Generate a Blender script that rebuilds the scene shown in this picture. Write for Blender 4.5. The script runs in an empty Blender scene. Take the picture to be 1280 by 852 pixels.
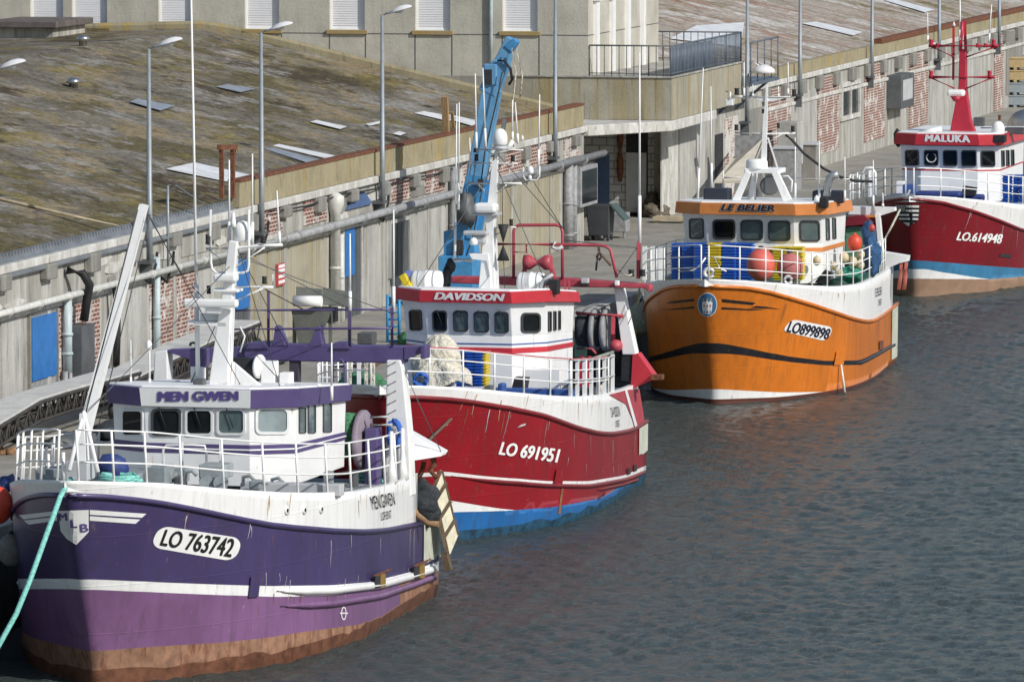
import bpy, bmesh, math, random
import numpy as np
from mathutils import Vector, Matrix, Quaternion, noise as mnoise
random.seed(7)
SC = bpy.context.scene
COL = SC.collection
PI = math.pi

# ------------------------------------------------------------------ camera, world, sun, exposure
CAM_H, FPX, CX, CY = 20.5, 8500.0, 640.0, 426.0
PITCH = math.atan(706.0 / FPX)
cam_data = bpy.data.cameras.new("camera")
cam = bpy.data.objects.new("camera", cam_data)
COL.objects.link(cam)
cam.location = (0, 0, CAM_H)
cam.rotation_euler = (PI / 2 - PITCH, 0, 0)
cam_data.sensor_width = 36.0
cam_data.lens = FPX / 1280.0 * 36.0
cam_data.clip_start = 5.0
cam_data.clip_end = 9000.0
SC.camera = cam

SUN_DIR = Vector((0.70, -0.60, 0.62)).normalized()      # towards the sun
SUN_EL = math.asin(SUN_DIR.z)
SUN_AZ = math.atan2(SUN_DIR.x, SUN_DIR.y)
world = bpy.data.worlds.new("World")
SC.world = world
world.use_nodes = True
wn = world.node_tree.nodes
wl = world.node_tree.links
sky = wn.new("ShaderNodeTexSky")
sky.sky_type = 'NISHITA'
sky.sun_disc = False
sky.sun_elevation = SUN_EL
sky.sun_rotation = SUN_AZ
sky.altitude = 10
sky.air_density = 1.0
sky.dust_density = 1.0
wl.new(sky.outputs[0], wn["Background"].inputs[0])
wn["Background"].inputs[1].default_value = 0.09
sun_data = bpy.data.lights.new("sun", 'SUN')
sun_data.energy = 3.6
sun_data.angle = math.radians(0.55)
sun_data.color = (1.0, 0.968, 0.915)
sun = bpy.data.objects.new("sun", sun_data)
COL.objects.link(sun)
sun.rotation_euler = SUN_DIR.to_track_quat('Z', 'Y').to_euler()
SC.view_settings.view_transform = 'Standard'
SC.view_settings.look = 'None'
SC.view_settings.gamma = 1.0
SC.view_settings.use_curve_mapping = False
SC.view_settings.exposure = 0.15

# ------------------------------------------------------------------ rays and frames
_R = Vector((1, 0, 0)); _U = Vector((0, math.sin(PITCH), math.cos(PITCH))); _F = Vector((0, math.cos(PITCH), -math.sin(PITCH)))
CAMP = Vector((0, 0, CAM_H))
def ray(px, py):
    return (_F * FPX + _R * (px - CX) + _U * (CY - py)).normalized()
def proj(w):
    d = Vector(w) - CAMP
    k = FPX / d.dot(_F)
    return CX + k * d.dot(_R), CY - k * d.dot(_U)

class Frame:
    """a place with its own axes; turns sight lines into points on its planes"""
    def __init__(s, o, ax, ay):
        s.o = Vector(o); s.ax = Vector(ax).normalized(); s.ay = Vector(ay).normalized(); s.az = Vector((0, 0, 1))
        s.rz = math.atan2(s.ax.y, s.ax.x)
    def loc(s, w):
        d = Vector(w) - s.o
        return Vector((d.dot(s.ax), d.dot(s.ay), d.z))
    def wor(s, l):
        return s.o + s.ax * l[0] + s.ay * l[1] + s.az * l[2]
    def _hit(s, px, py, i, v):
        o = s.loc(CAMP); r = ray(px, py); r = Vector((r.dot(s.ax), r.dot(s.ay), r.z))
        k = (v - o[i]) / r[i]
        return o + r * k
    def at_x(s, px, py, v): return s._hit(px, py, 0, v)
    def at_y(s, px, py, v): return s._hit(px, py, 1, v)
    def at_z(s, px, py, v): return s._hit(px, py, 2, v)
    def plane(s, px, py, p0, n):
        o = s.loc(CAMP); r = ray(px, py); r = Vector((r.dot(s.ax), r.dot(s.ay), r.z))
        k = (p0 - o).dot(n) / r.dot(n)
        return o + r * k
    def ray(s, px, py):
        r = ray(px, py)
        return s.loc(CAMP), Vector((r.dot(s.ax), r.dot(s.ay), r.z))

# ------------------------------------------------------------------ materials
def _lnk(nt, a, b): nt.links.new(a, b)
MATS = {}
def M(name, col, rough=0.5, metal=0.0, var=0.10, scale=2.0, stretch=(1, 1, 1), rust=0.0, rustcol=(0.16, 0.06, 0.025),
      bump=0.0, bscale=30.0, spec=0.5, alt=None, altamt=0.5, coat=0.0, streak=True):
    """procedural paint, stone or fabric: base colour with two scales of noise, optional worn patches and rust runs"""
    if name in MATS: return MATS[name]
    m = bpy.data.materials.new(name); m.use_nodes = True
    nt = m.node_tree; n = nt.nodes; b = n["Principled BSDF"]
    b.inputs["Roughness"].default_value = rough
    b.inputs["Metallic"].default_value = metal
    b.inputs["Specular IOR Level"].default_value = spec
    b.inputs["Coat Weight"].default_value = coat
    tc = n.new("ShaderNodeTexCoord"); mp = n.new("ShaderNodeMapping")
    mp.inputs["Scale"].default_value = stretch
    _lnk(nt, tc.outputs["Object"], mp.inputs[0])
    nz = n.new("ShaderNodeTexNoise"); nz.inputs["Scale"].default_value = scale; nz.inputs["Detail"].default_value = 6; nz.inputs["Roughness"].default_value = 0.62
    _lnk(nt, mp.outputs[0], nz.inputs["Vector"])
    rp = n.new("ShaderNodeValToRGB")
    c = Vector(col)
    lo = c * (1 - var); hi = c * (1 + var)
    if alt is not None: lo = Vector(alt) * altamt + c * (1 - altamt)
    rp.color_ramp.elements[0].position = 0.34; rp.color_ramp.elements[0].color = (*lo, 1)
    rp.color_ramp.elements[1].position = 0.64; rp.color_ramp.elements[1].color = (*hi, 1)
    _lnk(nt, nz.outputs[0], rp.inputs[0])
    out = rp.outputs[0]
    if rust > 0:
        mp2 = n.new("ShaderNodeMapping"); mp2.inputs["Scale"].default_value = (2.2, 2.2, 0.35) if streak else (2, 2, 2)
        _lnk(nt, tc.outputs["Object"], mp2.inputs[0])
        n2 = n.new("ShaderNodeTexNoise"); n2.inputs["Scale"].default_value = 2.3; n2.inputs["Detail"].default_value = 8; n2.inputs["Roughness"].default_value = 0.7
        _lnk(nt, mp2.outputs[0], n2.inputs["Vector"])
        r2 = n.new("ShaderNodeValToRGB")
        r2.color_ramp.elements[0].position = 0.72 - 0.34 * rust; r2.color_ramp.elements[0].color = (0, 0, 0, 1)
        r2.color_ramp.elements[1].position = 0.80 - 0.26 * rust; r2.color_ramp.elements[1].color = (1, 1, 1, 1)
        _lnk(nt, n2.outputs[0], r2.inputs[0])
        mx = n.new("ShaderNodeMixRGB"); mx.inputs[2].default_value = (*rustcol, 1)
        _lnk(nt, r2.outputs[0], mx.inputs[0]); _lnk(nt, out, mx.inputs[1])
        out = mx.outputs[0]
    _lnk(nt, out, b.inputs["Base Color"])
    if bump > 0:
        n3 = n.new("ShaderNodeTexNoise"); n3.inputs["Scale"].default_value = bscale; n3.inputs["Detail"].default_value = 5
        _lnk(nt, tc.outputs["Object"], n3.inputs["Vector"])
        bp = n.new("ShaderNodeBump"); bp.inputs["Strength"].default_value = min(1.0, bump); bp.inputs["Distance"].default_value = 0.02
        _lnk(nt, n3.outputs[0], bp.inputs["Height"]); _lnk(nt, bp.outputs[0], b.inputs["Normal"])
    MATS[name] = m
    return m

def new_mat(name):
    m = bpy.data.materials.new(name); m.use_nodes = True
    return m, m.node_tree, m.node_tree.nodes, m.node_tree.nodes["Principled BSDF"]
def nd(nt, kind, **kw):
    x = nt.nodes.new(kind)
    for k, v in kw.items():
        if k in x.inputs: x.inputs[k].default_value = v
        else: setattr(x, k, v)
    return x
def ramp(nt, src, stops):
    r = nt.nodes.new("ShaderNodeValToRGB")
    e = r.color_ramp.elements
    while len(e) < len(stops): e.new(0.5)
    for i, (p, c) in enumerate(stops):
        e[i].position = p; e[i].color = (*c, 1) if len(c) == 3 else c
    nt.links.new(src, r.inputs[0])
    return r.outputs[0]
def mix(nt, fac, a, b, mode='MIX'):
    x = nt.nodes.new("ShaderNodeMixRGB"); x.blend_type = mode
    for i, v in enumerate((fac, a, b)):
        if hasattr(v, 'links') or hasattr(v, 'is_linked'): nt.links.new(v, x.inputs[i])
        else: x.inputs[i].default_value = v if i == 0 else (*v, 1)
    return x.outputs[0]
def noise_out(nt, vec, scale, detail=6, rough=0.6):
    x = nd(nt, "ShaderNodeTexNoise"); x.inputs["Scale"].default_value = scale; x.inputs["Detail"].default_value = detail; x.inputs["Roughness"].default_value = rough
    nt.links.new(vec, x.inputs["Vector"])
    return x.outputs[0]
def mapped(nt, scale, src="Object", loc=(0, 0, 0)):
    tc = nt.nodes.new("ShaderNodeTexCoord"); mp = nt.nodes.new("ShaderNodeMapping")
    mp.inputs["Scale"].default_value = scale; mp.inputs["Location"].default_value = loc
    nt.links.new(tc.outputs[src], mp.inputs[0])
    return mp.outputs[0]

# ------------------------------------------------------------------ mesh collector
def perp(d):
    d = Vector(d).normalized()
    a = Vector((0, 0, 1)) if abs(d.z) < 0.9 else Vector((1, 0, 0))
    x = d.cross(a).normalized(); y = x.cross(d).normalized()   # y points up for level d
    return x, y
class MB:
    def __init__(s): s.v = []; s.f = []; s.m = []; s.s = []
    def add(s, vs, fs, mi=0, smooth=False):
        o = len(s.v)
        s.v += [tuple(v) for v in vs]
        for f in fs:
            s.f.append([i + o for i in f]); s.m.append(mi); s.s.append(smooth)
        return s
    def quad(s, a, b, c, d, mi=0): return s.add([a, b, c, d], [(0, 1, 2, 3)], mi)
    def box(s, x0, x1, y0, y1, z0, z1, mi=0):
        v = [(x0, y0, z0), (x1, y0, z0), (x1, y1, z0), (x0, y1, z0), (x0, y0, z1), (x1, y0, z1), (x1, y1, z1), (x0, y1, z1)]
        return s.add(v, [(0, 3, 2, 1), (4, 5, 6, 7), (0, 1, 5, 4), (1, 2, 6, 5), (2, 3, 7, 6), (3, 0, 4, 7)], mi)
    def cbox(s, c, sx, sy, sz, rz=0, mi=0, tilt=None):
        c = Vector(c); R = Matrix.Rotation(rz, 3, 'Z')
        if tilt: R = R @ Matrix.Rotation(tilt[0], 3, tilt[1])
        v = [c + R @ Vector((a * sx / 2, b * sy / 2, d * sz / 2)) for a, b, d in ((-1, -1, -1), (1, -1, -1), (1, 1, -1), (-1, 1, -1), (-1, -1, 1), (1, -1, 1), (1, 1, 1), (-1, 1, 1))]
        return s.add(v, [(0, 3, 2, 1), (4, 5, 6, 7), (0, 1, 5, 4), (1, 2, 6, 5), (2, 3, 7, 6), (3, 0, 4, 7)], mi)
    def bar(s, p, q, w, h, mi=0, w2=None, h2=None):
        p = Vector(p); q = Vector(q); x, y = perp(q - p); w2 = w2 or w; h2 = h2 or h
        v = [p + x * a * w / 2 + y * b * h / 2 for a, b in ((-1, -1), (1, -1), (1, 1), (-1, 1))] + [q + x * a * w2 / 2 + y * b * h2 / 2 for a, b in ((-1, -1), (1, -1), (1, 1), (-1, 1))]
        return s.add(v, [(3, 2, 1, 0), (4, 5, 6, 7), (0, 1, 5, 4), (1, 2, 6, 5), (2, 3, 7, 6), (3, 0, 4, 7)], mi)
    def tube(s, p, q, r, r2=None, n=8, mi=0, caps=True):
        p = Vector(p); q = Vector(q); r2 = r if r2 is None else r2
        x, y = perp(q - p)
        v = []
        for c, rr in ((p, r), (q, r2)):
            for i in range(n):
                a = 2 * PI * i / n
                v.append(c + (x * math.cos(a) + y * math.sin(a)) * rr)
        s.add(v, [(i, (i + 1) % n, n + (i + 1) % n, n + i) for i in range(n)], mi, True)
        if caps: s.add(v, [tuple(range(n - 1, -1, -1)), tuple(range(n, 2 * n))], mi)
        return s
    def path(s, pts, r, n=6, mi=0, closed=False, caps=True):
        pts = [Vector(p) for p in pts]; k = len(pts); v = []
        lastx = None
        for i, p in enumerate(pts):
            a = pts[(i - 1) % k] if (closed or i > 0) else p
            b = pts[(i + 1) % k] if (closed or i < k - 1) else p
            d = (b - a)
            if d.length < 1e-9: d = Vector((0, 0, 1))
            x, y = perp(d)
            if lastx is not None:
                dn = d.normalized(); x = (lastx - dn * lastx.dot(dn))
                if x.length < 1e-6: x, y = perp(d)
                x.normalize(); y = dn.cross(x)
            lastx = x
            rr = r[i] if isinstance(r, (list, tuple)) else r
            for j in range(n):
                t = 2 * PI * j / n
                v.append(p + (x * math.cos(t) + y * math.sin(t)) * rr)
        fs = []
        for i in range(k if closed else k - 1):
            i2 = (i + 1) % k
            for j in range(n):
                fs.append((i * n + j, i * n + (j + 1) % n, i2 * n + (j + 1) % n, i2 * n + j))
        s.add(v, fs, mi, True)
        if caps and not closed: s.add([v[j] for j in range(n)] + [v[(k - 1) * n + j] for j in range(n)], [tuple(range(n - 1, -1, -1)), tuple(range(n, 2 * n))], mi)
        return s
    def lathe(s, prof, c=(0, 0, 0), axis=(0, 0, 1), n=16, mi=0, smooth=True):
        """prof: (radius, along-axis)"""
        c = Vector(c); ax = Vector(axis).normalized(); x, y = perp(ax); v = []
        for r, h in prof:
            for i in range(n):
                a = 2 * PI * i / n
                v.append(c + ax * h + (x * math.cos(a) + y * math.sin(a)) * r)
        fs = []
        for k in range(len(prof) - 1):
            for i in range(n):
                fs.append((k * n + i, k * n + (i + 1) % n, (k + 1) * n + (i + 1) % n, (k + 1) * n + i))
        s.add(v, fs, mi, smooth)
        if prof[0][0] > 1e-4: s.add(v[:n], [tuple(range(n - 1, -1, -1))], mi)
        if prof[-1][0] > 1e-4: s.add(v[-n:], [tuple(range(n))], mi)
        return s
    def ball(s, c, rx, ry=None, rz=None, n=14, k=9, mi=0, wob=0.0, seed=0):
        ry = ry or rx; rz = rz or rx; c = Vector(c); v = []
        for j in range(k + 1):
            t = PI * j / k
            for i in range(n):
                a = 2 * PI * i / n
                d = Vector((math.sin(t) * math.cos(a), math.sin(t) * math.sin(a), math.cos(t)))
                q = 1 + wob * mnoise.noise(d * 2.1 + Vector((seed, seed * 1.7, 3)))
                v.append(c + Vector((d.x * rx, d.y * ry, d.z * rz)) * q)
        fs = []
        for j in range(k):
            for i in range(n): fs.append((j * n + i, (j + 1) * n + i, (j + 1) * n + (i + 1) % n, j * n + (i + 1) % n))
        return s.add(v, fs, mi, True)
    def prism(s, poly, axis, a0, a1, mi=0, top=None):
        """poly of 2-D points extruded along axis 0, 1 or 2 from a0 to a1"""
        def mk(p, a):
            q = [0, 0, 0]; o = [i for i in range(3) if i != axis]
            q[o[0]] = p[0]; q[o[1]] = p[1]; q[axis] = a
            return tuple(q)
        n = len(poly); v = [mk(p, a0) for p in poly] + [mk(p, a1) for p in (top or poly)]
        return s.add(v, [tuple(range(n - 1, -1, -1)), tuple(range(n, 2 * n))] + [(i, (i + 1) % n, n + (i + 1) % n, n + i) for i in range(n)], mi)
    def slab(s, pts, d, mi=0):
        """flat polygon of 3-D points thickened by the vector d"""
        pts = [Vector(p) for p in pts]; d = Vector(d); n = len(pts)
        return s.add(pts + [p + d for p in pts], [tuple(range(n - 1, -1, -1)), tuple(range(n, 2 * n))] + [(i, (i + 1) % n, n + (i + 1) % n, n + i) for i in range(n)], mi)
    def build(s, name, mats, parent=None, bevel=0.0, fix=True, loc=None, rz=0):
        me = bpy.data.meshes.new(name)
        me.from_pydata(s.v, [], s.f)
        if not isinstance(mats, (list, tuple)): mats = [mats]
        for m in mats: me.materials.append(m)
        me.polygons.foreach_set("material_index", s.m)
        me.polygons.foreach_set("use_smooth", s.s)
        if fix:
            bm = bmesh.new(); bm.from_mesh(me)
            bmesh.ops.remove_doubles(bm, verts=bm.verts, dist=1e-5)
            bmesh.ops.recalc_face_normals(bm, faces=bm.faces)
            bm.to_mesh(me); bm.free()
        me.update()
        o = bpy.data.objects.new(name, me); COL.objects.link(o)
        if parent is not None: o.parent = parent
        if loc is not None: o.location = loc
        if rz: o.rotation_euler = (0, 0, rz)
        if bevel > 0:
            b = o.modifiers.new("bevel", 'BEVEL'); b.width = bevel; b.segments = 2; b.limit_method = 'ANGLE'; b.angle_limit = math.radians(40)
        return o

def tag(o, label=None, cat=None, group=None, kind=None):
    if label: o["label"] = label
    if cat: o["category"] = cat
    if group: o["group"] = group
    if kind: o["kind"] = kind
    return o
def thing(name, label, cat, loc=(0, 0, 0), rz=0, group=None):
    o = bpy.data.objects.new(name, None); COL.objects.link(o)
    o.location = loc; o.rotation_euler = (0, 0, rz); o.empty_display_size = 0.3
    return tag(o, label, cat, group)
def kids(o): return [c for c in bpy.data.objects if c.parent is o]
def dup(o, parent=None, loc=None, rz=None, label=None, group=None):
    ch = kids(o)
    c = o.copy(); COL.objects.link(c); c.parent = parent
    if loc is not None: c.location = loc
    if rz is not None: c.rotation_euler = (0, 0, rz)
    if label: c["label"] = label
    if group: c["group"] = group
    for k in ch: dup(k, c)
    return c
def lerp(a, b, t): return a + (b - a) * t
def tab(x, pts):
    """smooth table look-up (monotone cubic), flat slope-continued ends"""
    n = len(pts)
    if x <= pts[0][0]: return pts[0][1] + (x - pts[0][0]) * (pts[1][1] - pts[0][1]) / (pts[1][0] - pts[0][0])
    if x >= pts[-1][0]: return pts[-1][1] + (x - pts[-1][0]) * (pts[-1][1] - pts[-2][1]) / (pts[-1][0] - pts[-2][0])
    i = 0
    while x > pts[i + 1][0]: i += 1
    def d(j): return (pts[j + 1][1] - pts[j][1]) / (pts[j + 1][0] - pts[j][0])
    def m(j):
        if j == 0: return d(0)
        if j == n - 1: return d(n - 2)
        a, b = d(j - 1), d(j)
        return 0.0 if a * b <= 0 else 2 * a * b / (a + b)
    h = pts[i + 1][0] - pts[i][0]; t = (x - pts[i][0]) / h
    return ((1 + 2 * t) * (1 - t) ** 2 * pts[i][1] + t * (1 - t) ** 2 * h * m(i) + t * t * (3 - 2 * t) * pts[i + 1][1] + t * t * (t - 1) * h * m(i + 1))

# ------------------------------------------------------------------ flat lettering and marks that follow a surface
def text_tris(s, weight=0.0, shear=0.0, space=1.0, res=4):
    cu = bpy.data.curves.new("lettering", 'FONT'); cu.body = s; cu.size = 1.0; cu.offset = weight; cu.shear = shear; cu.space_character = space
    cu.resolution_u = res; cu.fill_mode = 'BOTH'
    ob = bpy.data.objects.new("lettering", cu); COL.objects.link(ob)
    dg = bpy.context.evaluated_depsgraph_get(); dg.update()
    me = bpy.data.meshes.new_from_object(ob.evaluated_get(dg))
    vs = [(v.co.x, v.co.y) for v in me.vertices]; fs = [tuple(p.vertices) for p in me.polygons]
    bpy.data.objects.remove(ob); bpy.data.curves.remove(cu); bpy.data.meshes.remove(me)
    x0 = min(v[0] for v in vs); x1 = max(v[0] for v in vs); y0 = min(v[1] for v in vs); y1 = max(v[1] for v in vs)
    return [((x - x0) / (x1 - x0), (y - y0) / (y1 - y0)) for x, y in vs], fs
def poly_tris(poly, nx=1, ny=1):
    bm = bmesh.new(); bm.faces.new([bm.verts.new((x, y, 0)) for x, y in poly])
    for ax, n in ((0, nx), (1, ny)):
        lo = min(p[ax] for p in poly); hi = max(p[ax] for p in poly)
        for i in range(1, n):
            co = [0, 0, 0]; no = [0, 0, 0]; co[ax] = lo + (hi - lo) * i / n; no[ax] = 1
            bmesh.ops.bisect_plane(bm, geom=bm.verts[:] + bm.edges[:] + bm.faces[:], plane_co=co, plane_no=no)
    bmesh.ops.triangulate(bm, faces=bm.faces)
    bm.verts.index_update()
    vs = [(v.co.x, v.co.y) for v in bm.verts]; fs = [tuple(v.index for v in f.verts) for f in bm.faces]
    bm.free(); return vs, fs
def bil(c, u, v):
    """unit square onto four picture corners: lower left, lower right, upper right, upper left"""
    return tuple((1 - u) * (1 - v) * c[0][k] + u * (1 - v) * c[1][k] + u * v * c[2][k] + (1 - u) * v * c[3][k] for k in (0, 1))
def lay(mb, tris, corners, surf, off, mi=0):
    vs, fs = tris
    mb.add([surf(*bil(corners, u, v), off) for u, v in vs], fs, mi)
def rrect(w=1.0, h=1.0, rx=0.1, ry=0.1, k=4, x0=0.0, y0=0.0):
    out = []
    for cx, cy, a0 in ((w - rx, ry, -90), (w - rx, h - ry, 0), (rx, h - ry, 90), (rx, ry, 180)):
        for i in range(k + 1):
            a = math.radians(a0 + 90 * i / k)
            out.append((x0 + cx + rx * math.cos(a), y0 + cy + ry * math.sin(a)))
    return out
# ------------------------------------------------------------------ hulls
def interp_poly(poly, step=6.0):
    out = []
    for (x0, y0), (x1, y1) in zip(poly, poly[1:]):
        n = max(1, int(abs(x1 - x0) / step))
        for i in range(n): out.append((lerp(x0, x1, i / n), lerp(y0, y1, i / n)))
    out.append(poly[-1]); return out
class Hull:
    """analytic trawler hull: t metres aft of the stem at the waterline, z above water; half-breadth from half(t, z)"""
    def __init__(s, stem_px, yaw, t1, rake=2.0, Zr=4.5, wl=(3.85, 11.0, 3.0, 0.85), top=(3.95, 9.5, 2.4, 0.58), taper=0.10, tuck=0.0, zw=0.0):
        y = math.radians(yaw)
        r = ray(*stem_px); k = -CAM_H / r.z; o = CAMP + r * k
        s.fr = Frame(o, (-math.sin(y), -math.cos(y), 0), (math.cos(y), -math.sin(y), 0))
        s.t1 = t1; s.rake = rake; s.Zr = Zr; s.wl = wl; s.tp = top; s.taper = taper; s.tuck = tuck
    def t0(s, z):
        v = max(0.0, min(1.15, z / s.Zr)); return -s.rake * v ** 1.15
    def half(s, t, z):
        v = max(0.0, min(1.12, z / s.Zr)); B, Le, a, b = (lerp(s.wl[i], s.tp[i], v) for i in range(4))
        d = t - s.t0(z)
        if d <= 0: return 0.0
        y = B * (1 - (1 - min(d / Le, 1.0)) ** a) ** b
        q = max(0.0, min(1.0, (t - 9.0) / (s.t1 - 9.0)))
        y *= 1 - s.taper * q * q * (3 - 2 * q)
        if z < 0: y *= 1 + 0.12 * z
        return y
    def hit(s, px, py):
        o, r = s.fr.ray(px, py)
        k0 = (4.5 - o.x) / r.x; k1 = (-s.t1 - 0.5 - o.x) / r.x
        g = lambda k: (lambda p: abs(p.y) - s.half(-p.x, p.z))(o + r * k)
        a = k0; ga = g(a); n = 220
        for i in range(1, n + 1):
            b = lerp(k0, k1, i / n); gb = g(b)
            if ga > 0 and gb <= 0:
                for _ in range(30):
                    m = (a + b) / 2
                    if g(m) > 0: a = m
                    else: b = m
                return o + r * b
            a, ga = b, gb
        return None
    def normal(s, p):
        e = 0.02; sg = 1 if p.y >= 0 else -1
        dt = (s.half(-p.x + e, p.z) - s.half(-p.x - e, p.z)) / (2 * e); dz = (s.half(-p.x, p.z + e) - s.half(-p.x, p.z - e)) / (2 * e)
        return Vector((dt, sg, -dz)).normalized()
    def surf(s, px, py, off):
        p = s.hit(px, py)
        k = 0
        while p is None and k < 60:                # just past the stern edge: step back onto the side
            k += 1; p = s.hit(px - 0.5 * k, py)
        return p + s.normal(p) * off
    def P(s, t, z, side=1): return Vector((-t, side * s.half(t, z), z))
    def curve(s, poly):
        pts = []
        for q in interp_poly(poly):
            h = s.hit(*q)
            if h is not None and h.y > 0.02: pts.append((-h.x, h.z))
        pts.sort(); out = []
        for p in pts:
            if not out or p[0] - out[-1][0] > 0.22: out.append(p)
        if len(out) > 6:   # light smoothing
            z = [p[1] for p in out]
            out = [(out[i][0], (z[max(0, i - 1)] + 2 * z[i] + z[min(len(z) - 1, i + 1)]) / 4) for i in range(len(out))]
        z0 = out[0][1]; out.insert(0, (out[0][0] - 0.8, z0)); out.insert(0, (out[0][0] - 4.0, z0))
        return out
    def row(s, zf, t1, n=46):
        """points from the stem aft along the curve z = zf(t)"""
        ts = -0.5
        for _ in range(25): ts = s.t0(zf(ts))
        out = []
        for i in range(n + 1):
            q = i / n; q = q * q * 0.55 + q * 0.45 if True else q
            q = q ** 1.15
            t = ts + q * (t1 - ts); z = zf(t)
            out.append((t, 0.0 if i == 0 else s.half(t, z), z))
        return out

def skin(h, mb, rows, mats, ref=None):
    """rows: list of point rows (t, y, z); mats[i](t) gives the material index of the band between rows i and i+1"""
    for i in range(len(rows) - 1):
        a, b = rows[i], rows[i + 1]
        for sd in (1, -1):
            v = [(-t, sd * y, z) for t, y, z in a] + [(-t, sd * y, z) for t, y, z in b]; n = len(a)
            for k in range(n - 1):
                f = (k, k + 1, n + k + 1, n + k) if sd == 1 else (k, n + k, n + k + 1, k + 1)
                mb.add([v[j] for j in f], [(0, 1, 2, 3)], mats[i]((ref or a)[k][0]), True)

def make_hull(h, root, curves, bandmat, matlist, top, knuckle, t1b, white, deckmat, strake_mat, hmat_name="hull", strakes=()):
    """curves: list of (t->z) from low to knuckle; bandmat: material index per band (int or function of t)"""
    fs = [lambda t: -0.9] + curves
    rows = []; mats = []
    for i in range(len(fs) - 1):
        n = 3 if i else 2
        for k in range(n):
            w = k / n
            rows.append(h.row((lambda t, a=fs[i], b=fs[i + 1], w=w: lerp(a(t), b(t), w)), h.t1))
            bm_ = bandmat[i]; mats.append(bm_ if callable(bm_) else (lambda t, m=bm_: m))
    rows.append(h.row(fs[-1], h.t1))
    mb = MB(); skin(h, mb, rows, mats, rows[-1])
    # transom
    col = [r[-1] for r in rows]
    for i in range(len(col) - 1):
        a, b = col[i], col[i + 1]
        mb.add([(-a[0], a[1], a[2]), (-a[0], -a[1], a[2]), (-b[0], -b[1], b[2]), (-b[0], b[1], b[2])], [(0, 1, 2, 3)], mats[i](h.t1))
    hull = mb.build(hmat_name, matlist, root)
    # bulwark above the knuckle, with an inner face and a cap rail
    kf, tf = knuckle, top
    rws = [h.row((lambda t, w=k / 4: lerp(kf(t), tf(t), w)), t1b) for k in range(5)]
    mb = MB(); skin(h, mb, rws, [lambda t: 0] * 4)
    tr = rws[-1]
    for sd in (1, -1):
        for k in range(len(tr) - 1):
            a, b = tr[k], tr[k + 1]; ia = max(0.0, a[1] - 0.14); ib = max(0.0, b[1] - 0.14)
            q = [(-a[0], sd * a[1], a[2]), (-b[0], sd * b[1], b[2]), (-b[0], sd * ib, b[2]), (-a[0], sd * ia, a[2])]
            mb.add(q, [(0, 1, 2, 3)], 0)
            q2 = [q[3], q[2], (q[2][0], q[2][1], q[2][2] - 0.25), (q[3][0], q[3][1], q[3][2] - 0.25)]
            mb.add(q2, [(0, 1, 2, 3)], 0)
    e = [r[-1] for r in rws]
    for sd in (1, -1):
        for i in range(len(e) - 1):
            a, b = e[i], e[i + 1]
            mb.add([(-a[0], sd * a[1], a[2]), (-a[0], sd * (a[1] - 0.14), a[2]), (-b[0], sd * (b[1] - 0.14), b[2]), (-b[0], sd * b[1], b[2])], [(0, 1, 2, 3)], 0)
    mb.build("bulwark", [white], root)
    # decks: forward shelter deck just under the cap rail, low working deck aft
    mb = MB()
    for k in range(len(tr) - 1):
        a, b = tr[k], tr[k + 1]; ia = max(0.0, a[1] - 0.13); ib = max(0.0, b[1] - 0.13)
        mb.add([(-a[0], ia, a[2] - 0.14), (-b[0], ib, b[2] - 0.14), (-b[0], -ib, b[2] - 0.14), (-a[0], -ia, a[2] - 0.14)], [(0, 1, 2, 3)], 0)
    kr = rows[-1]
    for k in range(len(kr) - 1):
        a, b = kr[k], kr[k + 1]
        if a[0] < t1b - 1.2: continue
        mb.add([(-a[0], a[1], a[2]), (-b[0], b[1], b[2]), (-b[0], -b[1], b[2]), (-a[0], -a[1], a[2])], [(0, 1, 2, 3)], 0)
    mb.build("deck", [deckmat], root)
    # rubbing strakes: half-round bars along curves
    for cf, ta, tb, r, m in [(kf, None, h.t1, 0.07, strake_mat)] + list(strakes):
        mb = MB()
        rr = h.row(cf, tb)
        for sd in (1, -1):
            pts = [Vector((-t, sd * (y + 0.01), z)) for t, y, z in rr if ta is None or t >= ta]
            mb.path(pts, r, 6)
        mb.build("rubbing_strake", [m], root)
    h.toprow = tr; h.top = tf; h.kn = kf
    return hull

def rail_along(h, root, ta, tb, heights, post_ts, mat, sides=(1, -1), r=0.024, inset=0.07, name="railing", lean=0.0, pr=0.026, ball=0.0):
    mb = MB()
    def pt(t, hz, sd):
        z = h.top(t); y = max(0.0, h.half(t, z) - inset)
        return Vector((-t, sd * (y + lean * hz), z + hz))
    tsm = []
    t = ta
    while t < tb - 1e-6:
        tsm.append(t); t += 0.12 if t < 1.0 else 0.5
    tsm.append(tb)
    for sd in sides:
        for hz in heights:
            mb.path([pt(t, hz, sd) for t in tsm], r, 6)
        for t in post_ts:
            mb.tube(pt(t, -0.02, sd), pt(t, heights[-1], sd), pr, n=6)
            if ball: mb.lathe([(ball, 0), (pr, 0.25)], pt(t, -0.01, sd), (0, 0, 1), 8)
    return mb.build(name, [mat], root)
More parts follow.
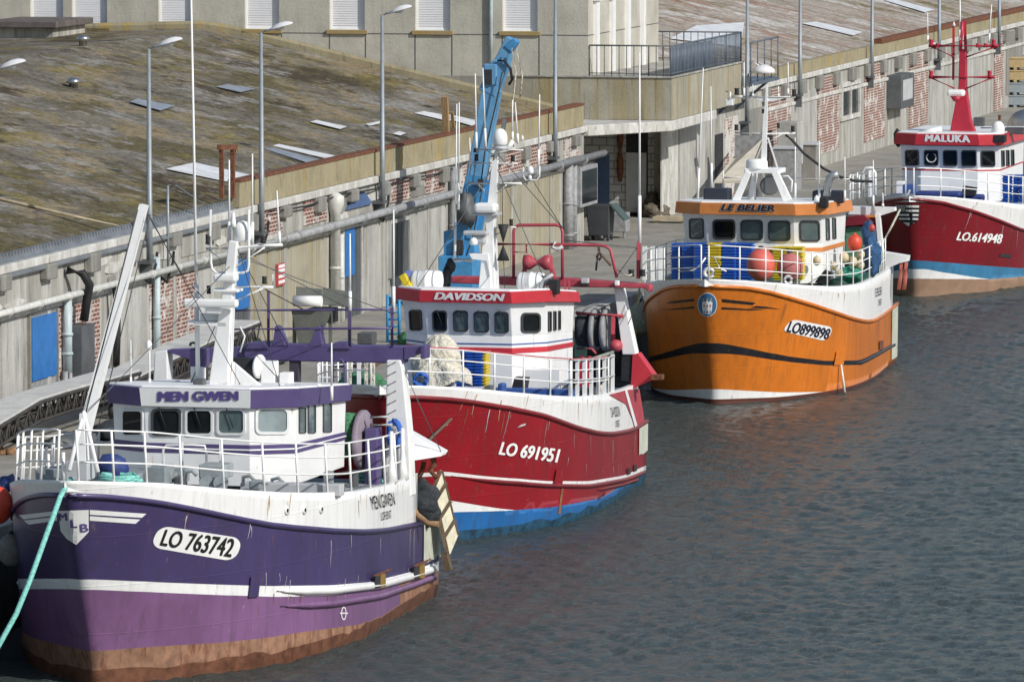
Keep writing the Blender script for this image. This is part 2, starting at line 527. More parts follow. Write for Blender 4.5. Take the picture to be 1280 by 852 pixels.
# ------------------------------------------------------------------ places: a frame plus a root object
QT = math.radians(12.7)
Q = Frame((-14.13, 187.7, 0), (math.sin(QT), math.cos(QT), 0), (-math.cos(QT), math.sin(QT), 0))
QZ = 2.5
class Place:
    def __init__(s, fr, name, label, cat, off=(0, 0, 0), group=None):
        s.fr = fr; s.off = Vector(off)
        s.root = thing(name, label, cat, fr.wor(off), fr.rz, group)
    def put(s, mb, name, mats, parent=None, bevel=0.0, fix=True):
        mb.v = [tuple(Vector(v) - s.off) for v in mb.v]
        return mb.build(name, mats, parent or s.root, bevel, fix)
def single(fr, mb, name, mats, label=None, cat=None, group=None, kind=None, bevel=0.0):
    """a thing that is one mesh, its origin at the middle of its base"""
    lo = [min(v[i] for v in mb.v) for i in range(3)]; hi = [max(v[i] for v in mb.v) for i in range(3)]
    off = Vector(((lo[0] + hi[0]) / 2, (lo[1] + hi[1]) / 2, lo[2]))
    mb.v = [tuple(Vector(v) - off) for v in mb.v]
    o = mb.build(name, mats, None, bevel)
    o.location = fr.wor(off); o.rotation_euler = (0, 0, fr.rz)
    return tag(o, label, cat, group, kind)
def W(px, py, w=0.0): return Q.at_y(px, py, w)
def G(px, py, z=QZ): return Q.at_z(px, py, z)
def A(px, py, u): return Q.at_x(px, py, u)

# ------------------------------------------------------------------ materials of the setting
def concrete(name, base, stain, dark, amt=0.5, vscale=(1.1, 1.1, 0.16), moss=None):
    m, nt, n, b = new_mat(name)
    b.inputs["Roughness"].default_value = 0.88; b.inputs["Specular IOR Level"].default_value = 0.25
    v = mapped(nt, (1, 1, 1)); vs = mapped(nt, vscale)
    c = ramp(nt, noise_out(nt, v, 0.7, 8, 0.65), [(0.3, tuple(x * 0.8 for x in base)), (0.65, tuple(x * 1.14 for x in base))])
    s1 = ramp(nt, noise_out(nt, vs, 1.3, 8, 0.65), [(0.46, (0, 0, 0)), (0.66, (amt, amt, amt))])
    c = mix(nt, s1, c, stain)
    s2 = ramp(nt, noise_out(nt, mapped(nt, tuple(x * 1.6 for x in vscale), loc=(9, 4, 2)), 1.9, 8, 0.7), [(0.55, (0, 0, 0)), (0.72, (amt, amt, amt))])
    c = mix(nt, s2, c, dark)
    if moss is not None:
        s3 = ramp(nt, noise_out(nt, mapped(nt, (1, 1, 0.35), loc=(3, 8, 1)), 0.9, 7, 0.7), [(0.56, (0, 0, 0)), (0.68, (0.75, 0.75, 0.75))])
        c = mix(nt, s3, c, moss)
    g = ramp(nt, noise_out(nt, v, 28, 4, 0.7), [(0.3, (0.86, 0.86, 0.86)), (0.7, (1.1, 1.1, 1.1))])
    c = mix(nt, 1.0, c, g, 'MULTIPLY')
    nt.links.new(c, b.inputs["Base Color"])
    bp = nd(nt, "ShaderNodeBump"); bp.inputs["Strength"].default_value = 0.6; bp.inputs["Distance"].default_value = 0.03
    nt.links.new(noise_out(nt, v, 9, 8, 0.7), bp.inputs["Height"]); nt.links.new(bp.outputs[0], b.inputs["Normal"])
    return m
C_WALL = concrete("wall_concrete", (0.315, 0.305, 0.27), (0.50, 0.495, 0.46), (0.085, 0.082, 0.072), 0.95)
C_YEL = concrete("stained_concrete", (0.34, 0.32, 0.255), (0.30, 0.235, 0.11), (0.10, 0.097, 0.08), 0.9, (2.0, 2.0, 0.10))
C_LIGHT = concrete("pale_concrete", (0.36, 0.355, 0.325), (0.50, 0.495, 0.465), (0.12, 0.117, 0.105), 0.9)
C_DARK = concrete("grey_concrete", (0.21, 0.205, 0.185), (0.36, 0.35, 0.32), (0.10, 0.10, 0.095), 0.7)
C_WHITE = concrete("limewashed_concrete", (0.47, 0.46, 0.42), (0.66, 0.65, 0.62), (0.16, 0.155, 0.13), 0.95, (1.4, 1.4, 0.6))
C_LICHEN = concrete("lichened_parapet_concrete", (0.30, 0.26, 0.165), (0.36, 0.31, 0.20), (0.10, 0.09, 0.065), 0.8, (1.2, 1.2, 0.35), moss=(0.40, 0.27, 0.04))
C_OFF = concrete("rendered_office_wall", (0.45, 0.43, 0.365), (0.49, 0.47, 0.41), (0.33, 0.31, 0.26), 0.6)
C_PLINTH = concrete("dark_plinth_concrete", (0.27, 0.255, 0.215), (0.33, 0.31, 0.26), (0.15, 0.145, 0.12), 0.7)
C_GROUND = concrete("quay_concrete", (0.30, 0.285, 0.25), (0.235, 0.225, 0.195), (0.15, 0.145, 0.125), 0.85, (0.30, 0.55, 1))
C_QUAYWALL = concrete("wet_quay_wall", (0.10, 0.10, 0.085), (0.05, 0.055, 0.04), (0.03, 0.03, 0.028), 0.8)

def brick_mat(name, white):
    m, nt, n, b = new_mat(name)
    b.inputs["Roughness"].default_value = 0.9; b.inputs["Specular IOR Level"].default_value = 0.2
    tc = nt.nodes.new("ShaderNodeTexCoord"); sp = nt.nodes.new("ShaderNodeSeparateXYZ"); cb = nt.nodes.new("ShaderNodeCombineXYZ")
    nt.links.new(tc.outputs["Object"], sp.inputs[0]); nt.links.new(sp.outputs[0], cb.inputs[0]); nt.links.new(sp.outputs[2], cb.inputs[1])
    br = nt.nodes.new("ShaderNodeTexBrick")
    br.inputs["Color1"].default_value = (0.25, 0.085, 0.06, 1); br.inputs["Color2"].default_value = (0.155, 0.06, 0.048, 1); br.inputs["Mortar"].default_value = (0.50, 0.46, 0.41, 1)
    br.inputs["Scale"].default_value = 1.0; br.inputs["Brick Width"].default_value = 0.36; br.inputs["Row Height"].default_value = 0.125; br.inputs["Mortar Size"].default_value = 0.022; br.inputs["Mortar Smooth"].default_value = 0.2
    nt.links.new(cb.outputs[0], br.inputs["Vector"])
    v = mapped(nt, (1, 1, 1))
    f = ramp(nt, noise_out(nt, v, 1.1, 9, 0.75), [(0.64 - 0.22 * white, (0, 0, 0)), (0.67 - 0.2 * white, (0.9, 0.9, 0.9))])
    c = mix(nt, f, br.outputs[0], (0.60, 0.585, 0.55))
    f2 = ramp(nt, noise_out(nt, mapped(nt, (1, 1, 0.3), loc=(4, 2, 7)), 1.4, 6, 0.7), [(0.5, (0, 0, 0)), (0.75, (0.6, 0.6, 0.6))])
    c = mix(nt, f2, c, (0.16, 0.13, 0.11))
    nt.links.new(c, b.inputs["Base Color"])
    bp = nd(nt, "ShaderNodeBump"); bp.inputs["Strength"].default_value = 0.7; bp.inputs["Distance"].default_value = 0.012; bp.invert = True
    nt.links.new(br.outputs["Fac"], bp.inputs["Height"]); nt.links.new(bp.outputs[0], b.inputs["Normal"])
    return m
BRICK = brick_mat("red_brick", 0.5)
BRICK_W = brick_mat("limewashed_brick", 0.85)
BLOCK_G = None
def block_mat():
    m, nt, n, b = new_mat("grey_block_wall")
    b.inputs["Roughness"].default_value = 0.9
    tc = nt.nodes.new("ShaderNodeTexCoord"); sp = nt.nodes.new("ShaderNodeSeparateXYZ"); cb = nt.nodes.new("ShaderNodeCombineXYZ")
    nt.links.new(tc.outputs["Object"], sp.inputs[0]); nt.links.new(sp.outputs[1], cb.inputs[0]); nt.links.new(sp.outputs[2], cb.inputs[1])
    br = nt.nodes.new("ShaderNodeTexBrick")
    br.inputs["Color1"].default_value = (0.60, 0.60, 0.585, 1); br.inputs["Color2"].default_value = (0.48, 0.48, 0.47, 1); br.inputs["Mortar"].default_value = (0.14, 0.14, 0.14, 1)
    br.inputs["Scale"].default_value = 1.0; br.inputs["Brick Width"].default_value = 0.62; br.inputs["Row Height"].default_value = 0.32; br.inputs["Mortar Size"].default_value = 0.025
    nt.links.new(cb.outputs[0], br.inputs["Vector"])
    nt.links.new(mix(nt, 0.35, br.outputs[0], ramp(nt, noise_out(nt, mapped(nt, (1, 1, 1)), 1.5, 8, 0.7), [(0.3, (0.12, 0.12, 0.11)), (0.7, (0.5, 0.5, 0.48))])), b.inputs["Base Color"])
    return m
BLOCK_G = block_mat()

def roof_mat(name, pink=False):
    m, nt, n, b = new_mat(name)
    b.inputs["Roughness"].default_value = 0.95; b.inputs["Specular IOR Level"].default_value = 0.15
    v = mapped(nt, (1, 1, 1))
    def patch_(loc, sc, lo, hi, col, amt, c, rg=0.78):
        f = ramp(nt, noise_out(nt, mapped(nt, sc, loc=loc), 1.0, 12, rg), [(lo, (0, 0, 0)), (hi, (amt, amt, amt))])
        return mix(nt, f, c, col)
    if not pink:
        c = ramp(nt, noise_out(nt, v, 0.35, 12, 0.78), [(0.34, (0.095, 0.082, 0.062)), (0.50, (0.165, 0.150, 0.122)), (0.66, (0.25, 0.235, 0.20))])
        c = patch_((11, 5, 0), (0.22, 0.20, 1), 0.52, 0.56, (0.275, 0.215, 0.125), 0.75, c)
        c = patch_((2, 31, 0), (0.20, 0.17, 1), 0.51, 0.55, (0.105, 0.088, 0.038), 0.85, c)
        c = patch_((41, 3, 0), (0.26, 0.22, 1), 0.55, 0.59, (0.195, 0.16, 0.058), 0.75, c)
        c = patch_((7, 77, 0), (0.20, 0.17, 1), 0.54, 0.58, (0.062, 0.048, 0.033), 0.9, c)
        c = patch_((57, 17, 0), (0.35, 0.28, 1), 0.55, 0.59, (0.285, 0.275, 0.255), 0.85, c)
    else:
        c = ramp(nt, noise_out(nt, mapped(nt, (0.8, 0.10, 1)), 0.9, 10, 0.75), [(0.32, (0.22, 0.19, 0.14)), (0.5, (0.37, 0.32, 0.27)), (0.68, (0.48, 0.45, 0.40))])
        c = patch_((3, 9, 0), (0.25, 0.06, 1), 0.51, 0.58, (0.30, 0.19, 0.14), 0.8, c)
        c = patch_((23, 9, 0), (0.2, 0.08, 1), 0.54, 0.60, (0.17, 0.14, 0.06), 0.85, c)
        c = patch_((13, 39, 0), (0.25, 0.06, 1), 0.55, 0.58, (0.55, 0.53, 0.50), 0.8, c)
    gr = ramp(nt, noise_out(nt, mapped(nt, (1.0, 1.0, 1)), 3.2, 9, 0.85), [(0.34, (0.40, 0.40, 0.40)), (0.66, (1.6, 1.6, 1.6))])
    c = mix(nt, 1.0, c, gr, 'MULTIPLY')
    nt.links.new(c, b.inputs["Base Color"])
    # corrugation running down the slope, broken by moss
    wv = nd(nt, "ShaderNodeTexWave"); wv.wave_type = 'BANDS'; wv.bands_direction = 'X'; wv.inputs["Scale"].default_value = 1.8; wv.inputs["Distortion"].default_value = 0.3
    nt.links.new(v, wv.inputs["Vector"])
    bp = nd(nt, "ShaderNodeBump"); bp.inputs["Strength"].default_value = 0.10; bp.inputs["Distance"].default_value = 0.03
    nt.links.new(wv.outputs["Fac"], bp.inputs["Height"])
    bp2 = nd(nt, "ShaderNodeBump"); bp2.inputs["Strength"].default_value = 0.9; bp2.inputs["Distance"].default_value = 0.10
    nt.links.new(noise_out(nt, v, 2.5, 9, 0.75), bp2.inputs["Height"]); nt.links.new(bp.outputs[0], bp2.inputs["Normal"]); nt.links.new(bp2.outputs[0], b.inputs["Normal"])
    return m
ROOF_M = roof_mat("mossy_cement_roof")
ROOF_P = roof_mat("weathered_pink_roof", True)

def water_mat():
    m, nt, n, b = new_mat("harbour_water")
    b.inputs["Base Color"].default_value = (0.062, 0.081, 0.077, 1)
    b.inputs["Roughness"].default_value = 0.16; b.inputs["IOR"].default_value = 1.33
    v = mapped(nt, (1.5, 0.9, 1))
    h1 = noise_out(nt, v, 3.6, 8, 0.68); h2 = noise_out(nt, mapped(nt, (1.6, 0.9, 1), loc=(5, 7, 0)), 8.0, 5, 0.65)
    ad = nd(nt, "ShaderNodeMath"); ad.operation = 'MULTIPLY_ADD'; ad.inputs[1].default_value = 0.35
    nt.links.new(h2, ad.inputs[0]); nt.links.new(h1, ad.inputs[2])
    bp = nd(nt, "ShaderNodeBump"); bp.inputs["Strength"].default_value = 1.0; bp.inputs["Distance"].default_value = 0.20
    nt.links.new(ad.outputs[0], bp.inputs["Height"]); nt.links.new(bp.outputs[0], b.inputs["Normal"])
    return m
WATER_M = water_mat()

WHITE = M("white_paint", (0.80, 0.80, 0.79), 0.42, var=0.05, rust=0.30, rustcol=(0.50, 0.37, 0.22))
WHITE_C = M("clean_white_paint", (0.82, 0.82, 0.80), 0.35, var=0.04)
GALV = M("galvanised_steel", (0.36, 0.38, 0.39), 0.5, 0.6, var=0.15, scale=6)
GREYP = M("grey_pipe_paint", (0.27, 0.275, 0.28), 0.6, var=0.25, scale=5, rust=0.25)
WPIPE = M("white_pipe_paint", (0.55, 0.55, 0.51), 0.5, var=0.12, scale=4, rust=0.3, rustcol=(0.25, 0.22, 0.18))
ZINC = M("weathered_zinc", (0.19, 0.205, 0.22), 0.6, 0.3, var=0.25, scale=2.5, stretch=(0.3, 1, 1))
RUST = M("rusty_steel", (0.17, 0.065, 0.03), 0.85, 0.2, var=0.45, scale=9, alt=(0.07, 0.03, 0.02), altamt=0.9, bump=0.4)
BLUE_D = M("blue_door_paint", (0.025, 0.15, 0.42), 0.5, var=0.12, scale=3)
BLUE_S = M("faded_blue_paint", (0.07, 0.12, 0.24), 0.6, var=0.15)
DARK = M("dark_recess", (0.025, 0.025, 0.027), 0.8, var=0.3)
GLASS = M("dark_window_glass", (0.010, 0.012, 0.013), 0.07, var=0.5, scale=1.3, spec=0.22)
BLACK = M("black_rubber", (0.018, 0.018, 0.019), 0.6, var=0.3, scale=6)
GREYD = M("dark_grey_paint", (0.085, 0.09, 0.095), 0.55, var=0.2, rust=0.1)
GREYL = M("light_grey_paint", (0.46, 0.47, 0.48), 0.5, var=0.1, rust=0.1)
SHUT = M("white_shutter", (0.80, 0.80, 0.82), 0.45, var=0.03)
LSTONE = M("sill_stone", (0.24, 0.19, 0.11), 0.9, var=0.3, scale=6, alt=(0.34, 0.22, 0.05), altamt=0.8)
SHEET_W = M("white_roof_sheet", (0.68, 0.69, 0.70), 0.5, var=0.14, scale=1.5, rust=0.15, rustcol=(0.3, 0.28, 0.24), streak=False)
SHEET_B = M("grey_blue_roof_sheet", (0.24, 0.27, 0.31), 0.5, var=0.2, scale=1.5)
WOOD = M("weathered_timber", (0.30, 0.19, 0.09), 0.9, var=0.3, scale=5, stretch=(3, 3, 0.3))
SIGNRED = M("red_sign_paint", (0.45, 0.07, 0.07), 0.5, var=0.15)

# ------------------------------------------------------------------ water, quay, land
def build_water():
    # finer sheet near the boats with real chop, a plain sheet out to the horizon
    y0, y1, x0, x1 = 146.0, 345.0, -15.0, 54.0
    ys = [y0]
    while ys[-1] < y1: ys.append(ys[-1] + 0.10 + (ys[-1] - y0) * 0.0016)
    nx = 560
    xs = np.linspace(x0, x1, nx); Y, X = np.meshgrid(np.array(ys), xs, indexing='ij')
    Zh = np.zeros_like(X); rng = np.random.RandomState(5)
    for i in range(64):
        lam = 0.34 * (1.030 ** i) if i < 54 else 2.2 + 3.5 * rng.rand()
        k = 2 * math.pi / lam
        th = math.radians(240) + rng.normal(0, 0.95)
        a = 0.0078 * min(lam, 1.5) ** 0.75 * (0.4 + rng.rand()) * (1.0 if i < 54 else 0.7)
        w = k * (X * math.cos(th) + Y * math.sin(th)) + rng.rand() * 6.28
        mod = 0.5 + 0.5 * np.sin(X * rng.uniform(-.5, .5) + Y * rng.uniform(-.4, .4) + rng.rand() * 6)
        Zh += a * mod * (np.sin(w) + 0.25 * np.sin(2 * w + 0.5))
    edge = np.minimum(np.minimum(X - x0, x1 - X), np.minimum(Y - y0, y1 - Y)); Zh *= np.clip(edge / 6.0, 0, 1)
    co = np.stack([X, Y, Zh - 0.02], -1).reshape(-1, 3)
    ny = len(ys); idx = np.arange(ny * nx).reshape(ny, nx)
    fa = np.stack([idx[:-1, :-1], idx[:-1, 1:], idx[1:, 1:], idx[1:, :-1]], -1).reshape(-1, 4)
    me = bpy.data.meshes.new("water")
    me.vertices.add(len(co)); me.vertices.foreach_set("co", co.ravel())
    me.loops.add(fa.size); me.loops.foreach_set("vertex_index", fa.ravel().astype(np.int32))
    me.polygons.add(len(fa)); me.polygons.foreach_set("loop_start", np.arange(0, fa.size, 4, dtype=np.int32)); me.polygons.foreach_set("loop_total", np.full(len(fa), 4, dtype=np.int32))
    me.polygons.foreach_set("use_smooth", np.ones(len(fa), dtype=bool))
    me.update(calc_edges=True); me.validate()
    me.materials.append(WATER_M)
    o = bpy.data.objects.new("water", me); COL.objects.link(o); tag(o, kind="structure")
    # outer sheet with a hole
    mb = MB(); B = 5000; z = -0.02
    for a, b, c, d in ((-B, B, -B, y0), (-B, B, y1, B), (-B, x0, y0, y1), (x1, B, y0, y1)): mb.quad((a, c, z), (b, c, z), (b, d, z), (a, d, z))
    o2 = mb.build("open_water", [WATER_M]); tag(o2, kind="structure")
build_water()

EDGE = -7.55
mb = MB(); mb.quad((-160, EDGE + 0.55, QZ), (4800, EDGE + 0.55, QZ), (4800, 3000, QZ), (-160, 3000, QZ))
o = mb.build("ground", [C_GROUND], None); o.location = Q.o; o.rotation_euler = (0, 0, Q.rz); tag(o, kind="structure")
mb = MB(); mb.box(-160, 4800, EDGE, EDGE + 0.55, QZ - 0.4, QZ + 0.11)
for u in range(-20, 200, 3): pass
o = mb.build("quay_kerb", [C_LIGHT], None, 0.03); o.location = Q.o; o.rotation_euler = (0, 0, Q.rz); tag(o, kind="structure")
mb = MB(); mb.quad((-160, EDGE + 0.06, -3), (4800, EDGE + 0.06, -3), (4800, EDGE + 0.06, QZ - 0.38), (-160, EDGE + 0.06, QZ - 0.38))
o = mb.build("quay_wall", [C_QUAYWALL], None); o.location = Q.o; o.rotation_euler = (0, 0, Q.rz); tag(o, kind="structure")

# ------------------------------------------------------------------ warehouse along the quay
def patch(mb, x0, x1, z0, z1, proud=0.03, w=0.0, mi=0):
    u0 = W(x0, 300, w).x; u1 = W(x1, 300, w).x
    mb.box(u0, u1, w - proud, w + 0.02, z0, z1, mi)
UA0, UA1 = -16.0, W(730, 150, 0).x
WA = Place(Q, "warehouse", "long low concrete and brick warehouse under the mossy roof left of the office block", "warehouse", (20, 0, QZ))
mb = MB(); mb.box(UA0, UA1, 0, 0.5, QZ - 0.1, 7.0)
WA.put(mb, "wall", [C_WALL])
# pale and stained facing slabs
for x0, x1 in ((0, 27), (140, 185), (244, 289), (458, 481), (511, 556)):
    mb = MB(); patch(mb, x0, x1, QZ, 5.45, 0.025); WA.put(mb, "facing_slab", [C_LIGHT])
for x0, x1 in ((311, 350), (351.5, 407), (601, 640), (641, 698)):
    mb = MB(); patch(mb, x0, x1, QZ, 5.45, 0.03); WA.put(mb, "facing_slab", [C_YEL])
for x0, x1, z0, z1, m in ((69, 74, QZ, 5.4, BRICK), (79, 122.5, QZ, 5.35, BRICK), (185, 190, QZ, 5.4, BRICK), (194, 243, QZ, 5.5, BRICK),
        (226, 262, 5.95, 6.6, C_WALL), (325, 352, 5.95, 6.72, BRICK), (379, 407, 5.95, 6.72, BRICK), (487, 512, 5.95, 6.75, BRICK), (531, 555, 5.95, 6.75, BRICK),
        (575, 603, 5.95, 6.7, BRICK_W), (618, 652, 5.95, 6.75, BRICK), (660, 688, 5.95, 6.75, BRICK), (704, 722, 5.95, 6.7, BRICK_W)):
    mb = MB(); patch(mb, x0, x1, z0, z1, 0.045); WA.put(mb, "brick_panel" if m is not C_WALL else "facing_slab", [m])
mb = MB(); mb.box(UA0, UA1, -0.10, 0.02, 5.47, 5.68); mb.box(UA0, UA1, -0.16, 0.02, 6.78, 7.02)
WA.put(mb, "stone_band", [C_WHITE], bevel=0.03)
u = UA0 + 2.0; rnd = random.Random(3)
while u < UA1 - 1:
    mb = MB(); mb.box(u, u + 0.95, -0.26, 0.02, 6.30 + rnd.uniform(-.1, .1), 6.775); u += 4.42; WA.put(mb, "corbel", [C_DARK], bevel=0.05)
u = UA0 + 0.3
while u < UA1:
    mb = MB(); mb.box(u, u + 0.34, -0.085, 0.02, QZ, 5.465); u += 6.63; WA.put(mb, "pilaster", [C_WALL], bevel=0.02)
rnd2 = random.Random(11)
for i in range(34):
    u = rnd2.uniform(UA0 + 6, UA1 - 2); mb = MB(); n = 9; h_ = rnd2.uniform(.15, .45); l_ = rnd2.uniform(.5, 2.2); z = rnd2.choice((6.35, 6.5, 6.15, 5.85)); 
    poly = [(u + l_ * math.cos(2 * PI * k / n) * rnd2.uniform(.6, 1), z + h_ * math.sin(2 * PI * k / n) * rnd2.uniform(.5, 1)) for k in range(n)]
    mb.prism(poly, 1, -0.03 - .0004 * i, 0.01); WA.put(mb, "plaster_patch", [C_WHITE if i % 3 else C_DARK])
# eave flashing on the left, parapet with a rusty cap on the right
UF = W(300, 262).x
mb = MB()
mb.add([(UA0, -0.20, 6.72), (UF, -0.20, 6.72), (UF, 0.30, 7.13), (UA0, 0.30, 7.13), (UA0, -0.20, 6.66), (UF, -0.20, 6.66)], [(0, 1, 2, 3), (4, 5, 1, 0)], 0)
u = UA0
while u < UF - 0.3:
    mb.add([(u, 0.27, 7.10), (u + 0.26, 0.27, 7.10), (u + 0.13, 0.31, 7.27), (u + 0.13, 0.42, 7.25)], [(0, 1, 2), (1, 3, 2), (0, 2, 3)], 0); u += 0.30
WA.put(mb, "eave_flashing", [ZINC])
mb = MB(); mb.box(UF, UA1, 0.02, 0.34, 7.022, 7.82)
WA.put(mb, "parapet", [C_LICHEN])
mb = MB(); mb.box(UF, UA1, -0.02, 0.40, 7.823, 7.90)
WA.put(mb, "parapet_cap", [RUST])
# roof: rises from the eave, levels off far back
RS = 0.228
def roof_z(w):
    if w < 16.6: return 6.68 + RS * (w - 0.3)
    return 6.68 + RS * 16.3 - 0.03 * (w - 16.6)
def roof_grid(u0, u1, w1, mat, wob=0.05, n=None):
    mb = MB(); us = [u0 + (u1 - u0) * i / 60 for i in range(61)]; ws = [0.3 + 16.3 * j / 24 for j in range(25)] + [16.6 + (w1 - 16.6) * j / 16 for j in range(1, 17)]
    v = [(u, w, roof_z(w) + wob * mnoise.noise(Vector((u * .35, w * .35, 0)))) for w in ws for u in us]
    mb.add(v, [(j * 61 + i, j * 61 + i + 1, (j + 1) * 61 + i + 1, (j + 1) * 61 + i) for j in range(40) for i in range(60)], 0, True)
    return mb
UOFF = 83.3
WA.put(roof_grid(UA0, UOFF + 0.2, 46, ROOF_M), "roof", [ROOF_M])
RN = Vector((0, -RS, 1)).normalized()
def RP(px, py, up=0.05): 
    p = Q.plane(px, py, Vector((0, 0.3, 6.68)), RN); return p + RN * up
def sheet(corners, mat, name="roof_sheet", th=0.015):
    pts = [RP(*c, 0.045) for c in corners]; mb = MB(); mb.slab(pts, RN * th); WA.put(mb, name, [mat])
for cs, m in ((((208, 213), (243, 205), (318, 222), (285, 229)), SHEET_W), (((162, 129), (172, 125.5), (218, 134), (200, 140)), SHEET_B),
        (((270, 110), (285, 107), (318, 113), (300, 117)), SHEET_B), (((388, 154), (395, 152), (433, 160), (425, 163)), SHEET_W), (((456, 157), (474, 153.5), (478, 155), (461, 159)), SHEET_W),
        (((491, 169), (498, 166), (507, 168), (500, 171)), SHEET_W), (((341, 184), (348, 182), (425, 198), (417, 202)), SHEET_W), (((330, 188), (341, 187), (398, 201), (386, 206)), SHEET_B),
        (((518, 143), (530, 141), (575, 149), (560, 153)), SHEET_W), (((545, 146), (556, 144), (601, 153), (590, 159)), SHEET_W)):
    sheet(cs, m)
mb = MB()
for y0, y1, x1 in ((250.5, 286, 160), ):
    mb.path([RP(-30, y0 - 7, 0.05), RP(0, y0, 0.05), RP(x1, y1, 0.0)], 0.05, 6)
WA.put(mb, "roof_joint", [M("roof_joint_mortar", (0.30, 0.25, 0.17), 0.9, var=0.3)])
# pipe with brackets
mb = MB(); up = W(342, 299).x
mb.tube((UA0, -0.36, 5.76), (up, -0.36, 5.77), 0.10, n=10)
u = UA0 + 1
while u < up: mb.tube((u, -0.36, 5.765), (u + 0.16, -0.36, 5.765), 0.125, n=10); mb.box(u + .04, u + .12, -0.36, 0, 5.60, 5.64); u += 2.9
WA.put(mb, "pipe", [WPIPE])
mb = MB(); ue = W(744, 189).x
mb.tube((up, -0.36, 5.77), (ue, -0.36, 5.86), 0.135, n=10)
u = up + 1.5
while u < ue: mb.tube((u, -0.36, 5.78), (u + 0.2, -0.36, 5.78), 0.16, n=10); mb.box(u + .05, u + .15, -0.36, 0, 5.58, 5.62); u += 4.4
WA.put(mb, "pipe", [GREYP])
# downpipes
LB_PIPE = M("pale_blue_pipe", (0.42, 0.50, 0.52), 0.5, var=0.15)
def downpipe(px, z0, z1, m, r=0.11, hopper=False):
    u = W(px, 350).x; mb = MB(); mb.tube((u, -0.2, z0), (u, -0.2, z1), r, n=10)
    for z in (z0 + 0.5, (z0 + z1) / 2): mb.tube((u, -0.2, z), (u, -0.2, z + 0.08), r + 0.03, n=10)
    if hopper: mb.lathe([(r, 0), (0.3, 0.35), (0.3, 0.6), (0.05, 0.75)], (u, -0.2, z1), (0, 0, 1), 10)
    WA.put(mb, "downpipe", [m])
downpipe(75.5, 3.55, 5.65, LB_PIPE, 0.14); downpipe(72.5, QZ, 3.6, GREYP, 0.08); downpipe(79, QZ, 3.6, GREYP, 0.08)
downpipe(188, QZ, 6.2, LB_PIPE); downpipe(412, QZ, 6.1, WPIPE, 0.17, True); downpipe(419, QZ, 5.4, WPIPE, 0.1)
downpipe(560.5, QZ, 6.7, GREYP, 0.16); downpipe(704, QZ, 5.9, GREYP, 0.2); downpipe(711, QZ, 5.7, GREYP, 0.13)
# black hanging pipe and cabinet, cable runs
mb = MB(); u = W(132, 380).x
mb.path([(u, -0.3, 5.7), (u + .1, -0.32, 5.2), (u + .15, -0.3, 4.2), (u + .1, -.28, 3.3)], 0.11, 8)
WA.put(mb, "vent_hose", [BLACK]); mb = MB()
u = W(86, 350).x
mb.path([(u - 0.5, -0.1, 6.45), (u - .3, -0.5, 6.35), (u, -0.62, 6.0), (u + .15, -0.5, 5.6), (u + .15, -0.4, 4.95)], 0.13, 8)
WA.put(mb, "vent_hose", [BLACK])
mb = MB(); u = W(79, 440).x; mb.box(u, u + 1.35, -0.55, 0, 3.15, 4.85); mb.box(u + .05, u + 1.3, -0.56, -0.545, 3.25, 4.75)
WA.put(mb, "wall_cabinet", [GREYD], bevel=0.02)
mb = MB()
for x, z in ((187, 6.2), (208, 6.1), (327, 6.3), (478, 6.2)):
    u = W(x, 330).x; mb.path([(u - 1.2, -0.1, z - 0.5), (u - .6, -0.18, z - 0.75), (u, -0.2, z - .2), (u + .4, -.12, z + .1)], 0.045, 6)
u0 = W(330, 262).x; u1 = W(575, 200).x
mb.path([(lerp(u0, u1, i / 12), -0.19, 6.72 - 0.10 * abs(math.sin(i * PI / 4))) for i in range(13)], 0.03, 5)
WA.put(mb, "cable", [BLACK])

def wdoor(x0, x1, z0, z1, mat, name="door", frame=None, proud=0.05, split=None, extra=None):
    u0 = W(x0, 350).x; u1 = W(x1, 350).x
    mb = MB(); mb.box(u0, u1, -proud, 0.03, z0, z1)
    k = max(2, int((u1 - u0) / 0.5))
    for i in range(1, k): u = lerp(u0, u1, i / k); mb.box(u - .02, u + .02, -proud - 0.012, -proud + 0.01, z0 + .05, z1 - .05)
    d = WA.put(mb, name, [mat])
    mb = MB(); f = 0.12
    mb.box(u0 - f, u0, -proud - 0.05, 0.03, z0, z1 + f); mb.box(u1, u1 + f, -proud - 0.05, 0.03, z0, z1 + f); mb.box(u0, u1, -proud - 0.05, 0.03, z1, z1 + f)
    WA.put(mb, "door_frame", [frame or GREYP], d)
    return d
# blue roller door (raised part blue, lower part grey) and the others
d = wdoor(35, 68, QZ, 5.42, GREYP, "roller_door", C_DARK, 0.04)
mb = MB(); u0, u1 = W(36.5, 400).x, W(67, 400).x; mb.box(u0, u1, -0.09, -0.05, 3.55, 5.34); WA.put(mb, "door_panel", [BLUE_D], d)
d = wdoor(290, 309, QZ, 5.42, GREYD, "roller_door", GREYP, 0.04)
mb = MB(); u0, u1 = W(292, 400).x, W(308, 400).x; mb.box(u0, u1, -0.09, -0.05, 3.85, 5.4); WA.put(mb, "door_panel", [BLUE_S if False else BLUE_D], d)
d = wdoor(428, 450, QZ, 5.6, GREYD, "tall_door", C_WHITE, 0.03)
mb = MB(); u0, u1 = W(429, 400).x, W(441, 400).x; mb.box(u0, u1, -0.08, -0.04, 3.9, 5.55); WA.put(mb, "door_panel", [BLUE_D], d)
mb = MB(); u0, u1 = W(430, 262).x, W(462, 258).x
arc = [(lerp(u0, u1, i / 10), 6.12 + 0.55 * math.sin(PI * i / 10)) for i in range(11)]
mb.prism([(u, z) for u, z in arc], 1, -0.10, -0.02)
WA.put(mb, "arched_transom", [BLUE_S])
d = wdoor(486, 509, QZ + 0.9, 5.25, GREYD, "shutter", C_LIGHT, 0.05)
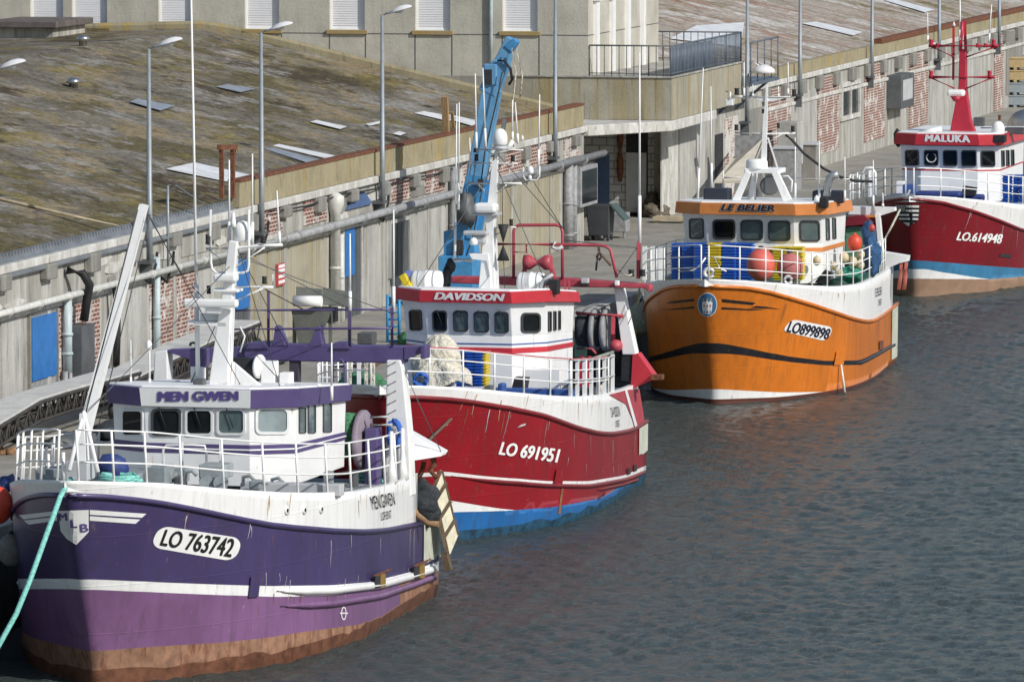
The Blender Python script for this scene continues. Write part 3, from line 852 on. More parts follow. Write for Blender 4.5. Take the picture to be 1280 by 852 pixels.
mb = MB(); u0, u1 = W(712, 240).x, W(733, 240).x
mb.box(u0, u1, -0.45, -0.05, 4.0, 5.55); WA.put(mb, "notice_cabinet", [GREYP], bevel=0.03)
mb = MB(); mb.box(u0 + .2, u1 - .2, -0.47, -0.44, 4.15, 5.4); WA.put(mb, "cabinet_glass", [GLASS])
# red and white panel sign
mb = MB(); u0, u1 = W(343, 340).x, W(352, 340).x; mb.box(u0, u1, -0.12, -0.05, 4.25, 4.95); s = WA.put(mb, "wall_sign", [SIGNRED])
mb = MB()
for z in (4.32, 4.50, 4.68, 4.82): mb.box(u0 + .07, u1 - .07, -0.128, -0.118, z, z + 0.10)
WA.put(mb, "sign_stripe", [WHITE_C], s)

# ------------------------------------------------------------------ recess, far warehouse
WB = Place(Q, "warehouse", "far brick panelled warehouse under the pinkish roof right of the terrace", "warehouse", (140, 0, QZ))
UB0, UB1 = 93.0, 260.0
mb = MB(); mb.box(UB0, UB1, 0, 0.5, QZ - 0.1, 7.0); mb.box(UA1 - 0.01, UB0, 6.0, 6.4, QZ, 6.4)
WB.put(mb, "wall", [C_WALL])
mb = MB(); mb.box(UB0 - 0.02, UB0 + 0.4, 0.5, 6.0, QZ, 7.0); WB.put(mb, "end_wall", [BLOCK_G])
mb = MB(); mb.box(UA1 - 0.3, UA1 - 0.01, 0.5, 6.0, QZ, 7.0); WA.put(mb, "end_wall", [C_DARK])
def bpatch(x0, x1, z0, z1, m, name="brick_panel", proud=0.045):
    mb = MB(); patch(mb, x0, x1, z0, z1, proud); return WB.put(mb, name, [m])
for x0, x1, z0, z1, m in ((826, 846, QZ, 6.6, C_WHITE), (848, 880, QZ, 6.5, C_LIGHT), (905, 921, QZ, 5.9, BRICK_W), (934, 952, QZ, 6.0, C_DARK),
        (957, 987, 3.0, 6.65, BRICK), (989, 1019, QZ, 6.2, C_LIGHT), (1021, 1047, 3.1, 6.65, BRICK), (1079, 1104, 3.0, 6.65, BRICK), (1135, 1158, 3.0, 6.65, BRICK),
        (1160, 1178, QZ, 6.4, C_LIGHT), (1196, 1222, QZ, 6.2, C_LIGHT), (1241, 1252, QZ, 6.6, BRICK), (1256, 1276, 3.2, 6.6, C_DARK)):
    bpatch(x0, x1, z0, z1, m, "brick_panel" if m in (BRICK, BRICK_W) else "facing_slab")
for x0, x1 in ((893, 903),):
    bpatch(x0, x1, QZ, 5.3, DARK, "doorway", 0.03)
mb = MB(); mb.box(UB0, UB1, -0.14, 0.02, 6.78, 7.02); mb.box(W(955, 140).x, UB1, -0.10, 0.02, 5.70, 5.86)
WB.put(mb, "stone_band", [C_WHITE], bevel=0.03)
u = W(952, 140).x
while u < UB1 - 40:
    mb = MB(); mb.box(u, u + 1.1, -0.26, 0.02, 6.15, 6.775); u += 4.42; WB.put(mb, "corbel", [C_DARK], bevel=0.05)
UPB = W(962, 95).x
mb = MB(); mb.box(UPB, UB1, 0.02, 0.34, 7.022, 7.55); WB.put(mb, "parapet", [C_LICHEN])
mb = MB(); mb.box(W(1102, 36).x, UB1, -0.02, 0.40, 7.553, 7.78); WB.put(mb, "parapet_cap", [RUST])
WB.put(roof_grid(UB0, UB1, 75, ROOF_P), "roof", [ROOF_P])
def bsheet(corners, mat):
    pts = [RP(*c, 0.06) for c in corners]; mb = MB(); mb.slab(pts, RN * 0.02); WB.put(mb, "roof_sheet", [mat])
bsheet(((838, 50), (870, 34), (930, 30), (925, 60)), SHEET_W); bsheet(((1003, 31), (1020, 29), (1078, 42), (1066, 46)), SHEET_W); bsheet(((1105, 2), (1118, 1), (1168, 14), (1155, 17)), SHEET_W)
# window with pale frame, dark box unit
def bwindow(x0, x1, z0, z1):
    u0, u1 = W(x0, 120).x, W(x1, 120).x
    mb = MB(); f = 0.22
    mb.box(u0, u0 + f, -0.12, 0, z0, z1); mb.box(u1 - f, u1, -0.12, 0, z0, z1); mb.box(u0 + f, u1 - f, -0.12, 0, z1 - f, z1); mb.box(u0 + f, u1 - f, -0.12, 0, z0, z0 + f); mb.box((u0 + u1) / 2 - .08, (u0 + u1) / 2 + .08, -0.12, 0, z0 + f, z1 - f)
    w = WB.put(mb, "window", [C_WHITE])
    mb = MB(); mb.box(u0 + f, u1 - f, -0.03, 0, z0 + f, z1 - f); WB.put(mb, "pane", [GLASS], w)
bwindow(1050, 1073, 4.35, 6.15)
mb = MB(); u0, u1 = W(1108, 120).x, W(1124, 120).x; mb.box(u0, u1, -0.75, 0, 4.3, 5.95); b = WB.put(mb, "dark_cabinet", [GREYD], bevel=0.04)
mb = MB(); mb.box(u0 + .4, u1 - .5, -0.755, -0.745, 4.7, 5.7); WB.put(mb, "cabinet_label", [GREYL], b)
# end wall: blue door, dark opening with a pale door
mb = MB(); a = A(745, 200, UB0); b = A(762, 200, UB0)
mb.box(UB0 - 0.08, UB0, b.y, a.y, QZ, 5.0); WB.put(mb, "door", [BLUE_S])
mb = MB(); a = A(783, 200, UB0); b = A(810, 200, UB0); mb.box(UB0 - 0.05, UB0 - .01, b.y, a.y, QZ, 6.3); d = WB.put(mb, "doorway", [DARK])
mb = MB(); mb.box(UB0 - 0.10, UB0 - .055, b.y + .05, a.y, QZ + .15, 5.1); WB.put(mb, "door", [GREYL], d)
mb = MB(); a = A(776, 200, UB0)
mb.lathe([(0.06, 0), (0.14, .4), (0.14, .9), (0.06, 1.3)], (UB0 - 0.12, a.y, 3.9), (0, 0, 1), 8); mb.lathe([(0.06, 0), (0.14, .4), (0.14, .9), (0.06, 1.3)], (UB0 - 0.12, a.y, 5.2), (0, 0, 1), 8)
WB.put(mb, "rusty_fitting", [RUST])

# ------------------------------------------------------------------ office block with terrace
WC1 = A(735, 95, UOFF).y
SIDE_U = W(823, 60, WC1).x
OB = Place(Q, "office_block", "beige rendered office block with closed white shutters above the mossy roof", "building", (UOFF, 15, 7))
zj = A(500, 42, UOFF).z; zp = A(500, 94, UOFF).z
mb = MB(); mb.box(UOFF - 0.03, UOFF, WC1 - 0.03, 26, 6.6, zp); OB.put(mb, "plinth", [C_PLINTH])
mb = MB(); mb.box(UOFF - 0.012, UOFF + .01, WC1 - 0.012, 48, zj - 0.03, zj)
for x in (57, 139, 197, 246, 302, 352, 412, 457, 519, 565, 628, 674):
    w = A(x, 60, UOFF).y; mb.box(UOFF - 0.010, UOFF + .01, w - .02, w + .02, zp, zj - .032)
mb.box(UOFF - 0.01, SIDE_U, WC1 - 0.012, WC1 + .01, zj - .03, zj)
OB.put(mb, "panel_joint", [GREYD])
WINS = [(38, 79), (90, 134), (198, 240), (306, 349), (412, 456), (519, 563), (628, 672)]
wz0 = A(380, 37, UOFF).z; wz1 = wz0 + 2.3; DEEP = 0.24
mb = MB(); cuts = []
for x0, x1 in WINS: cuts.append((A(x1, 36, UOFF).y, A(x0, 36, UOFF).y))
cuts.sort()
mb.box(UOFF, UOFF + DEEP, WC1, 48, 6.6, wz0); mb.box(UOFF, UOFF + DEEP, WC1, 48, wz1, 17.0)
w_ = WC1
for a, b in cuts: mb.box(UOFF, UOFF + DEEP, w_, a, wz0, wz1); w_ = b
mb.box(UOFF, UOFF + DEEP, w_, 48, wz0, wz1); mb.box(UOFF + DEEP, SIDE_U, WC1, 48, 6.6, 17.0)
OB.put(mb, "wall", [C_OFF])
for a, b in cuts:
    mb = MB(); f = 0.07
    mb.box(UOFF + DEEP - .08, UOFF + DEEP - .001, a + .001, a + f, wz0 + .001, wz1 - .001); mb.box(UOFF + DEEP - .08, UOFF + DEEP - .001, b - f, b - .001, wz0 + .001, wz1 - .001); mb.box(UOFF + DEEP - .08, UOFF + DEEP - .001, a + f, b - f, wz0 + .001, wz0 + f)
    wdw = OB.put(mb, "window", [WHITE_C])
    mb = MB(); z = wz0 + f
    while z < wz1 - .05: mb.box(UOFF + DEEP - .06, UOFF + DEEP - .004, a + f, b - f, z, z + 0.075); mb.box(UOFF + DEEP - .025, UOFF + DEEP - .004, a + f, b - f, z + .075, z + .095); z += 0.095
    OB.put(mb, "shutter", [SHUT], wdw)
    mb = MB(); mb.box(UOFF - 0.10, UOFF + DEEP - .001, a - .12, b + .12, wz0 - 0.17, wz0 - .004); OB.put(mb, "sill", [LSTONE], wdw, bevel=0.015)
# sloping flashing where the roof meets the office block
mb = MB(); ws = [WC1 + .2 + i * 1.2 for i in range(22)]
for a, b in zip(ws, ws[1:]):
    za, zb_ = roof_z(a), roof_z(b); mb.add([(UOFF - .10, a, za - .1), (UOFF - .10, b, zb_ - .1), (UOFF - .10, b, zb_ + .22), (UOFF - .10, a, za + .22), (UOFF - .033, a, za + .34), (UOFF - .033, b, zb_ + .34)], [(0, 1, 2, 3), (3, 2, 5, 4)])
OB.put(mb, "roof_flashing", [C_LICHEN])
# narrow pilaster strips on the receding side
for x in (745, 765, 784, 803):
    u = W(x, 50, WC1).x; mb = MB(); mb.box(u - 0.5, u, WC1 - 0.16, WC1, 8.6, 11.6); mb.box(u - 0.6, u + .1, WC1 - 0.25, WC1, 11.602, 11.75); OB.put(mb, "side_pilaster", [WHITE])
w = A(614.5, 30, UOFF).y; mb = MB(); mb.tube((UOFF - 0.12, w, zp), (UOFF - 0.12, w, 15), 0.08, n=8); OB.put(mb, "downpipe", [LB_PIPE])
# terrace
TB = A(840, 97, UOFF); TW = TB.y; TZ = TB.z
UT1 = W(928, 75, TW).x
TR = Place(Q, "terrace", "stained concrete terrace with broken canopy slab beneath its railing", "terrace", (90, 0, 7))
mb = MB(); mb.box(UOFF - .04, UT1, TW, WC1 + 3, 6.95, TZ - .02); TR.put(mb, "terrace_wall", [C_YEL])
mb = MB(); mb.box(UOFF - .1, UT1 + .05, TW - .06, WC1 + 3, TZ - .018, TZ + .04); TR.put(mb, "coping", [C_WALL])
sa = Vector((UA1 - 0.1, -0.22, 0)); sb = Vector((UOFF - 0.2, TW - 0.1, 0))
mb = MB(); mb.add([(sa.x, sa.y, 6.62), (sb.x, sb.y, 6.52), (sb.x + 9, TW - .1, 6.55), (sb.x + 9, 6, 6.6), (sa.x, 6, 6.6), (sa.x, sa.y, 7.05), (sb.x, sb.y, 6.93), (sb.x + 9, TW - .1, 6.93), (sb.x + 9, 6, 6.93), (sa.x, 6, 6.93)],
   [(4, 3, 2, 1, 0), (5, 6, 7, 8, 9), (0, 1, 6, 5), (1, 2, 7, 6), (2, 3, 8, 7), (3, 4, 9, 8), (4, 0, 5, 9)])
TR.put(mb, "canopy_slab", [C_WHITE], bevel=0.04)
DRAIL = M("grey_blue_rail_paint", (0.12, 0.15, 0.19), 0.5, 0.2, var=0.15)
def bars(p, q, h, step, r=0.018, top=0.035, low=True):
    mb = MB(); p = Vector(p); q = Vector(q); L = (q - p).length; n = max(2, int(L / step)); up = Vector((0, 0, h))
    mb.tube(p + up, q + up, top, n=6)
    if low: mb.tube(p + Vector((0, 0, .1)), q + Vector((0, 0, .1)), 0.02, n=6)
    for i in range(n + 1):
        a = p.lerp(q, i / n); mb.tube(a, a + up, r if i % 8 else 0.03, n=5)
    return mb
RAILH = A(780, 58.5, UOFF).z - TZ
rm = bars((UOFF + .05, WC1 - .05, TZ + .04), (UOFF + .05, TW + .05, TZ + .04), RAILH, 0.28); TR.put(rm, "railing", [GREYD])
rm = bars((UOFF + .08, TW + .05, TZ + .04), (UT1, TW + .05, TZ + .04), RAILH, 0.28, 0.022); TR.put(rm, "railing", [DRAIL])
mb = MB(); mb.box(UOFF + .2, UT1 - 6.0, TW + .10, TW + .14, TZ + .10, TZ + RAILH - .06); TR.put(mb, "mesh_screen", [M("blue_grey_screen", (0.16, 0.19, 0.23), 0.6, var=0.15, scale=8)])
rm = bars((UT1, TW + .08, TZ + .04), (UT1, WC1 + 3, TZ + .04), RAILH, 0.3); TR.put(rm, "railing", [GREYD])
# iron stair landing beyond the terrace
ST = Place(Q, "iron_landing", "small blue grey iron landing with open railing beyond the terrace", "landing", (UT1 + 4, 0, 7))
ul0, ul1 = W(940, 70, TW + .5).x, W(974, 60, TW + .5).x
mb = MB(); mb.box(ul0, ul1, TW + .5, 0.8, 7.4, 7.55)
mb.bar((ul0 + 1, TW + .8, 7.4), (ul0 + 1.4, 0.0, 6.2), .12, .12); mb.bar((ul1 - 1, TW + .8, 7.4), (ul1 - 1.2, 0.0, 6.2), .12, .12); ST.put(mb, "platform", [DRAIL])
ST.put(bars((ul0, TW + .55, 7.55), (ul1, TW + .55, 7.55), 1.7, 1.3, 0.03), "railing", [DRAIL])
# dormer-like concrete box at the back of the mossy roof
DB = Place(Q, "roof_box", "low concrete box with dark slate lid at the upper left roof edge", "roof box", (79, 22, 10))
a = A(-20, 60, 77.0); b = A(66, 60, 77.0); c = A(66, 27, 77.0)
mb = MB(); mb.box(77, 81.5, b.y, a.y, 9.0, c.z - .25); DB.put(mb, "wall", [C_WALL])
mb = MB(); mb.box(76.6, 81.8, A(74, 30, 77).y, a.y, c.z - .248, c.z); DB.put(mb, "lid", [M("slate_lid", (0.10, 0.085, 0.08), 0.8, var=0.3)], bevel=0.03)
# ------------------------------------------------------------------ the four trawlers: hulls
def paint(name, col, dirt=0.12, rough=0.34, white=False):
    """hull paint: uneven fading, vertical runs, scuffs, plate seams and dents"""
    m, nt, n, b = new_mat(name)
    b.inputs["Roughness"].default_value = rough; b.inputs["Coat Weight"].default_value = 0.15; b.inputs["Coat Roughness"].default_value = 0.15
    c0 = Vector(col); v = mapped(nt, (1, 1, 1)); seed = (len(name) * 1.7, col[0] * 40, 2)
    c = ramp(nt, noise_out(nt, mapped(nt, (0.5, 0.5, 0.4), loc=seed), 1.0, 7, 0.6), [(0.3, tuple(c0 * (0.94 if white else 0.80))), (0.7, tuple(c0 * (1.03 if white else 1.16)))])
    run = ramp(nt, noise_out(nt, mapped(nt, (3.0, 3.0, 0.22), loc=seed), 1.6, 8, 0.7), [(0.48, (0, 0, 0)), (0.68, (0.40, 0.40, 0.40) if white else (0.75, 0.75, 0.75))])
    c = mix(nt, run, c, tuple(c0 * 0.55 + Vector((0.05, 0.04, 0.03)) * (1.5 if white else 0.4)))
    sc = ramp(nt, noise_out(nt, mapped(nt, (5, 5, 1.1), loc=seed), 2.4, 6, 0.75), [(0.645, (0, 0, 0)), (0.67, (0.55, 0.55, 0.55))])
    c = mix(nt, sc, c, tuple(c0 * 0.5 + Vector((0.22, 0.21, 0.20))) if not white else (0.45, 0.40, 0.33))
    ru = ramp(nt, noise_out(nt, mapped(nt, (1.6, 1.6, 0.3), loc=(seed[1], 3, 9)), 2.0, 9, 0.75), [(0.63 - 0.25 * dirt, (0, 0, 0)), (0.70 - 0.2 * dirt, (0.75, 0.75, 0.75))])
    c = mix(nt, ru, c, tuple(c0 * 0.35 + Vector((0.10, 0.055, 0.03))))
    nt.links.new(c, b.inputs["Base Color"])
    tc = nt.nodes.new("ShaderNodeTexCoord"); sp = nt.nodes.new("ShaderNodeSeparateXYZ"); cb = nt.nodes.new("ShaderNodeCombineXYZ")
    nt.links.new(tc.outputs["Object"], sp.inputs[0]); nt.links.new(sp.outputs[0], cb.inputs[0]); nt.links.new(sp.outputs[2], cb.inputs[1])
    br = nt.nodes.new("ShaderNodeTexBrick"); br.inputs["Scale"].default_value = 1.0; br.inputs["Brick Width"].default_value = 2.6; br.inputs["Row Height"].default_value = 1.15; br.inputs["Mortar Size"].default_value = 0.018; br.inputs["Mortar Smooth"].default_value = 0.6
    nt.links.new(cb.outputs[0], br.inputs["Vector"])
    b1 = nd(nt, "ShaderNodeBump"); b1.inputs["Strength"].default_value = 0.35; b1.inputs["Distance"].default_value = 0.012
    nt.links.new(br.outputs["Fac"], b1.inputs["Height"])
    b2 = nd(nt, "ShaderNodeBump"); b2.inputs["Strength"].default_value = 0.30; b2.inputs["Distance"].default_value = 0.05
    nt.links.new(noise_out(nt, mapped(nt, (1, 1, 0.7)), 1.3, 3, 0.5), b2.inputs["Height"]); nt.links.new(b1.outputs[0], b2.inputs["Normal"]); nt.links.new(b2.outputs[0], b.inputs["Normal"])
    return m
H1 = Hull((118, 853), 13.8, 17.9, rake=2.0, top=(3.9, 12.5, 2.4, 0.76))
PUR = paint("deep_purple_paint", (0.058, 0.043, 0.125)); VIO = paint("violet_paint", (0.20, 0.098, 0.215)); WH1 = paint("hull_white", (0.80, 0.80, 0.79), 0.10, 0.4, True)
BOOT1 = M("rusty_pink_antifouling", (0.27, 0.145, 0.09), 0.7, var=0.28, scale=3, rust=0.62, rustcol=(0.15, 0.055, 0.028))
BOOTD = M("wet_brown_antifouling", (0.13, 0.055, 0.032), 0.4, var=0.4, scale=3)
PALEST = M("rust_streaked_pale_paint", (0.48, 0.49, 0.41), 0.6, var=0.12, scale=2, rust=0.42, rustcol=(0.28, 0.17, 0.08))
DECKG = M("grey_deck_paint", (0.26, 0.28, 0.29), 0.7, var=0.2, scale=2)
B1 = Place(H1.fr, "fishing_trawler", "purple and white trawler with violet lower hull, nearest the camera", "trawler", (-8, 0, 0))
c_viol = H1.curve([(118, 813), (200, 807), (270, 803), (330, 797), (373, 790), (462, 778), (520, 768)])
c_sb = H1.curve([(82, 735), (200, 740), (270, 743), (305, 744), (347, 745.6), (414, 744), (476, 733), (523, 721)])
c_st = H1.curve([(82, 723), (121, 723.7), (191, 727), (270, 730), (334, 732), (414, 731), (463, 727), (513, 714.6), (525, 710)])
c_kn = H1.curve([(81, 619), (120, 619.5), (160, 623), (200, 628), (252, 638), (293, 647), (347, 657), (420, 663), (456, 664), (484, 662), (524, 654)])
c_top = H1.curve([(88, 600.5), (118, 601), (200, 603), (290, 611), (352, 615), (400, 615.5), (442, 614), (484, 606), (510, 598)])
T = lambda c: (lambda t: tab(t, c))
c_w = lambda t: 0.30 + 0.16 * mnoise.noise(Vector((t * 1.3, 3, 0)))
tr_rust = lambda m: (lambda t: 3 if t > 12.6 else m)
def root_shift(B, h): 
    pass
class _Shift:
    pass
def hull_in(B, h, *a, **k):
    """build hull meshes in boat coordinates and shift them under the boat's root"""
    before = set(bpy.data.objects)
    r = make_hull(h, B.root, *a, **k)
    for o in set(bpy.data.objects) - before:
        if o.type == 'MESH': o.data.transform(Matrix.Translation(-B.off))
    return r
hull_in(B1, H1, [c_w, lambda t: max(tab(t, c_viol), c_w(t) + .02), T(c_sb), T(c_st), T(c_kn)], [4, lambda t: 5 if t < 12.6 else 3, lambda t: 1 if t < 12.6 else 3, 2, 0], [PUR, VIO, WH1, BOOT1, BOOTD, BOOT1], T(c_top), T(c_kn), 15.4, WH1, DECKG, PUR)

H2 = Hull((497, 678), 13.0, 17.0, rake=2.0, wl=(3.6, 10.5, 3.0, 0.85), top=(3.65, 10.0, 2.4, 0.70))
RED = paint("bright_red_paint", (0.27, 0.010, 0.018)); BLU = paint("boot_blue_paint", (0.02, 0.13, 0.36), 0.2); DRED = paint("dark_red_trim", (0.20, 0.015, 0.02))
B2 = Place(H2.fr, "fishing_trawler", "red and white trawler with bright blue waterline, second from the camera", "trawler", (-8, 0, 0))
d_blue = H2.curve([(569, 639.5), (600, 639), (638.5, 637.7), (695, 633), (762.5, 620), (790, 612)])
d_redb = H2.curve([(561, 624.8), (600, 631.5), (638.5, 637.2), (695, 632.5), (762.5, 619.5), (790, 611.5)])
d_sb = H2.curve([(553, 593.5), (607, 600), (685, 606.5), (737, 607), (783, 598.7), (805, 590)])
d_st = H2.curve([(553, 588.6), (607, 595), (685, 601), (737, 601), (782, 593.5), (804, 583)])
d_kn = H2.curve([(462, 496.6), (507, 496), (560, 498.5), (590, 502), (620, 507), (650, 512.5), (680, 519), (723, 534.8), (747, 540.8), (766, 542), (792, 537), (806, 527)])
d_top = H2.curve([(470, 481.5), (500, 481), (530, 482), (580, 484), (620, 488), (660, 491.5), (689, 494), (723, 495.4), (758, 492.5), (785, 484)])
TX2 = -H2.hit(636, 637).x
hull_in(B2, H2, [lambda t: 0.22 + .12 * mnoise.noise(Vector((t * 1.1, 7, 0))), lambda t: max(tab(t, d_blue), 0.36), lambda t: max(tab(t, d_redb), max(tab(t, d_blue), .36)) if t < TX2 else max(tab(t, d_blue), .36), T(d_sb), T(d_st), T(d_kn)], [3, 1, 2, 0, 2, 0], [RED, BLU, WH1, M("weedy_blue_boot", (0.012, 0.055, 0.10), 0.6, var=0.5, scale=4, rust=0.3, rustcol=(0.03, 0.04, 0.025))], T(d_top), T(d_kn), 15.6, WH1, BLU, DRED)

H3 = Hull((893, 504), 13.2, 16.2, rake=1.7, Zr=4.3, wl=(3.55, 9.5, 2.8, 0.80), top=(3.6, 9.5, 2.4, 0.68))
ORG = paint("orange_paint", (0.60, 0.168, 0.016), 0.03); BLKP = paint("black_stripe_paint", (0.015, 0.015, 0.02), 0.03); BRN = paint("brown_antifouling", (0.10, 0.035, 0.025), 0.2)
B3 = Place(H3.fr, "fishing_trawler", "orange and white trawler with black hull stripe, fish boxes on its foredeck", "trawler", (-8, 0, 0))
e_w0 = H3.curve([(893, 499), (977, 496), (1031, 490), (1060, 483)])
e_w1 = H3.curve([(893, 486), (977, 490.4), (1031, 489.5), (1060, 482.5)])
e_b0 = H3.curve([(860, 443), (890, 441.7), (921, 442.5), (983, 452), (1033, 456.6), (1076, 455.8), (1115, 433)])
e_b1 = H3.curve([(860, 434), (890, 428), (921, 432), (950, 438.5), (983, 445), (1033, 451), (1076, 450), (1115, 430)])
e_kn = H3.curve([(864, 357), (890, 357.7), (938, 360), (976, 369), (1016, 381), (1060, 396), (1075, 400.5), (1090, 402), (1110, 390), (1122, 378)])
e_top = H3.curve([(860, 348.6), (890, 348.5), (938, 351), (1008, 356.4), (1047, 358), (1078, 354), (1104, 341)])
TX3 = -H3.hit(1028, 490).x
hull_in(B3, H3, [lambda t: 0.06, lambda t: max(tab(t, e_w0), 0.10), lambda t: max(tab(t, e_w1), tab(t, e_w0), .10) if t < TX3 else max(tab(t, e_w0), .10), T(e_b0), T(e_b1), T(e_kn)], [2, 2, 3, 0, 1, 0], [ORG, BLKP, BRN, WH1], T(e_top), T(e_kn), 15.2, WH1, M("green_deck_paint", (0.03, 0.12, 0.08), 0.6), ORG)

H4 = Hull((1144, 369), 12.0, 20.0, rake=1.8, Zr=4.3, wl=(3.7, 10.5, 2.8, 0.80), top=(3.8, 10.0, 2.4, 0.70))
CRM = paint("crimson_paint", (0.20, 0.009, 0.017), 0.08); SKY4 = paint("mid_blue_band_paint", (0.05, 0.20, 0.36), 0.08); TAN4 = M("tan_antifouling", (0.27, 0.17, 0.11), 0.7, var=0.15, scale=2, rust=0.2, rustcol=(0.08, 0.05, 0.03))
B4 = Place(H4.fr, "fishing_trawler", "dark red trawler with blue band and striped shield, farthest right", "trawler", (-8, 0, 0))
f_b0 = H4.curve([(1143, 348), (1190, 348.6), (1234, 349), (1280, 345.7)])
f_b1 = H4.curve([(1143, 335), (1153, 335.4), (1175, 340), (1234, 348.6), (1280, 345.2)])
f_r0 = H4.curve([(1143, 325), (1175, 327.5), (1230, 332), (1280, 335.4)])
f_kn = H4.curve([(1118, 248), (1131, 247.6), (1175, 252.4), (1219, 264.5), (1250, 276), (1280, 288.6)])
f_top = H4.curve([(1118, 244.3), (1158, 244.7), (1190, 246.5), (1228, 250), (1280, 255.7)])
TX4 = -H4.hit(1232, 349).x
hull_in(B4, H4, [lambda t: 0.08, T(f_b0), lambda t: max(tab(t, f_b1), tab(t, f_b0)) if t < TX4 else tab(t, f_b0), lambda t: max(tab(t, f_r0), tab(t, f_b1) + .02), lambda t: max(tab(t, f_kn), 2.2)], [2, 2, 3, 1, 0], [CRM, SKY4, TAN4, WH1], lambda t: max(tab(t, f_top), 3.0), lambda t: max(tab(t, f_kn), 2.2), 18.0, WH1, BLU, CRM)
# ------------------------------------------------------------------ boat fittings: helpers
for _B, _H in ((B1, H1), (B2, H2), (B3, H3), (B4, H4)): _B.h = _H
def pt(B, px, py, t): return B.fr.at_x(px, py, -t)
def mid_t(B, px, py):
    """distance aft at which the centre line shows at this picture column"""
    a, b = 0.0, 16.0
    for _ in range(40):
        m = (a + b) / 2
        if pt(B, px, py, m).y > 0: a = m
        else: b = m
    return m
def m_per_px(B, t): return (pt(B, 641, 400, t) - pt(B, 640, 400, t)).length
def bpath(B, name, t, pts, r, mat, n=6, parent=None, closed=False):
    mb = MB(); mb.path([pt(B, q[0], q[1], q[2] if len(q) > 2 else t) for q in pts], r, n, 0, closed); return B.put(mb, name, [mat], parent)
def bbar(B, name, t, p, q, wpx, dpt, mat, w2=None, parent=None, t2=None, bevel=0.0):
    """rectangular member between two picture points; wpx is its width in the picture, dpt its depth in metres"""
    k = m_per_px(B, t); a = pt(B, *p, t); b = pt(B, *q, t if t2 is None else t2)
    d = (b - a).normalized(); fx = Vector((1, 0, 0)); sx = d.cross(fx).normalized()
    w = wpx * k; w2 = (w2 or wpx) * k; mb = MB()
    v = [a + sx * i * w / 2 + fx * j * dpt / 2 for i, j in ((-1, -1), (1, -1), (1, 1), (-1, 1))] + [b + sx * i * w2 / 2 + fx * j * dpt / 2 for i, j in ((-1, -1), (1, -1), (1, 1), (-1, 1))]
    mb.add(v, [(3, 2, 1, 0), (4, 5, 6, 7), (0, 1, 5, 4), (1, 2, 6, 5), (2, 3, 7, 6), (3, 0, 4, 7)])
    return B.put(mb, name, [mat], parent, bevel)
def bbox(B, name, t, x0, x1, y0, y1, depth, mat, parent=None, bevel=0.02):
    a = pt(B, x0, y1, t); b = pt(B, x1, y0, t); mb = MB(); mb.box(-t - depth, -t, a.y, b.y, a.z, b.z)
    return B.put(mb, name, [mat], parent, bevel)
def bplate(B, name, t, pts, depth, mat, parent=None, bevel=0.01):
    mb = MB(); mb.slab([pt(B, q[0], q[1], q[2] if len(q) > 2 else t) for q in pts], (-depth, 0, 0)); return B.put(mb, name, [mat], parent, bevel)
def blathe(B, name, t, c, prof, mat, axis=(0, 0, 1), parent=None, n=14):
    """prof in picture pixels (radius, height)"""
    k = m_per_px(B, t); mb = MB(); mb.lathe([(r * k, h * k) for r, h in prof], pt(B, *c, t), axis, n); return B.put(mb, name, [mat], parent)
def dome(B, name, t, cx, y0, y1, w, mat):
    r = w / 2; H = y1 - y0
    return blathe(B, name, t, (cx, y1), [(r * .8, 0), (r, H * .12), (r, H * .5), (r * .86, H * .75), (r * .5, H * .94), (0.01, H)], mat)
def aerial(B, t, x, y0, y1, x0=None, r=0.022, mat=None):
    mb = MB(); a = pt(B, x, y1, t); b = pt(B, x if x0 is None else x0, y0, t)
    mb.tube(a, a.lerp(b, .25), r * 1.5, n=6); mb.tube(a.lerp(b, .25), b, r, r * .6, n=6); return B.put(mb, "aerial", [mat or WHITE_C])
def lampbox(B, t, x, y, w=7, h=9, parent=None, mat=None):
    k = m_per_px(B, t); c = pt(B, x, y, t); mb = MB(); mb.lathe([(w * k * .5, -h * k / 2), (w * k * .42, -h * k * .2), (w * k * .42, h * k * .3), (w * k * .5, h * k / 2)], c, (0, 0, 1), 10)
    return B.put(mb, "navigation_lamp", [mat or BLACK], parent)

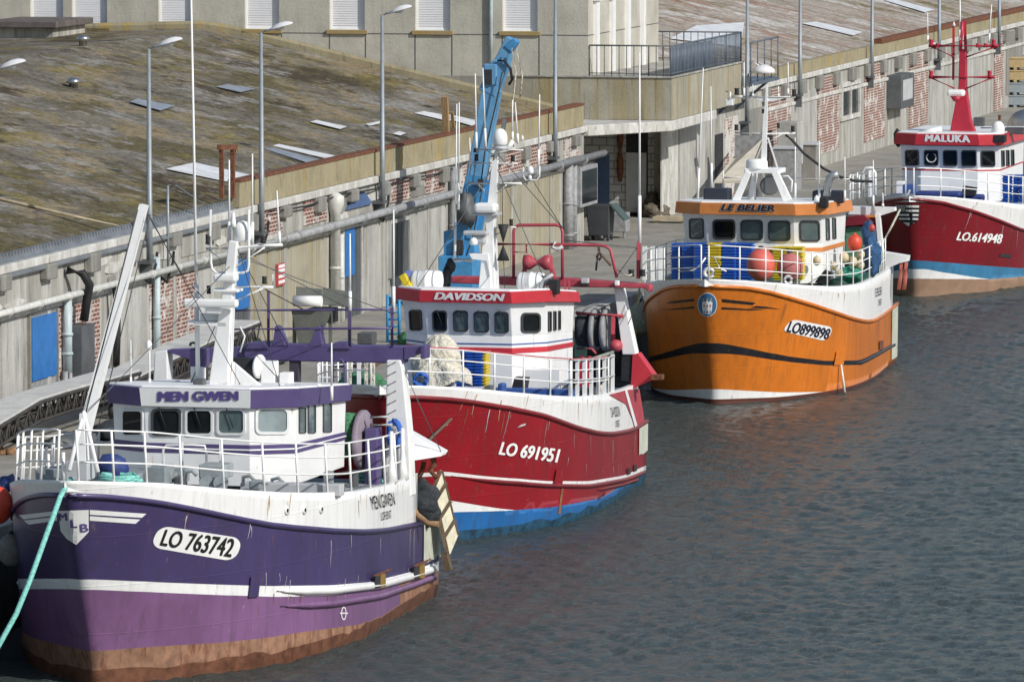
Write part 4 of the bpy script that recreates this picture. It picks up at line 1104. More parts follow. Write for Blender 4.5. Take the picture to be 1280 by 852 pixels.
def bold(mb, txt, corners, sf, off, weight, shear, space):
    """heavier strokes from a few shifted copies of the thin letters, each a hair above the last"""
    tr = text_tris(txt, 0.0, shear, space); n = max(3, len(txt)) * 0.62; d = weight / n * 1.15
    if weight <= 0: lay(mb, tr, corners, sf, off); return
    for k, (du, dv) in enumerate(((0, 0), (d, 0), (-d, 0), (0, weight * .55), (0, -weight * .55), (d * .7, weight * .4), (-d * .7, -weight * .4), (d * .7, -weight * .4), (-d * .7, weight * .4))):
        lay(mb, ([(lerp(d, 1 - d, u) + du, lerp(weight * .5, 1 - weight * .5, v) + dv) for u, v in tr[0]], tr[1]), corners, sf, off + k * .0012)
class House:
    """wheelhouse on a plan with angled front corners; faces are numbered 0 starboard side .. 4 port side"""
    def __init__(s, B, px, yref, b, zt, zb, aft, lean=0.10, zk=None, drop=0.0):
        s.B = B; xm = (px[1] + px[2]) / 2
        s.tf = tf = mid_t(B, xm, yref); s.zt = zt; s.zb = zb; s.zk = zb if zk is None else zk
        ts = [tf + b, tf, tf, tf + b]
        P = [Vector((-t, pt(B, x, yref, t).y)) for t, x in zip(ts, px[:4])]
        # make it square to the keel: average the half widths
        s.drop = drop; hw = (P[3].y - P[0].y) / 2; hf = (P[2].y - P[1].y) / 2
        P = [Vector((-ts[0], -hw)), Vector((-tf, -hf)), Vector((-tf, hf)), Vector((-ts[3], hw))]
        s.hw = hw; ta = s.aft_t(hw, aft)
        s.low = [Vector((-ta, -hw))] + P + [Vector((-ta, hw))]
        s.top = []
        for i, q in enumerate(s.low):
            k = lean if 1 <= i <= 4 else 0.0
            s.top.append(Vector((q.x + k, q.y * (1 + 0.02))))
        s.lean = lean
    def aft_t(s, hw, px):
        a, b = s.tf, s.tf + 9.0
        for _ in range(40):
            m = (a + b) / 2
            if proj(s.B.fr.wor(Vector((-m, hw, s.zt))))[0] < px: a = m
            else: b = m
        return m
    def zc(s, i, z): return z - (s.drop * max(0.0, (z - s.zb) / (s.zt - s.zb)) if i in (0, 5) else 0.0)
    def ring(s, e, z):
        """plan grown by e metres at height z (follows the lean)"""
        w = max(0.0, (z - s.zk) / (s.zt - s.zk)); out = []
        for i, (a, b) in enumerate(zip(s.low, s.top)):
            q = a.lerp(b, w); c = Vector((q.x, q.y))
            sx = 1 if 1 <= i <= 4 else -1
            out.append(Vector((c.x + sx * e * (1.0 if i in (2, 3) else 0.75 if i in (1, 4) else 1.0), c.y + (e if c.y > 0 else -e) * (0.55 if i in (2, 3) else 1.0))))
        return out
    def band(s, name, z0, z1, e0, e1, mat, roof=False, mats=None, parent=None, bevel=0.015):
        a = s.ring(e0, z0); b = s.ring(e1, z1); n = len(a); mb = MB()
        v = [(p.x, p.y, s.zc(i, z0)) for i, p in enumerate(a)] + [(p.x, p.y, s.zc(i, z1)) for i, p in enumerate(b)]
        mb.add(v, [tuple(range(n - 1, -1, -1)), tuple(range(n, 2 * n))])
        for i in range(n):
            j = (i + 1) % n; mb.add([v[i], v[j], v[n + j], v[n + i]], [(0, 1, 2, 3)], (mats[i] if mats else 0))
        return s.B.put(mb, name, mat if isinstance(mat, list) else [mat], parent, bevel)
    def surf(s, i, e=0.0, z0=None, z1=None, e1=None):
        z0 = s.zk if z0 is None else z0; z1 = s.zt if z1 is None else z1; e1 = e if e1 is None else e1
        a = s.ring(e, z0); b = s.ring(e1, z1)
        p0 = Vector((a[i].x, a[i].y, z0)); p1 = Vector((a[i + 1].x, a[i + 1].y, z0)); p2 = Vector((b[i].x, b[i].y, z1))
        n = (p1 - p0).cross(p2 - p0).normalized()
        if n.x < -0.5 or (abs(n.x) < 0.3 and n.y * (p0.y + p1.y) < 0): n = -n
        fr = s.B.fr
        return lambda px, py, off: fr.plane(px, py, p0, n) + n * off
    def window(s, i, x0, x1, y0, y1, frame, glass=GLASS, sk=0.0, fw=0.10, e=0.0, rx=0.16):
        sf = s.surf(i, e); c = [(x0 + sk, y1), (x1 + sk, y1), (x1, y0), (x0, y0)]
        N = 5; asp = (x1 - x0) / (y1 - y0)
        o = rrect(1, 1, rx, rx * asp if asp < 1.6 else rx, N); ix = fw * .75; iy = fw * asp * .75 if asp < 1.5 else fw
        if x1 - x0 < 8: ix = .16; iy = .06
        q = [(ix + (1 - 2 * ix) * u, iy + (1 - 2 * iy) * v) for u, v in o]
        mb = MB(); n = len(o)
        A_ = [sf(*bil(c, *u), 0.035) for u in o]; B_ = [sf(*bil(c, *u), 0.035) for u in q]; C_ = [sf(*bil(c, *u), -0.01) for u in o]; D_ = [sf(*bil(c, *u), 0.008) for u in q]
        mb.add(A_ + B_ + C_ + D_, [(k, (k + 1) % n, n + (k + 1) % n, n + k) for k in range(n)] + [(2 * n + k, 2 * n + (k + 1) % n, (k + 1) % n, k) for k in range(n)] + [(n + k, n + (k + 1) % n, 3 * n + (k + 1) % n, 3 * n + k) for k in range(n)])
        w = s.B.put(mb, "window", [frame])
        mb = MB(); mb.add([sf(*bil(c, *u), 0.010) for u in q], [tuple(range(n))]); s.B.put(mb, "pane", [glass], w)
        return w
    def letters(s, txt, i, corners, mat, e, z0, z1, e1, weight=0.02, shear=0.0, off=0.012, space=1.0, name="lettering", th=None):
        sf = s.surf(i, e, z0, z1, e1); mb = MB(); bold(mb, txt, corners, sf, off, weight, shear, space)
        return s.B.put(mb, name, [mat], fix=False)
def hull_text(B, txt, corners, mat, weight=0.0, shear=0.0, off=0.02, space=1.0, parent=None, name="lettering"):
    mb = MB(); bold(mb, txt, corners, B.h.surf, off, weight, shear, space); return B.put(mb, name, [mat], parent, fix=False)
def hull_poly(B, name, poly, mat, off=0.012, nx=8, ny=4, parent=None):
    """a painted shape given by its picture outline"""
    vs, fs = poly_tris(poly, nx, ny); mb = MB(); mb.add([B.h.surf(x, y, off) for x, y in vs], fs); return B.put(mb, name, [mat], parent)
def hull_quad(B, name, corners, shape, mat, off=0.012, nx=8, ny=3, parent=None):
    mb = MB(); lay(mb, poly_tris(shape, nx, ny), corners, B.h.surf, off); return B.put(mb, name, [mat], parent)
def stern_patch(B, ta, mat, z0=0.15, off=0.03):
    """plating over the last metre of the hull side, both sides"""
    h = B.h; mb = MB(); tb = h.t1 + 0.04
    for sd in (1, -1):
        v = []; n = 6
        for i in range(n + 1):
            t = lerp(ta, tb, i / n); zt_ = h.kn(t) - 0.02
            for j in range(5):
                z = lerp(z0 + 0.10 * mnoise.noise(Vector((i * .9, sd, h.t1))) * (j == 0), zt_, j / 4); v.append((-t, sd * (h.half(t, z) + off), z))
        mb.add(v, [(i * 5 + j, (i + 1) * 5 + j, (i + 1) * 5 + j + 1, i * 5 + j + 1) for i in range(n) for j in range(4)], 0, True)
    zs = [lerp(z0, h.kn(tb), j / 4) for j in range(5)]
    v = [(-tb, sd * (h.half(tb, z) + off), z) for z in zs for sd in (1, -1)]
    mb.add(v, [(2 * j, 2 * j + 1, 2 * j + 3, 2 * j + 2) for j in range(4)])
    return B.put(mb, "stern_plating", [mat])
def strake(B, curve, ta, tb, r, mat, name="rubbing_strake", lift=0.02):
    h = B.h; n = 40
    for sd in (1, -1):
        mb = MB()
        mb.path([Vector((-t, sd * (h.half(t, tab(t, curve)) + lift * min(1, i / 3)), tab(t, curve))) for i, t in enumerate([ta + (tb - ta) * i / n for i in range(n + 1)])], [r * min(1, .25 + i / 5) for i in range(n + 1)], 6)
        B.put(mb, name, [mat])
def brail(B, ta, tb, heights, posts, mat, **k):
    before = set(bpy.data.objects); o = rail_along(B.h, B.root, ta, tb, heights, posts, mat, **k)
    o.data.transform(Matrix.Translation(-B.off)); return o
def t_at(B, px, port=True):
    """how far aft the top edge shows at a picture column (port side)"""
    a, b = -0.3, B.h.t1
    for _ in range(40):
        m = (a + b) / 2; z = B.h.top(m); x = proj(B.fr.wor(Vector((-m, B.h.half(m, z), z))))[0]
        if x < px: a = m
        else: b = m
    return m
def zat(B, px, py, t): return pt(B, px, py, t).z

FR_D = M("dark_window_rubber", (0.05, 0.052, 0.055), 0.5)
FR_W = M("white_window_frame", (0.72, 0.73, 0.72), 0.4)
GLASS_T = M("tinted_glass_with_blinds", (0.05, 0.075, 0.075), 0.08, var=0.6, scale=2.2, alt=(0.16, 0.20, 0.20), altamt=0.8)
GLASS_P = M("pale_reflecting_glass", (0.20, 0.24, 0.25), 0.08, var=0.4, scale=1.0)
STEEL = M("stainless_steel", (0.5, 0.5, 0.5), 0.3, 0.9)
TURQ = M("turquoise_rope", (0.20, 0.52, 0.46), 0.8, var=0.3, scale=18)
BLUEROPE = M("blue_rope", (0.03, 0.12, 0.45), 0.8, var=0.3, scale=14)
BROWNROPE = M("brown_rope", (0.12, 0.085, 0.06), 0.9, var=0.3, scale=14)
CANVAS = M("cream_canvas", (0.58, 0.54, 0.44), 0.9, var=0.25, scale=5, bump=0.6, bscale=7)
for _n in CANVAS.node_tree.nodes:
    if _n.type == "BUMP": _n.inputs["Strength"].default_value = 1.0; _n.inputs["Distance"].default_value = 0.10
TARPB = M("navy_tarpaulin", (0.025, 0.045, 0.17), 0.55, var=0.3, scale=4, bump=0.5, bscale=6)
NETG = M("green_net", (0.05, 0.17, 0.08), 0.95, var=0.5, scale=9, bump=0.9, bscale=22)
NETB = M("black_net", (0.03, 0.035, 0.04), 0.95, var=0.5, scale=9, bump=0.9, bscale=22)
GREYDK = M("deck_machinery_grey", (0.22, 0.25, 0.26), 0.6, var=0.2, scale=4, rust=0.2)
NAVYL = M("navy_lettering", (0.012, 0.014, 0.035), 0.5)
BLKL = M("black_lettering", (0.012, 0.012, 0.012), 0.5)
PURL = M("purple_lettering", (0.11, 0.075, 0.26), 0.45)
PLATEW = M("number_plate_white", (0.74, 0.74, 0.73), 0.45, var=0.06)

RUNST = M("rust_run_stain", (0.20, 0.095, 0.04), 0.9, var=0.4, scale=6)
RUNLT = M("pale_rust_run", (0.50, 0.36, 0.21), 0.9, var=0.3, scale=6)
SCUFF = M("pale_scuff", (0.42, 0.41, 0.42), 0.7, var=0.3, scale=8)
def runs(B, n, za, lmax, mats, seed, tr=(0.5, 15.0), w=(.015, .05), name="rust_run"):
    """thin stains that trail down the plating from fittings; both sides"""
    rr = random.Random(seed); h = B.h
    for i in range(n):
        t = rr.uniform(*tr); z = za(t) - rr.uniform(.02, .25); l = rr.uniform(.25, 1) * lmax; ww = rr.uniform(*w); sd = -1 if rr.random() < .25 else 1; mb = MB(); k = 6; v = []
        for j in range(k + 1):
            q = j / k; wz = ww * (1 - .75 * q) * (.8 + .4 * rr.random()); tt = t + .03 * math.sin(3 * q + i)
            for s in (-1, 1):
                p = h.P(tt + s * wz / 2, z - l * q, sd); v.append(p + h.normal(p) * .012)
        mb.add(v, [(2 * j, 2 * j + 1, 2 * j + 3, 2 * j + 2) for j in range(k)]); B.put(mb, name, [mats[i % len(mats)]])
# ------------------------------------------------------------------ purple trawler
B = B1; H = H1
PURB = M("purple_house_paint", (0.088, 0.064, 0.175), 0.45, var=0.12, scale=2, rust=0.08, rustcol=(0.06, 0.045, 0.10))
strake(B, H.curve([(312, 757), (347, 757.5), (414, 754), (476, 744), (523, 728)]), 4.3, 17.4, 0.085, VIO)
strake(B, H.curve([(305, 737), (347, 738.5), (414, 737.5), (476, 730), (523, 717)]), 4.1, 17.4, 0.10, WH1)
# plate, number, name and home port, shield with initials
hull_quad(B, "number_plate", [(187, 683), (293, 701.5), (303.5, 672.5), (199, 656)], rrect(1, 1, .13, .42, 6), PLATEW, 0.014, 10, 4)
hull_text(B, "LO 763742", [(198.5, 680.5), (287.5, 696), (294, 673), (206, 660.5)], BLKL, 0.03, 0.0, 0.026)
hull_text(B, "MEN.GWEN", [(465.5, 637), (493.5, 630.5), (491, 614.5), (461.5, 620)], BLKL, 0.0, 0, 0.02)
hull_text(B, "LORIENT", [(476, 650), (489, 647), (488, 637), (475, 640)], BLKL, 0.0, 0, 0.02)
hull_poly(B, "painted_stripe", [(112, 636.6), (182.5, 641.5), (177, 646.5), (112, 642.6)], PLATEW)
hull_poly(B, "painted_stripe", [(112, 644.4), (175, 648.7), (169, 654), (112, 650)], PLATEW)
hull_poly(B, "painted_stripe", [(24, 643.4), (72, 637.8), (72, 643.2), (30, 648.4)], PLATEW)
hull_poly(B, "painted_stripe", [(30.5, 650), (72, 645), (72, 650), (36.5, 655)], PLATEW)
sh = hull_poly(B, "shield_emblem", [(73, 637.7), (110.5, 636.5), (110.5, 664), (104, 671), (95.4, 679.8), (84, 672.5), (76.6, 663)], PLATEW, 0.018, 8, 8)
for ch, c in (("M", [(75, 650), (85, 649.5), (84, 640), (74, 640.5)]), ("L", [(89.5, 658.5), (96.5, 658), (95.5, 648), (88.5, 648.5)]), ("B", [(100.5, 663.8), (110, 663.2), (109.5, 653.2), (99.5, 653.8)])):
    hull_text(B, ch, c, PURL, 0.04, 0, 0.028, 1, sh)
# load line mark
mb = MB(); c = (429, 766); k = 16
out = [(c[0] + 3.4 * math.cos(2 * PI * i / k), c[1] + 8.5 * math.sin(2 * PI * i / k)) for i in range(k)]; inn = [(c[0] + 2.3 * math.cos(2 * PI * i / k), c[1] + 6.8 * math.sin(2 * PI * i / k)) for i in range(k)]
mb.add([H.surf(*q, .015) for q in out + inn], [(i, (i + 1) % k, k + (i + 1) % k, k + i) for i in range(k)])
for x0, x1, y0, y1 in ((424, 434, 765, 766.6), (425.5, 432.5, 753, 754.6)): mb.add([H.surf(x, y, .02) for x, y in ((x0, y1), (x1, y1), (x1, y0), (x0, y0))], [(0, 1, 2, 3)])
B.put(mb, "load_line_mark", [PLATEW])
# three portlights, hull box, brass scupper plates, stern plating
BRASS = M("brass_plate", (0.36, 0.22, 0.05), 0.45, 0.4, var=0.2)
for x, y in ((358, 637.5), (380, 637), (401, 636)):
    p = H.surf(x, y, 0.0); n = H.normal(p); mb = MB(); mb.lathe([(0.10, -.02), (0.10, .03), (0.06, .035)], p, n, 12); o = B.put(mb, "portlight", [WH1])
    mb = MB(); mb.lathe([(0.05, .0), (0.05, .037)], p, n, 10); B.put(mb, "glass", [GLASS], o)
for x, y in ((463.5, 715), (512.5, 703)):
    o = hull_poly(B, "scupper", [(x, y + 20), (x + 6.5, y + 19), (x + 6.5, y + 2), (x, y + 3)], DARK, 0.11, 2, 2)
    hull_poly(B, "scupper_plate", [(x + 6.5, y + 19), (x + 13, y + 18), (x + 13, y + 1), (x + 6.5, y + 2)], BRASS, 0.115, 2, 2, o)
    hull_poly(B, "scupper_hood", [(x - 3, y + 3), (x + 20, y - 6), (x + 20, y - 4), (x + 1, y + 5)], RUST, 0.13, 2, 2, o)
hull_quad(B, "hull_box", [(309, 746), (321, 745), (324, 718), (312, 719)], [(0, 0), (1, 0), (1, 1), (0, 1)], PUR, 0.05, 2, 2)
stern_patch(B, 16.1, PALEST, 1.0)
bpath(B, "bulwark_end", 15.3, [(511, 600), (510, 612), (513, 628), (521, 643), (535, 654), (548, 655)], 0.08, M("worn_brown_timber", (0.24, 0.145, 0.075), 0.8, var=0.3, scale=6))

# wheelhouse
tf0 = mid_t(B, 248, 520)
zt = zat(B, 248, 508, tf0); zb = zat(B, 248, 606, tf0)
W1 = House(B, (146, 184, 312, 370, 430), 530, 0.6, zt, zb, 430, 0.12, None, 0.26)
W1.band("wheelhouse", zb, zt, 0, 0, WHITE)
zs0, zs1 = zat(B, 248, 566.5, W1.tf), zat(B, 248, 554, W1.tf)
W1.band("purple_band", zs0, zs1, 0.012, 0.012, PURB)
zq0 = zat(B, 248, 563.0, W1.tf); W1.band("band_line", zat(B, 248, 561.5, W1.tf), zat(B, 248, 559.5, W1.tf), 0.035, 0.035, WHITE_C)
zr0, zr1 = zat(B, 248, 508, W1.tf), zat(B, 248, 484.5, W1.tf)
W1.band("brow", zr0, zr1, 0.10, 0.14, [PURB, WHITE_C], mats=[0, 0, 1, 0, 0, 0])
W1.band("roof", zr1, zr1 + 0.05, 0.08, 0.05, WHITE)
W1.letters("MEN GWEN", 2, [(196.5, 501.8), (298.5, 500.3), (298.5, 488.3), (197, 488.8)], PURL, 0.10, zr0, zr1, 0.14, 0.07, 0, 0.012)
for i, x0, x1, y0, y1, fr, gl in ((1, 152, 179.5, 511.5, 545, FR_W, GLASS), (2, 189, 226.5, 510.5, 544.5, FR_D, GLASS), (2, 231.5, 266.5, 510.5, 544, FR_W, GLASS), (2, 271, 307, 510, 543.5, FR_W, GLASS_T),
        (3, 319, 361.5, 508.5, 542.5, FR_W, GLASS_P), (4, 373, 381.5, 509, 541, FR_D, GLASS_T), (4, 384, 393.5, 506, 541, FR_D, GLASS_T), (4, 403, 413.5, 503, 540, FR_D, GLASS_T)):
    W1.window(i, x0, x1, y0, y1, fr, gl)
# rails round the bow
rail_ts = [-1.9, -1.2, -0.4, 0.6, 2.0, 3.6, 5.2, 6.9, 8.6, 10.3, 12.0, 13.4, 14.4]
brail(B, -1.85, 14.6, [0.42, 0.82, 1.14], rail_ts, WHITE_C, r=0.022, pr=0.03, lean=-0.05, inset=.14)
for t in (12.6, 14.0):
    mb = MB(); z = H.top(t); y = H.half(t, z) - .1; mb.lathe([(0.17, 0), (0.10, .3), (0.05, .7), (.045, 1.25)], (-t, y, z), (0, 0, 1), 8); B.put(mb, "rail_stanchion", [WHITE_C])
# boom and tripod on the foredeck
bbar(B, "boom", 2.6, (100, 562), (180, 256), 14.5, 0.24, WHITE, 9, t2=4.0)
bpath(B, "boom_wire", 2.5, [(106, 520, 2.0), (172, 262, 3.8)], 0.018, GREYD); bpath(B, "boom_wire", 2.5, [(120, 545, 2.0), (188, 268, 3.8)], 0.012, GREYD)
TRI = bbar(B, "mast_tripod", 1.4, (104, 597), (104, 516), 14, 0.28, WHITE, 5)
for q in ((86, 588, 0.6), (122, 590, 1.2), (104, 594, 2.2), (93, 596, 1.9)):
    mb = MB(); mb.tube(pt(B, *q), pt(B, 105, 514, 1.4), 0.06, 0.04, n=7); B.put(mb, "tripod_leg", [WHITE], TRI)
bbox(B, "tripod_base", 1.0, 82, 109, 577, 600, 0.6, GREYL, TRI)
for x, y0, t, w in ((52, 552, 3.3, 5), (58, 558, 3.6, 4), (60.5, 567, 2.8, 3.5), (66, 556, 3.0, 4), (79, 565, 2.2, 5)):
    mb = MB(); k = m_per_px(B, t); mb.tube(pt(B, x, 601, t), pt(B, x, y0, t), w * k / 2, n=8); B.put(mb, "deck_bollard", [WHITE])
bbox(B, "windlass", 2.4, 44, 80, 587, 602, 0.8, GREYDK)
bbox(B, "windlass", 4.0, 184, 206, 584, 606, 0.8, GREYDK)
wl_ = bbox(B, "deck_winch", 5.0, 248, 282, 581, 598, 0.7, M("grey_winch_paint", (0.30, 0.33, 0.34), 0.6, var=0.15, rust=0.15), bevel=0.04)
for x, r in ((258, 9), (276, 9.5)):
    k = m_per_px(B, 5.0); mb = MB(); mb.lathe([(r * k, -.25), (r * k, -.18), (r * k * .7, -.16), (r * k * .7, .16), (r * k, .18), (r * k, .25)], pt(B, x, 602, 5.0), (1, 0.3, 0), 16); B.put(mb, "winch_drum", [GREYDK], wl_)
bbox(B, "hatch_coaming", 5.6, 150, 216, 592, 606, 1.4, GREYDK); bbox(B, "deck_locker", 7.0, 300, 425, 606, 617, 0.4, GREYL)
mb = MB()
for i in range(4): mb.lathe([(0.05, -.05), (.05, .05)], pt(B, 400 + i * 3, 596 + i * 4, 9.0), (1, 0, 0), 8)
bbox(B, "deck_box", 10.0, 404, 412, 590, 615, 0.4, GREYDK)
# stays of the front rail ladder
bpath(B, "hand_rail", 6.2, [(204, 600), (204, 562), (208, 556), (240, 556), (256, 557), (258, 566), (258, 600)], 0.03, WHITE_C)
bpath(B, "hand_rail", 6.0, [(228, 600), (228, 552)], 0.03, WHITE_C); bpath(B, "hand_rail", 6.0, [(276, 604), (276, 548)], 0.045, WHITE_C)
# mast on the wheelhouse roof
tm = W1.tf + 1.7
mast = bbar(B, "mast", tm, (275, 487), (284, 385), 25, 0.40, WHITE, 14.5, bevel=0.02)
bbar(B, "mast_top", tm, (284, 387), (293, 301), 14.5, 0.3, WHITE, 10, mast, bevel=0.02)
bplate(B, "mast_gusset", tm, [(287, 486), (330, 486), (290, 452)], 0.16, WHITE, mast)
bpath(B, "crossarm", tm, [(258, 311), (292, 310), (328, 307), (353, 306)], 0.038, WHITE, 6, mast)
bpath(B, "brace", tm, [(331, 309), (294, 334)], 0.028, WHITE, 6, mast); bpath(B, "brace", tm, [(262, 312), (285, 332)], 0.028, WHITE, 6, mast)
bpath(B, "aerial_frame", tm, [(263.5, 262), (263.5, 328), (265, 336), (270, 341), (304, 341), (310, 338), (311, 330), (311, 262)], 0.032, WHITE_C, 6, mast)
dome(B, "satellite_dome", tm + .2, 303, 276, 302, 23, WHITE_C)
blathe(B, "small_dome", tm, (291.5, 284), [(3.5, 0), (3.5, 6), (2.5, 14), (1.5, 18), (.2, 19)], WHITE_C)
lampbox(B, tm, 329, 299.5, 8, 9, mast); lampbox(B, tm, 259.5, 299, 6, 12, mast); lampbox(B, tm, 261, 362, 6, 10, mast); lampbox(B, tm, 330.5, 350, 7, 9, mast)
bpath(B, "crossarm", tm, [(293, 358.5), (325, 358.5), (342, 359)], 0.035, WHITE, 6, mast); bpath(B, "brace", tm, [(329, 360), (288, 379)], 0.03, WHITE, 6, mast); bpath(B, "lamp_arm", tm, [(342, 361), (341, 343)], 0.025, WHITE_C, 6, mast)
bbox(B, "radar_bracket", tm - .2, 265, 297, 362, 365, 0.5, WHITE, mast)
bbox(B, "radar_scanner", tm - .35, 266, 294, 343, 352, 0.35, WHITE_C, mast, 0.05)
rs = bbox(B, "radar_scanner", tm - .5, 228, 296, 374.5, 383.5, 0.22, WHITE_C, mast, 0.06)
bbox(B, "radar_motor", tm - .4, 256, 276, 384, 392, 0.3, WHITE_C, mast, 0.04)
bbar(B, "platform_arm", tm, (238, 402.5), (285, 405), 4.5, 0.4, WHITE, parent=mast); bbox(B, "mast_shelf", tm, 250, 282, 386, 401, 0.35, WHITE, mast)
for x, y in ((248, 485), (261, 430), (316, 470)): pass
bpath(B, "mast_step", tm - .3, [(300, 440), (306, 420), (300, 408)], 0.02, WHITE_C, 6, mast)
for a in ((247.5, 0, 470, 239), (286.5, 200, 303, None), (315.5, 192, 306, None), (349.5, 238, 306, 346), (414.5, 428, 500, None)): aerial(B, tm + .3, a[0], a[1], a[2], a[3], 0.028 if a[1] else 0.04)
aerial(B, tm - .2, 163.5, 425, 486, None, .02); aerial(B, tm - .2, 187, 435, 486, None, .025); dome(B, "small_dome", tm - .2, 186, 425, 436, 8, WHITE_C)
bpath(B, "stay", tm, [(240, 357, tm), (345, 470, tm + 1)], 0.013, GREYD); bpath(B, "stay", tm, [(332, 362, tm), (378, 386, tm + 3)], 0.016, GREYD)
bpath(B, "stay", tm, [(300, 318, tm), (373, 560, tm - 1)], 0.010, GREYD); bpath(B, "stay", tm, [(186, 268, 3.8), (300, 480, tm)], 0.011, GREYD)
# searchlight, roof gear
bbox(B, "searchlight", W1.tf + .5, 241, 254, 474, 486, 0.3, GREYD, None, 0.03); o = bbox(B, "lamp_post", W1.tf + 2.2, 238, 254, 458, 486, 0.25, WHITE)
bbox(B, "purple_box", W1.tf + 2.2, 236, 257, 436, 459, 0.4, PURB, None, 0.05); bpath(B, "vent_pipe", W1.tf + 2.6, [(237.5, 432), (238.5, 429), (242, 428), (245, 430), (245.5, 440)], 0.035, GREYD)
tk = W1.tf + 4.4; k = m_per_px(B, tk)
mb = MB(); mb.lathe([(13.5 * k, 0), (14.5 * k, .05), (14.5 * k, 35 * k), (13.5 * k, 37 * k)], pt(B, 288, 461, tk), (0, 1, 0), 18); B.put(mb, "black_drum", [BLACK])
mb = MB(); mb.lathe([(15 * k, 0), (15 * k, .06), (5 * k, .12)], pt(B, 323, 458, tk - .2), (0.25, 1, 0), 18); B.put(mb, "drum_flange", [WHITE]); bbox(B, "drum_bracket", tk - .3, 326, 343, 452, 486, 0.4, WHITE); bbox(B, "drum_bracket", tk - .3, 349, 362, 466, 486, 0.4, WHITE)
# gantry with purple beam, posts
tg = 14.6
bbox(B, "gantry_beam", tg, 305, 505, 433, 450, 0.45, PURB, None, 0.03)
bplate(B, "gantry_beam_end", tg - .02, [(505, 433), (530, 432.5), (530, 440), (505, 450)], 0.42, PURB); bbox(B, "gantry_bracket", tg - .1, 525.5, 531.5, 432, 448.5, 0.5, PURB)
bplate(B, "gantry_beam_end", tg + .1, [(209, 437), (306, 434), (306, 449), (240, 450), (210, 440)], 0.42, PURB)
for x0, x1, x2, x3 in ((306, 312, 330, 336), (412, 418, 432, 438)): bplate(B, "gantry_lug", tg - .05, [(x0, 436), (x1, 428), (x2, 428), (x3, 436)], 0.5, PURB)
for x in (350, 393):
    s = -1 if x == 350 else 1
    bplate(B, "winch_frame", tg, [(x - 8 * s, 434), (x + 2 * s, 409), (x + 6 * s, 407), (x + 10 * s, 434)], 0.35, PURB)
bplate(B, "gantry_post", tg - .1, [(481, 620), (514, 620), (511, 545), (503, 462), (500, 450), (483, 450)], 0.5, WHITE, None, 0.03)
for y in range(452, 560, 12): bpath(B, "post_rung", tg - .12, [(484, y + 6), (495, y)], 0.014, GREYD)
bplate(B, "gantry_post", tg + .1, [(190, 500), (210, 500), (209, 437), (193, 440)], 0.5, WHITE, None, 0.03)
bbar(B, "gantry_strut", tg + .2, (369, 450), (369, 486), 11, 0.3, M("dark_purple_grey", (0.06, 0.05, 0.07), 0.6))
for y in (387.5, 411): bpath(B, "gantry_rail", tg, [(290, y + .5), (345, y), (437, y - .6), (490, y - .8)], 0.03, PURB)
for x, y0 in ((335.5, 363), (437, 384), (490, 384)): bpath(B, "gantry_rail", tg, [(x, y0), (x, 433)], 0.035, PURB)
aerial(B, tg - .2, 437.5, 292, 388, None, .03); aerial(B, tg + .1, 492, 262, 390, None, .03)
bpath(B, "ladder", 13.6, [(416, 600), (416, 455), (421, 449), (427, 449), (431, 456), (431, 560)], 0.03, PURB)
for y in range(462, 560, 9): bpath(B, "ladder_rung", 13.55, [(417, y), (430, y + 3 * math.sin(y))], 0.018, PURB)
# net drum aft
td = 14.2; k = m_per_px(B, td)
nd_ = MB(); nd_.lathe([(35 * k, 0), (36.5 * k, .03), (36.5 * k, .12), (35 * k, .15), (12 * k, .16)], pt(B, 450, 549, td), (0.05, 1, 0), 28); ndo = B.put(nd_, "net_drum", [M("purple_grey_drum", (0.22, 0.18, 0.22), 0.6, var=0.2, rust=0.2)])
mb = MB(); mb.lathe([(22 * k, -1.4), (28 * k, -1.35), (30 * k, -.7), (28 * k, -.05)], pt(B, 450, 545, td), (0.05, 1, 0), 20); B.put(mb, "drum_net", [NETG], ndo)
mb = MB(); mb.lathe([(35 * k, -1.55), (36.5 * k, -1.5), (36.5 * k, -1.42)], pt(B, 450, 549, td), (0.05, 1, 0), 28); B.put(mb, "drum_flange", [PURB], ndo)
bbox(B, "drum_bearing", td - .4, 456, 471, 536, 606, 0.5, PURB)
bpath(B, "pipe_rail", td - .2, [(463, 521), (485, 521)], 0.05, GREYL); bpath(B, "pipe_rail", td - .2, [(463, 531), (490, 531)], 0.05, GREYL)
# stern platform, trawl door
mb = MB(); a = [pt(B, 503, 541, 16.6), pt(B, 513, 540, 14.3), pt(B, 552, 566, 15.2), pt(B, 548, 572, 16.6)]
pl = bplate(B, "stern_platform", 15.2, [(500, 572, 15.0), (500, 545, 15.6), (510, 540, 15.8), (554, 565, 15.4), (551, 570, 15.2), (513, 576, 15.0)], 0.5, WHITE)
bpath(B, "hanging_chain", 15.6, [(541, 572), (543, 580), (538, 588), (545, 596), (549, 590)], 0.07, RUST); bpath(B, "hanging_chain", 15.7, [(530, 577), (527, 590), (518, 604)], 0.06, RUST)
DOORW = M("cream_door_board", (0.66, 0.61, 0.46), 0.8, var=0.15, scale=4, rust=0.1); DOORB = M("brown_door_steel", (0.115, 0.08, 0.05), 0.85, 0.2, var=0.35, scale=6, rust=0.4)
TD = Place(B.fr, "trawl_door", "cream and brown striped trawl door hung at the purple trawler's stern", "trawl door", B.off)
def td(x, y, e=0.0):          # the board stands turned towards the open water
    return pt(B, x, y, 16.5 + 0.040 * (x - 540) - e)
mb = MB(); mb.slab([td(*c) for c in ((541, 613), (551, 587), (555, 592), (573, 668), (563, 692), (556, 690))], (-.10, -.03, 0)); TD.put(mb, "board", [DOORW])
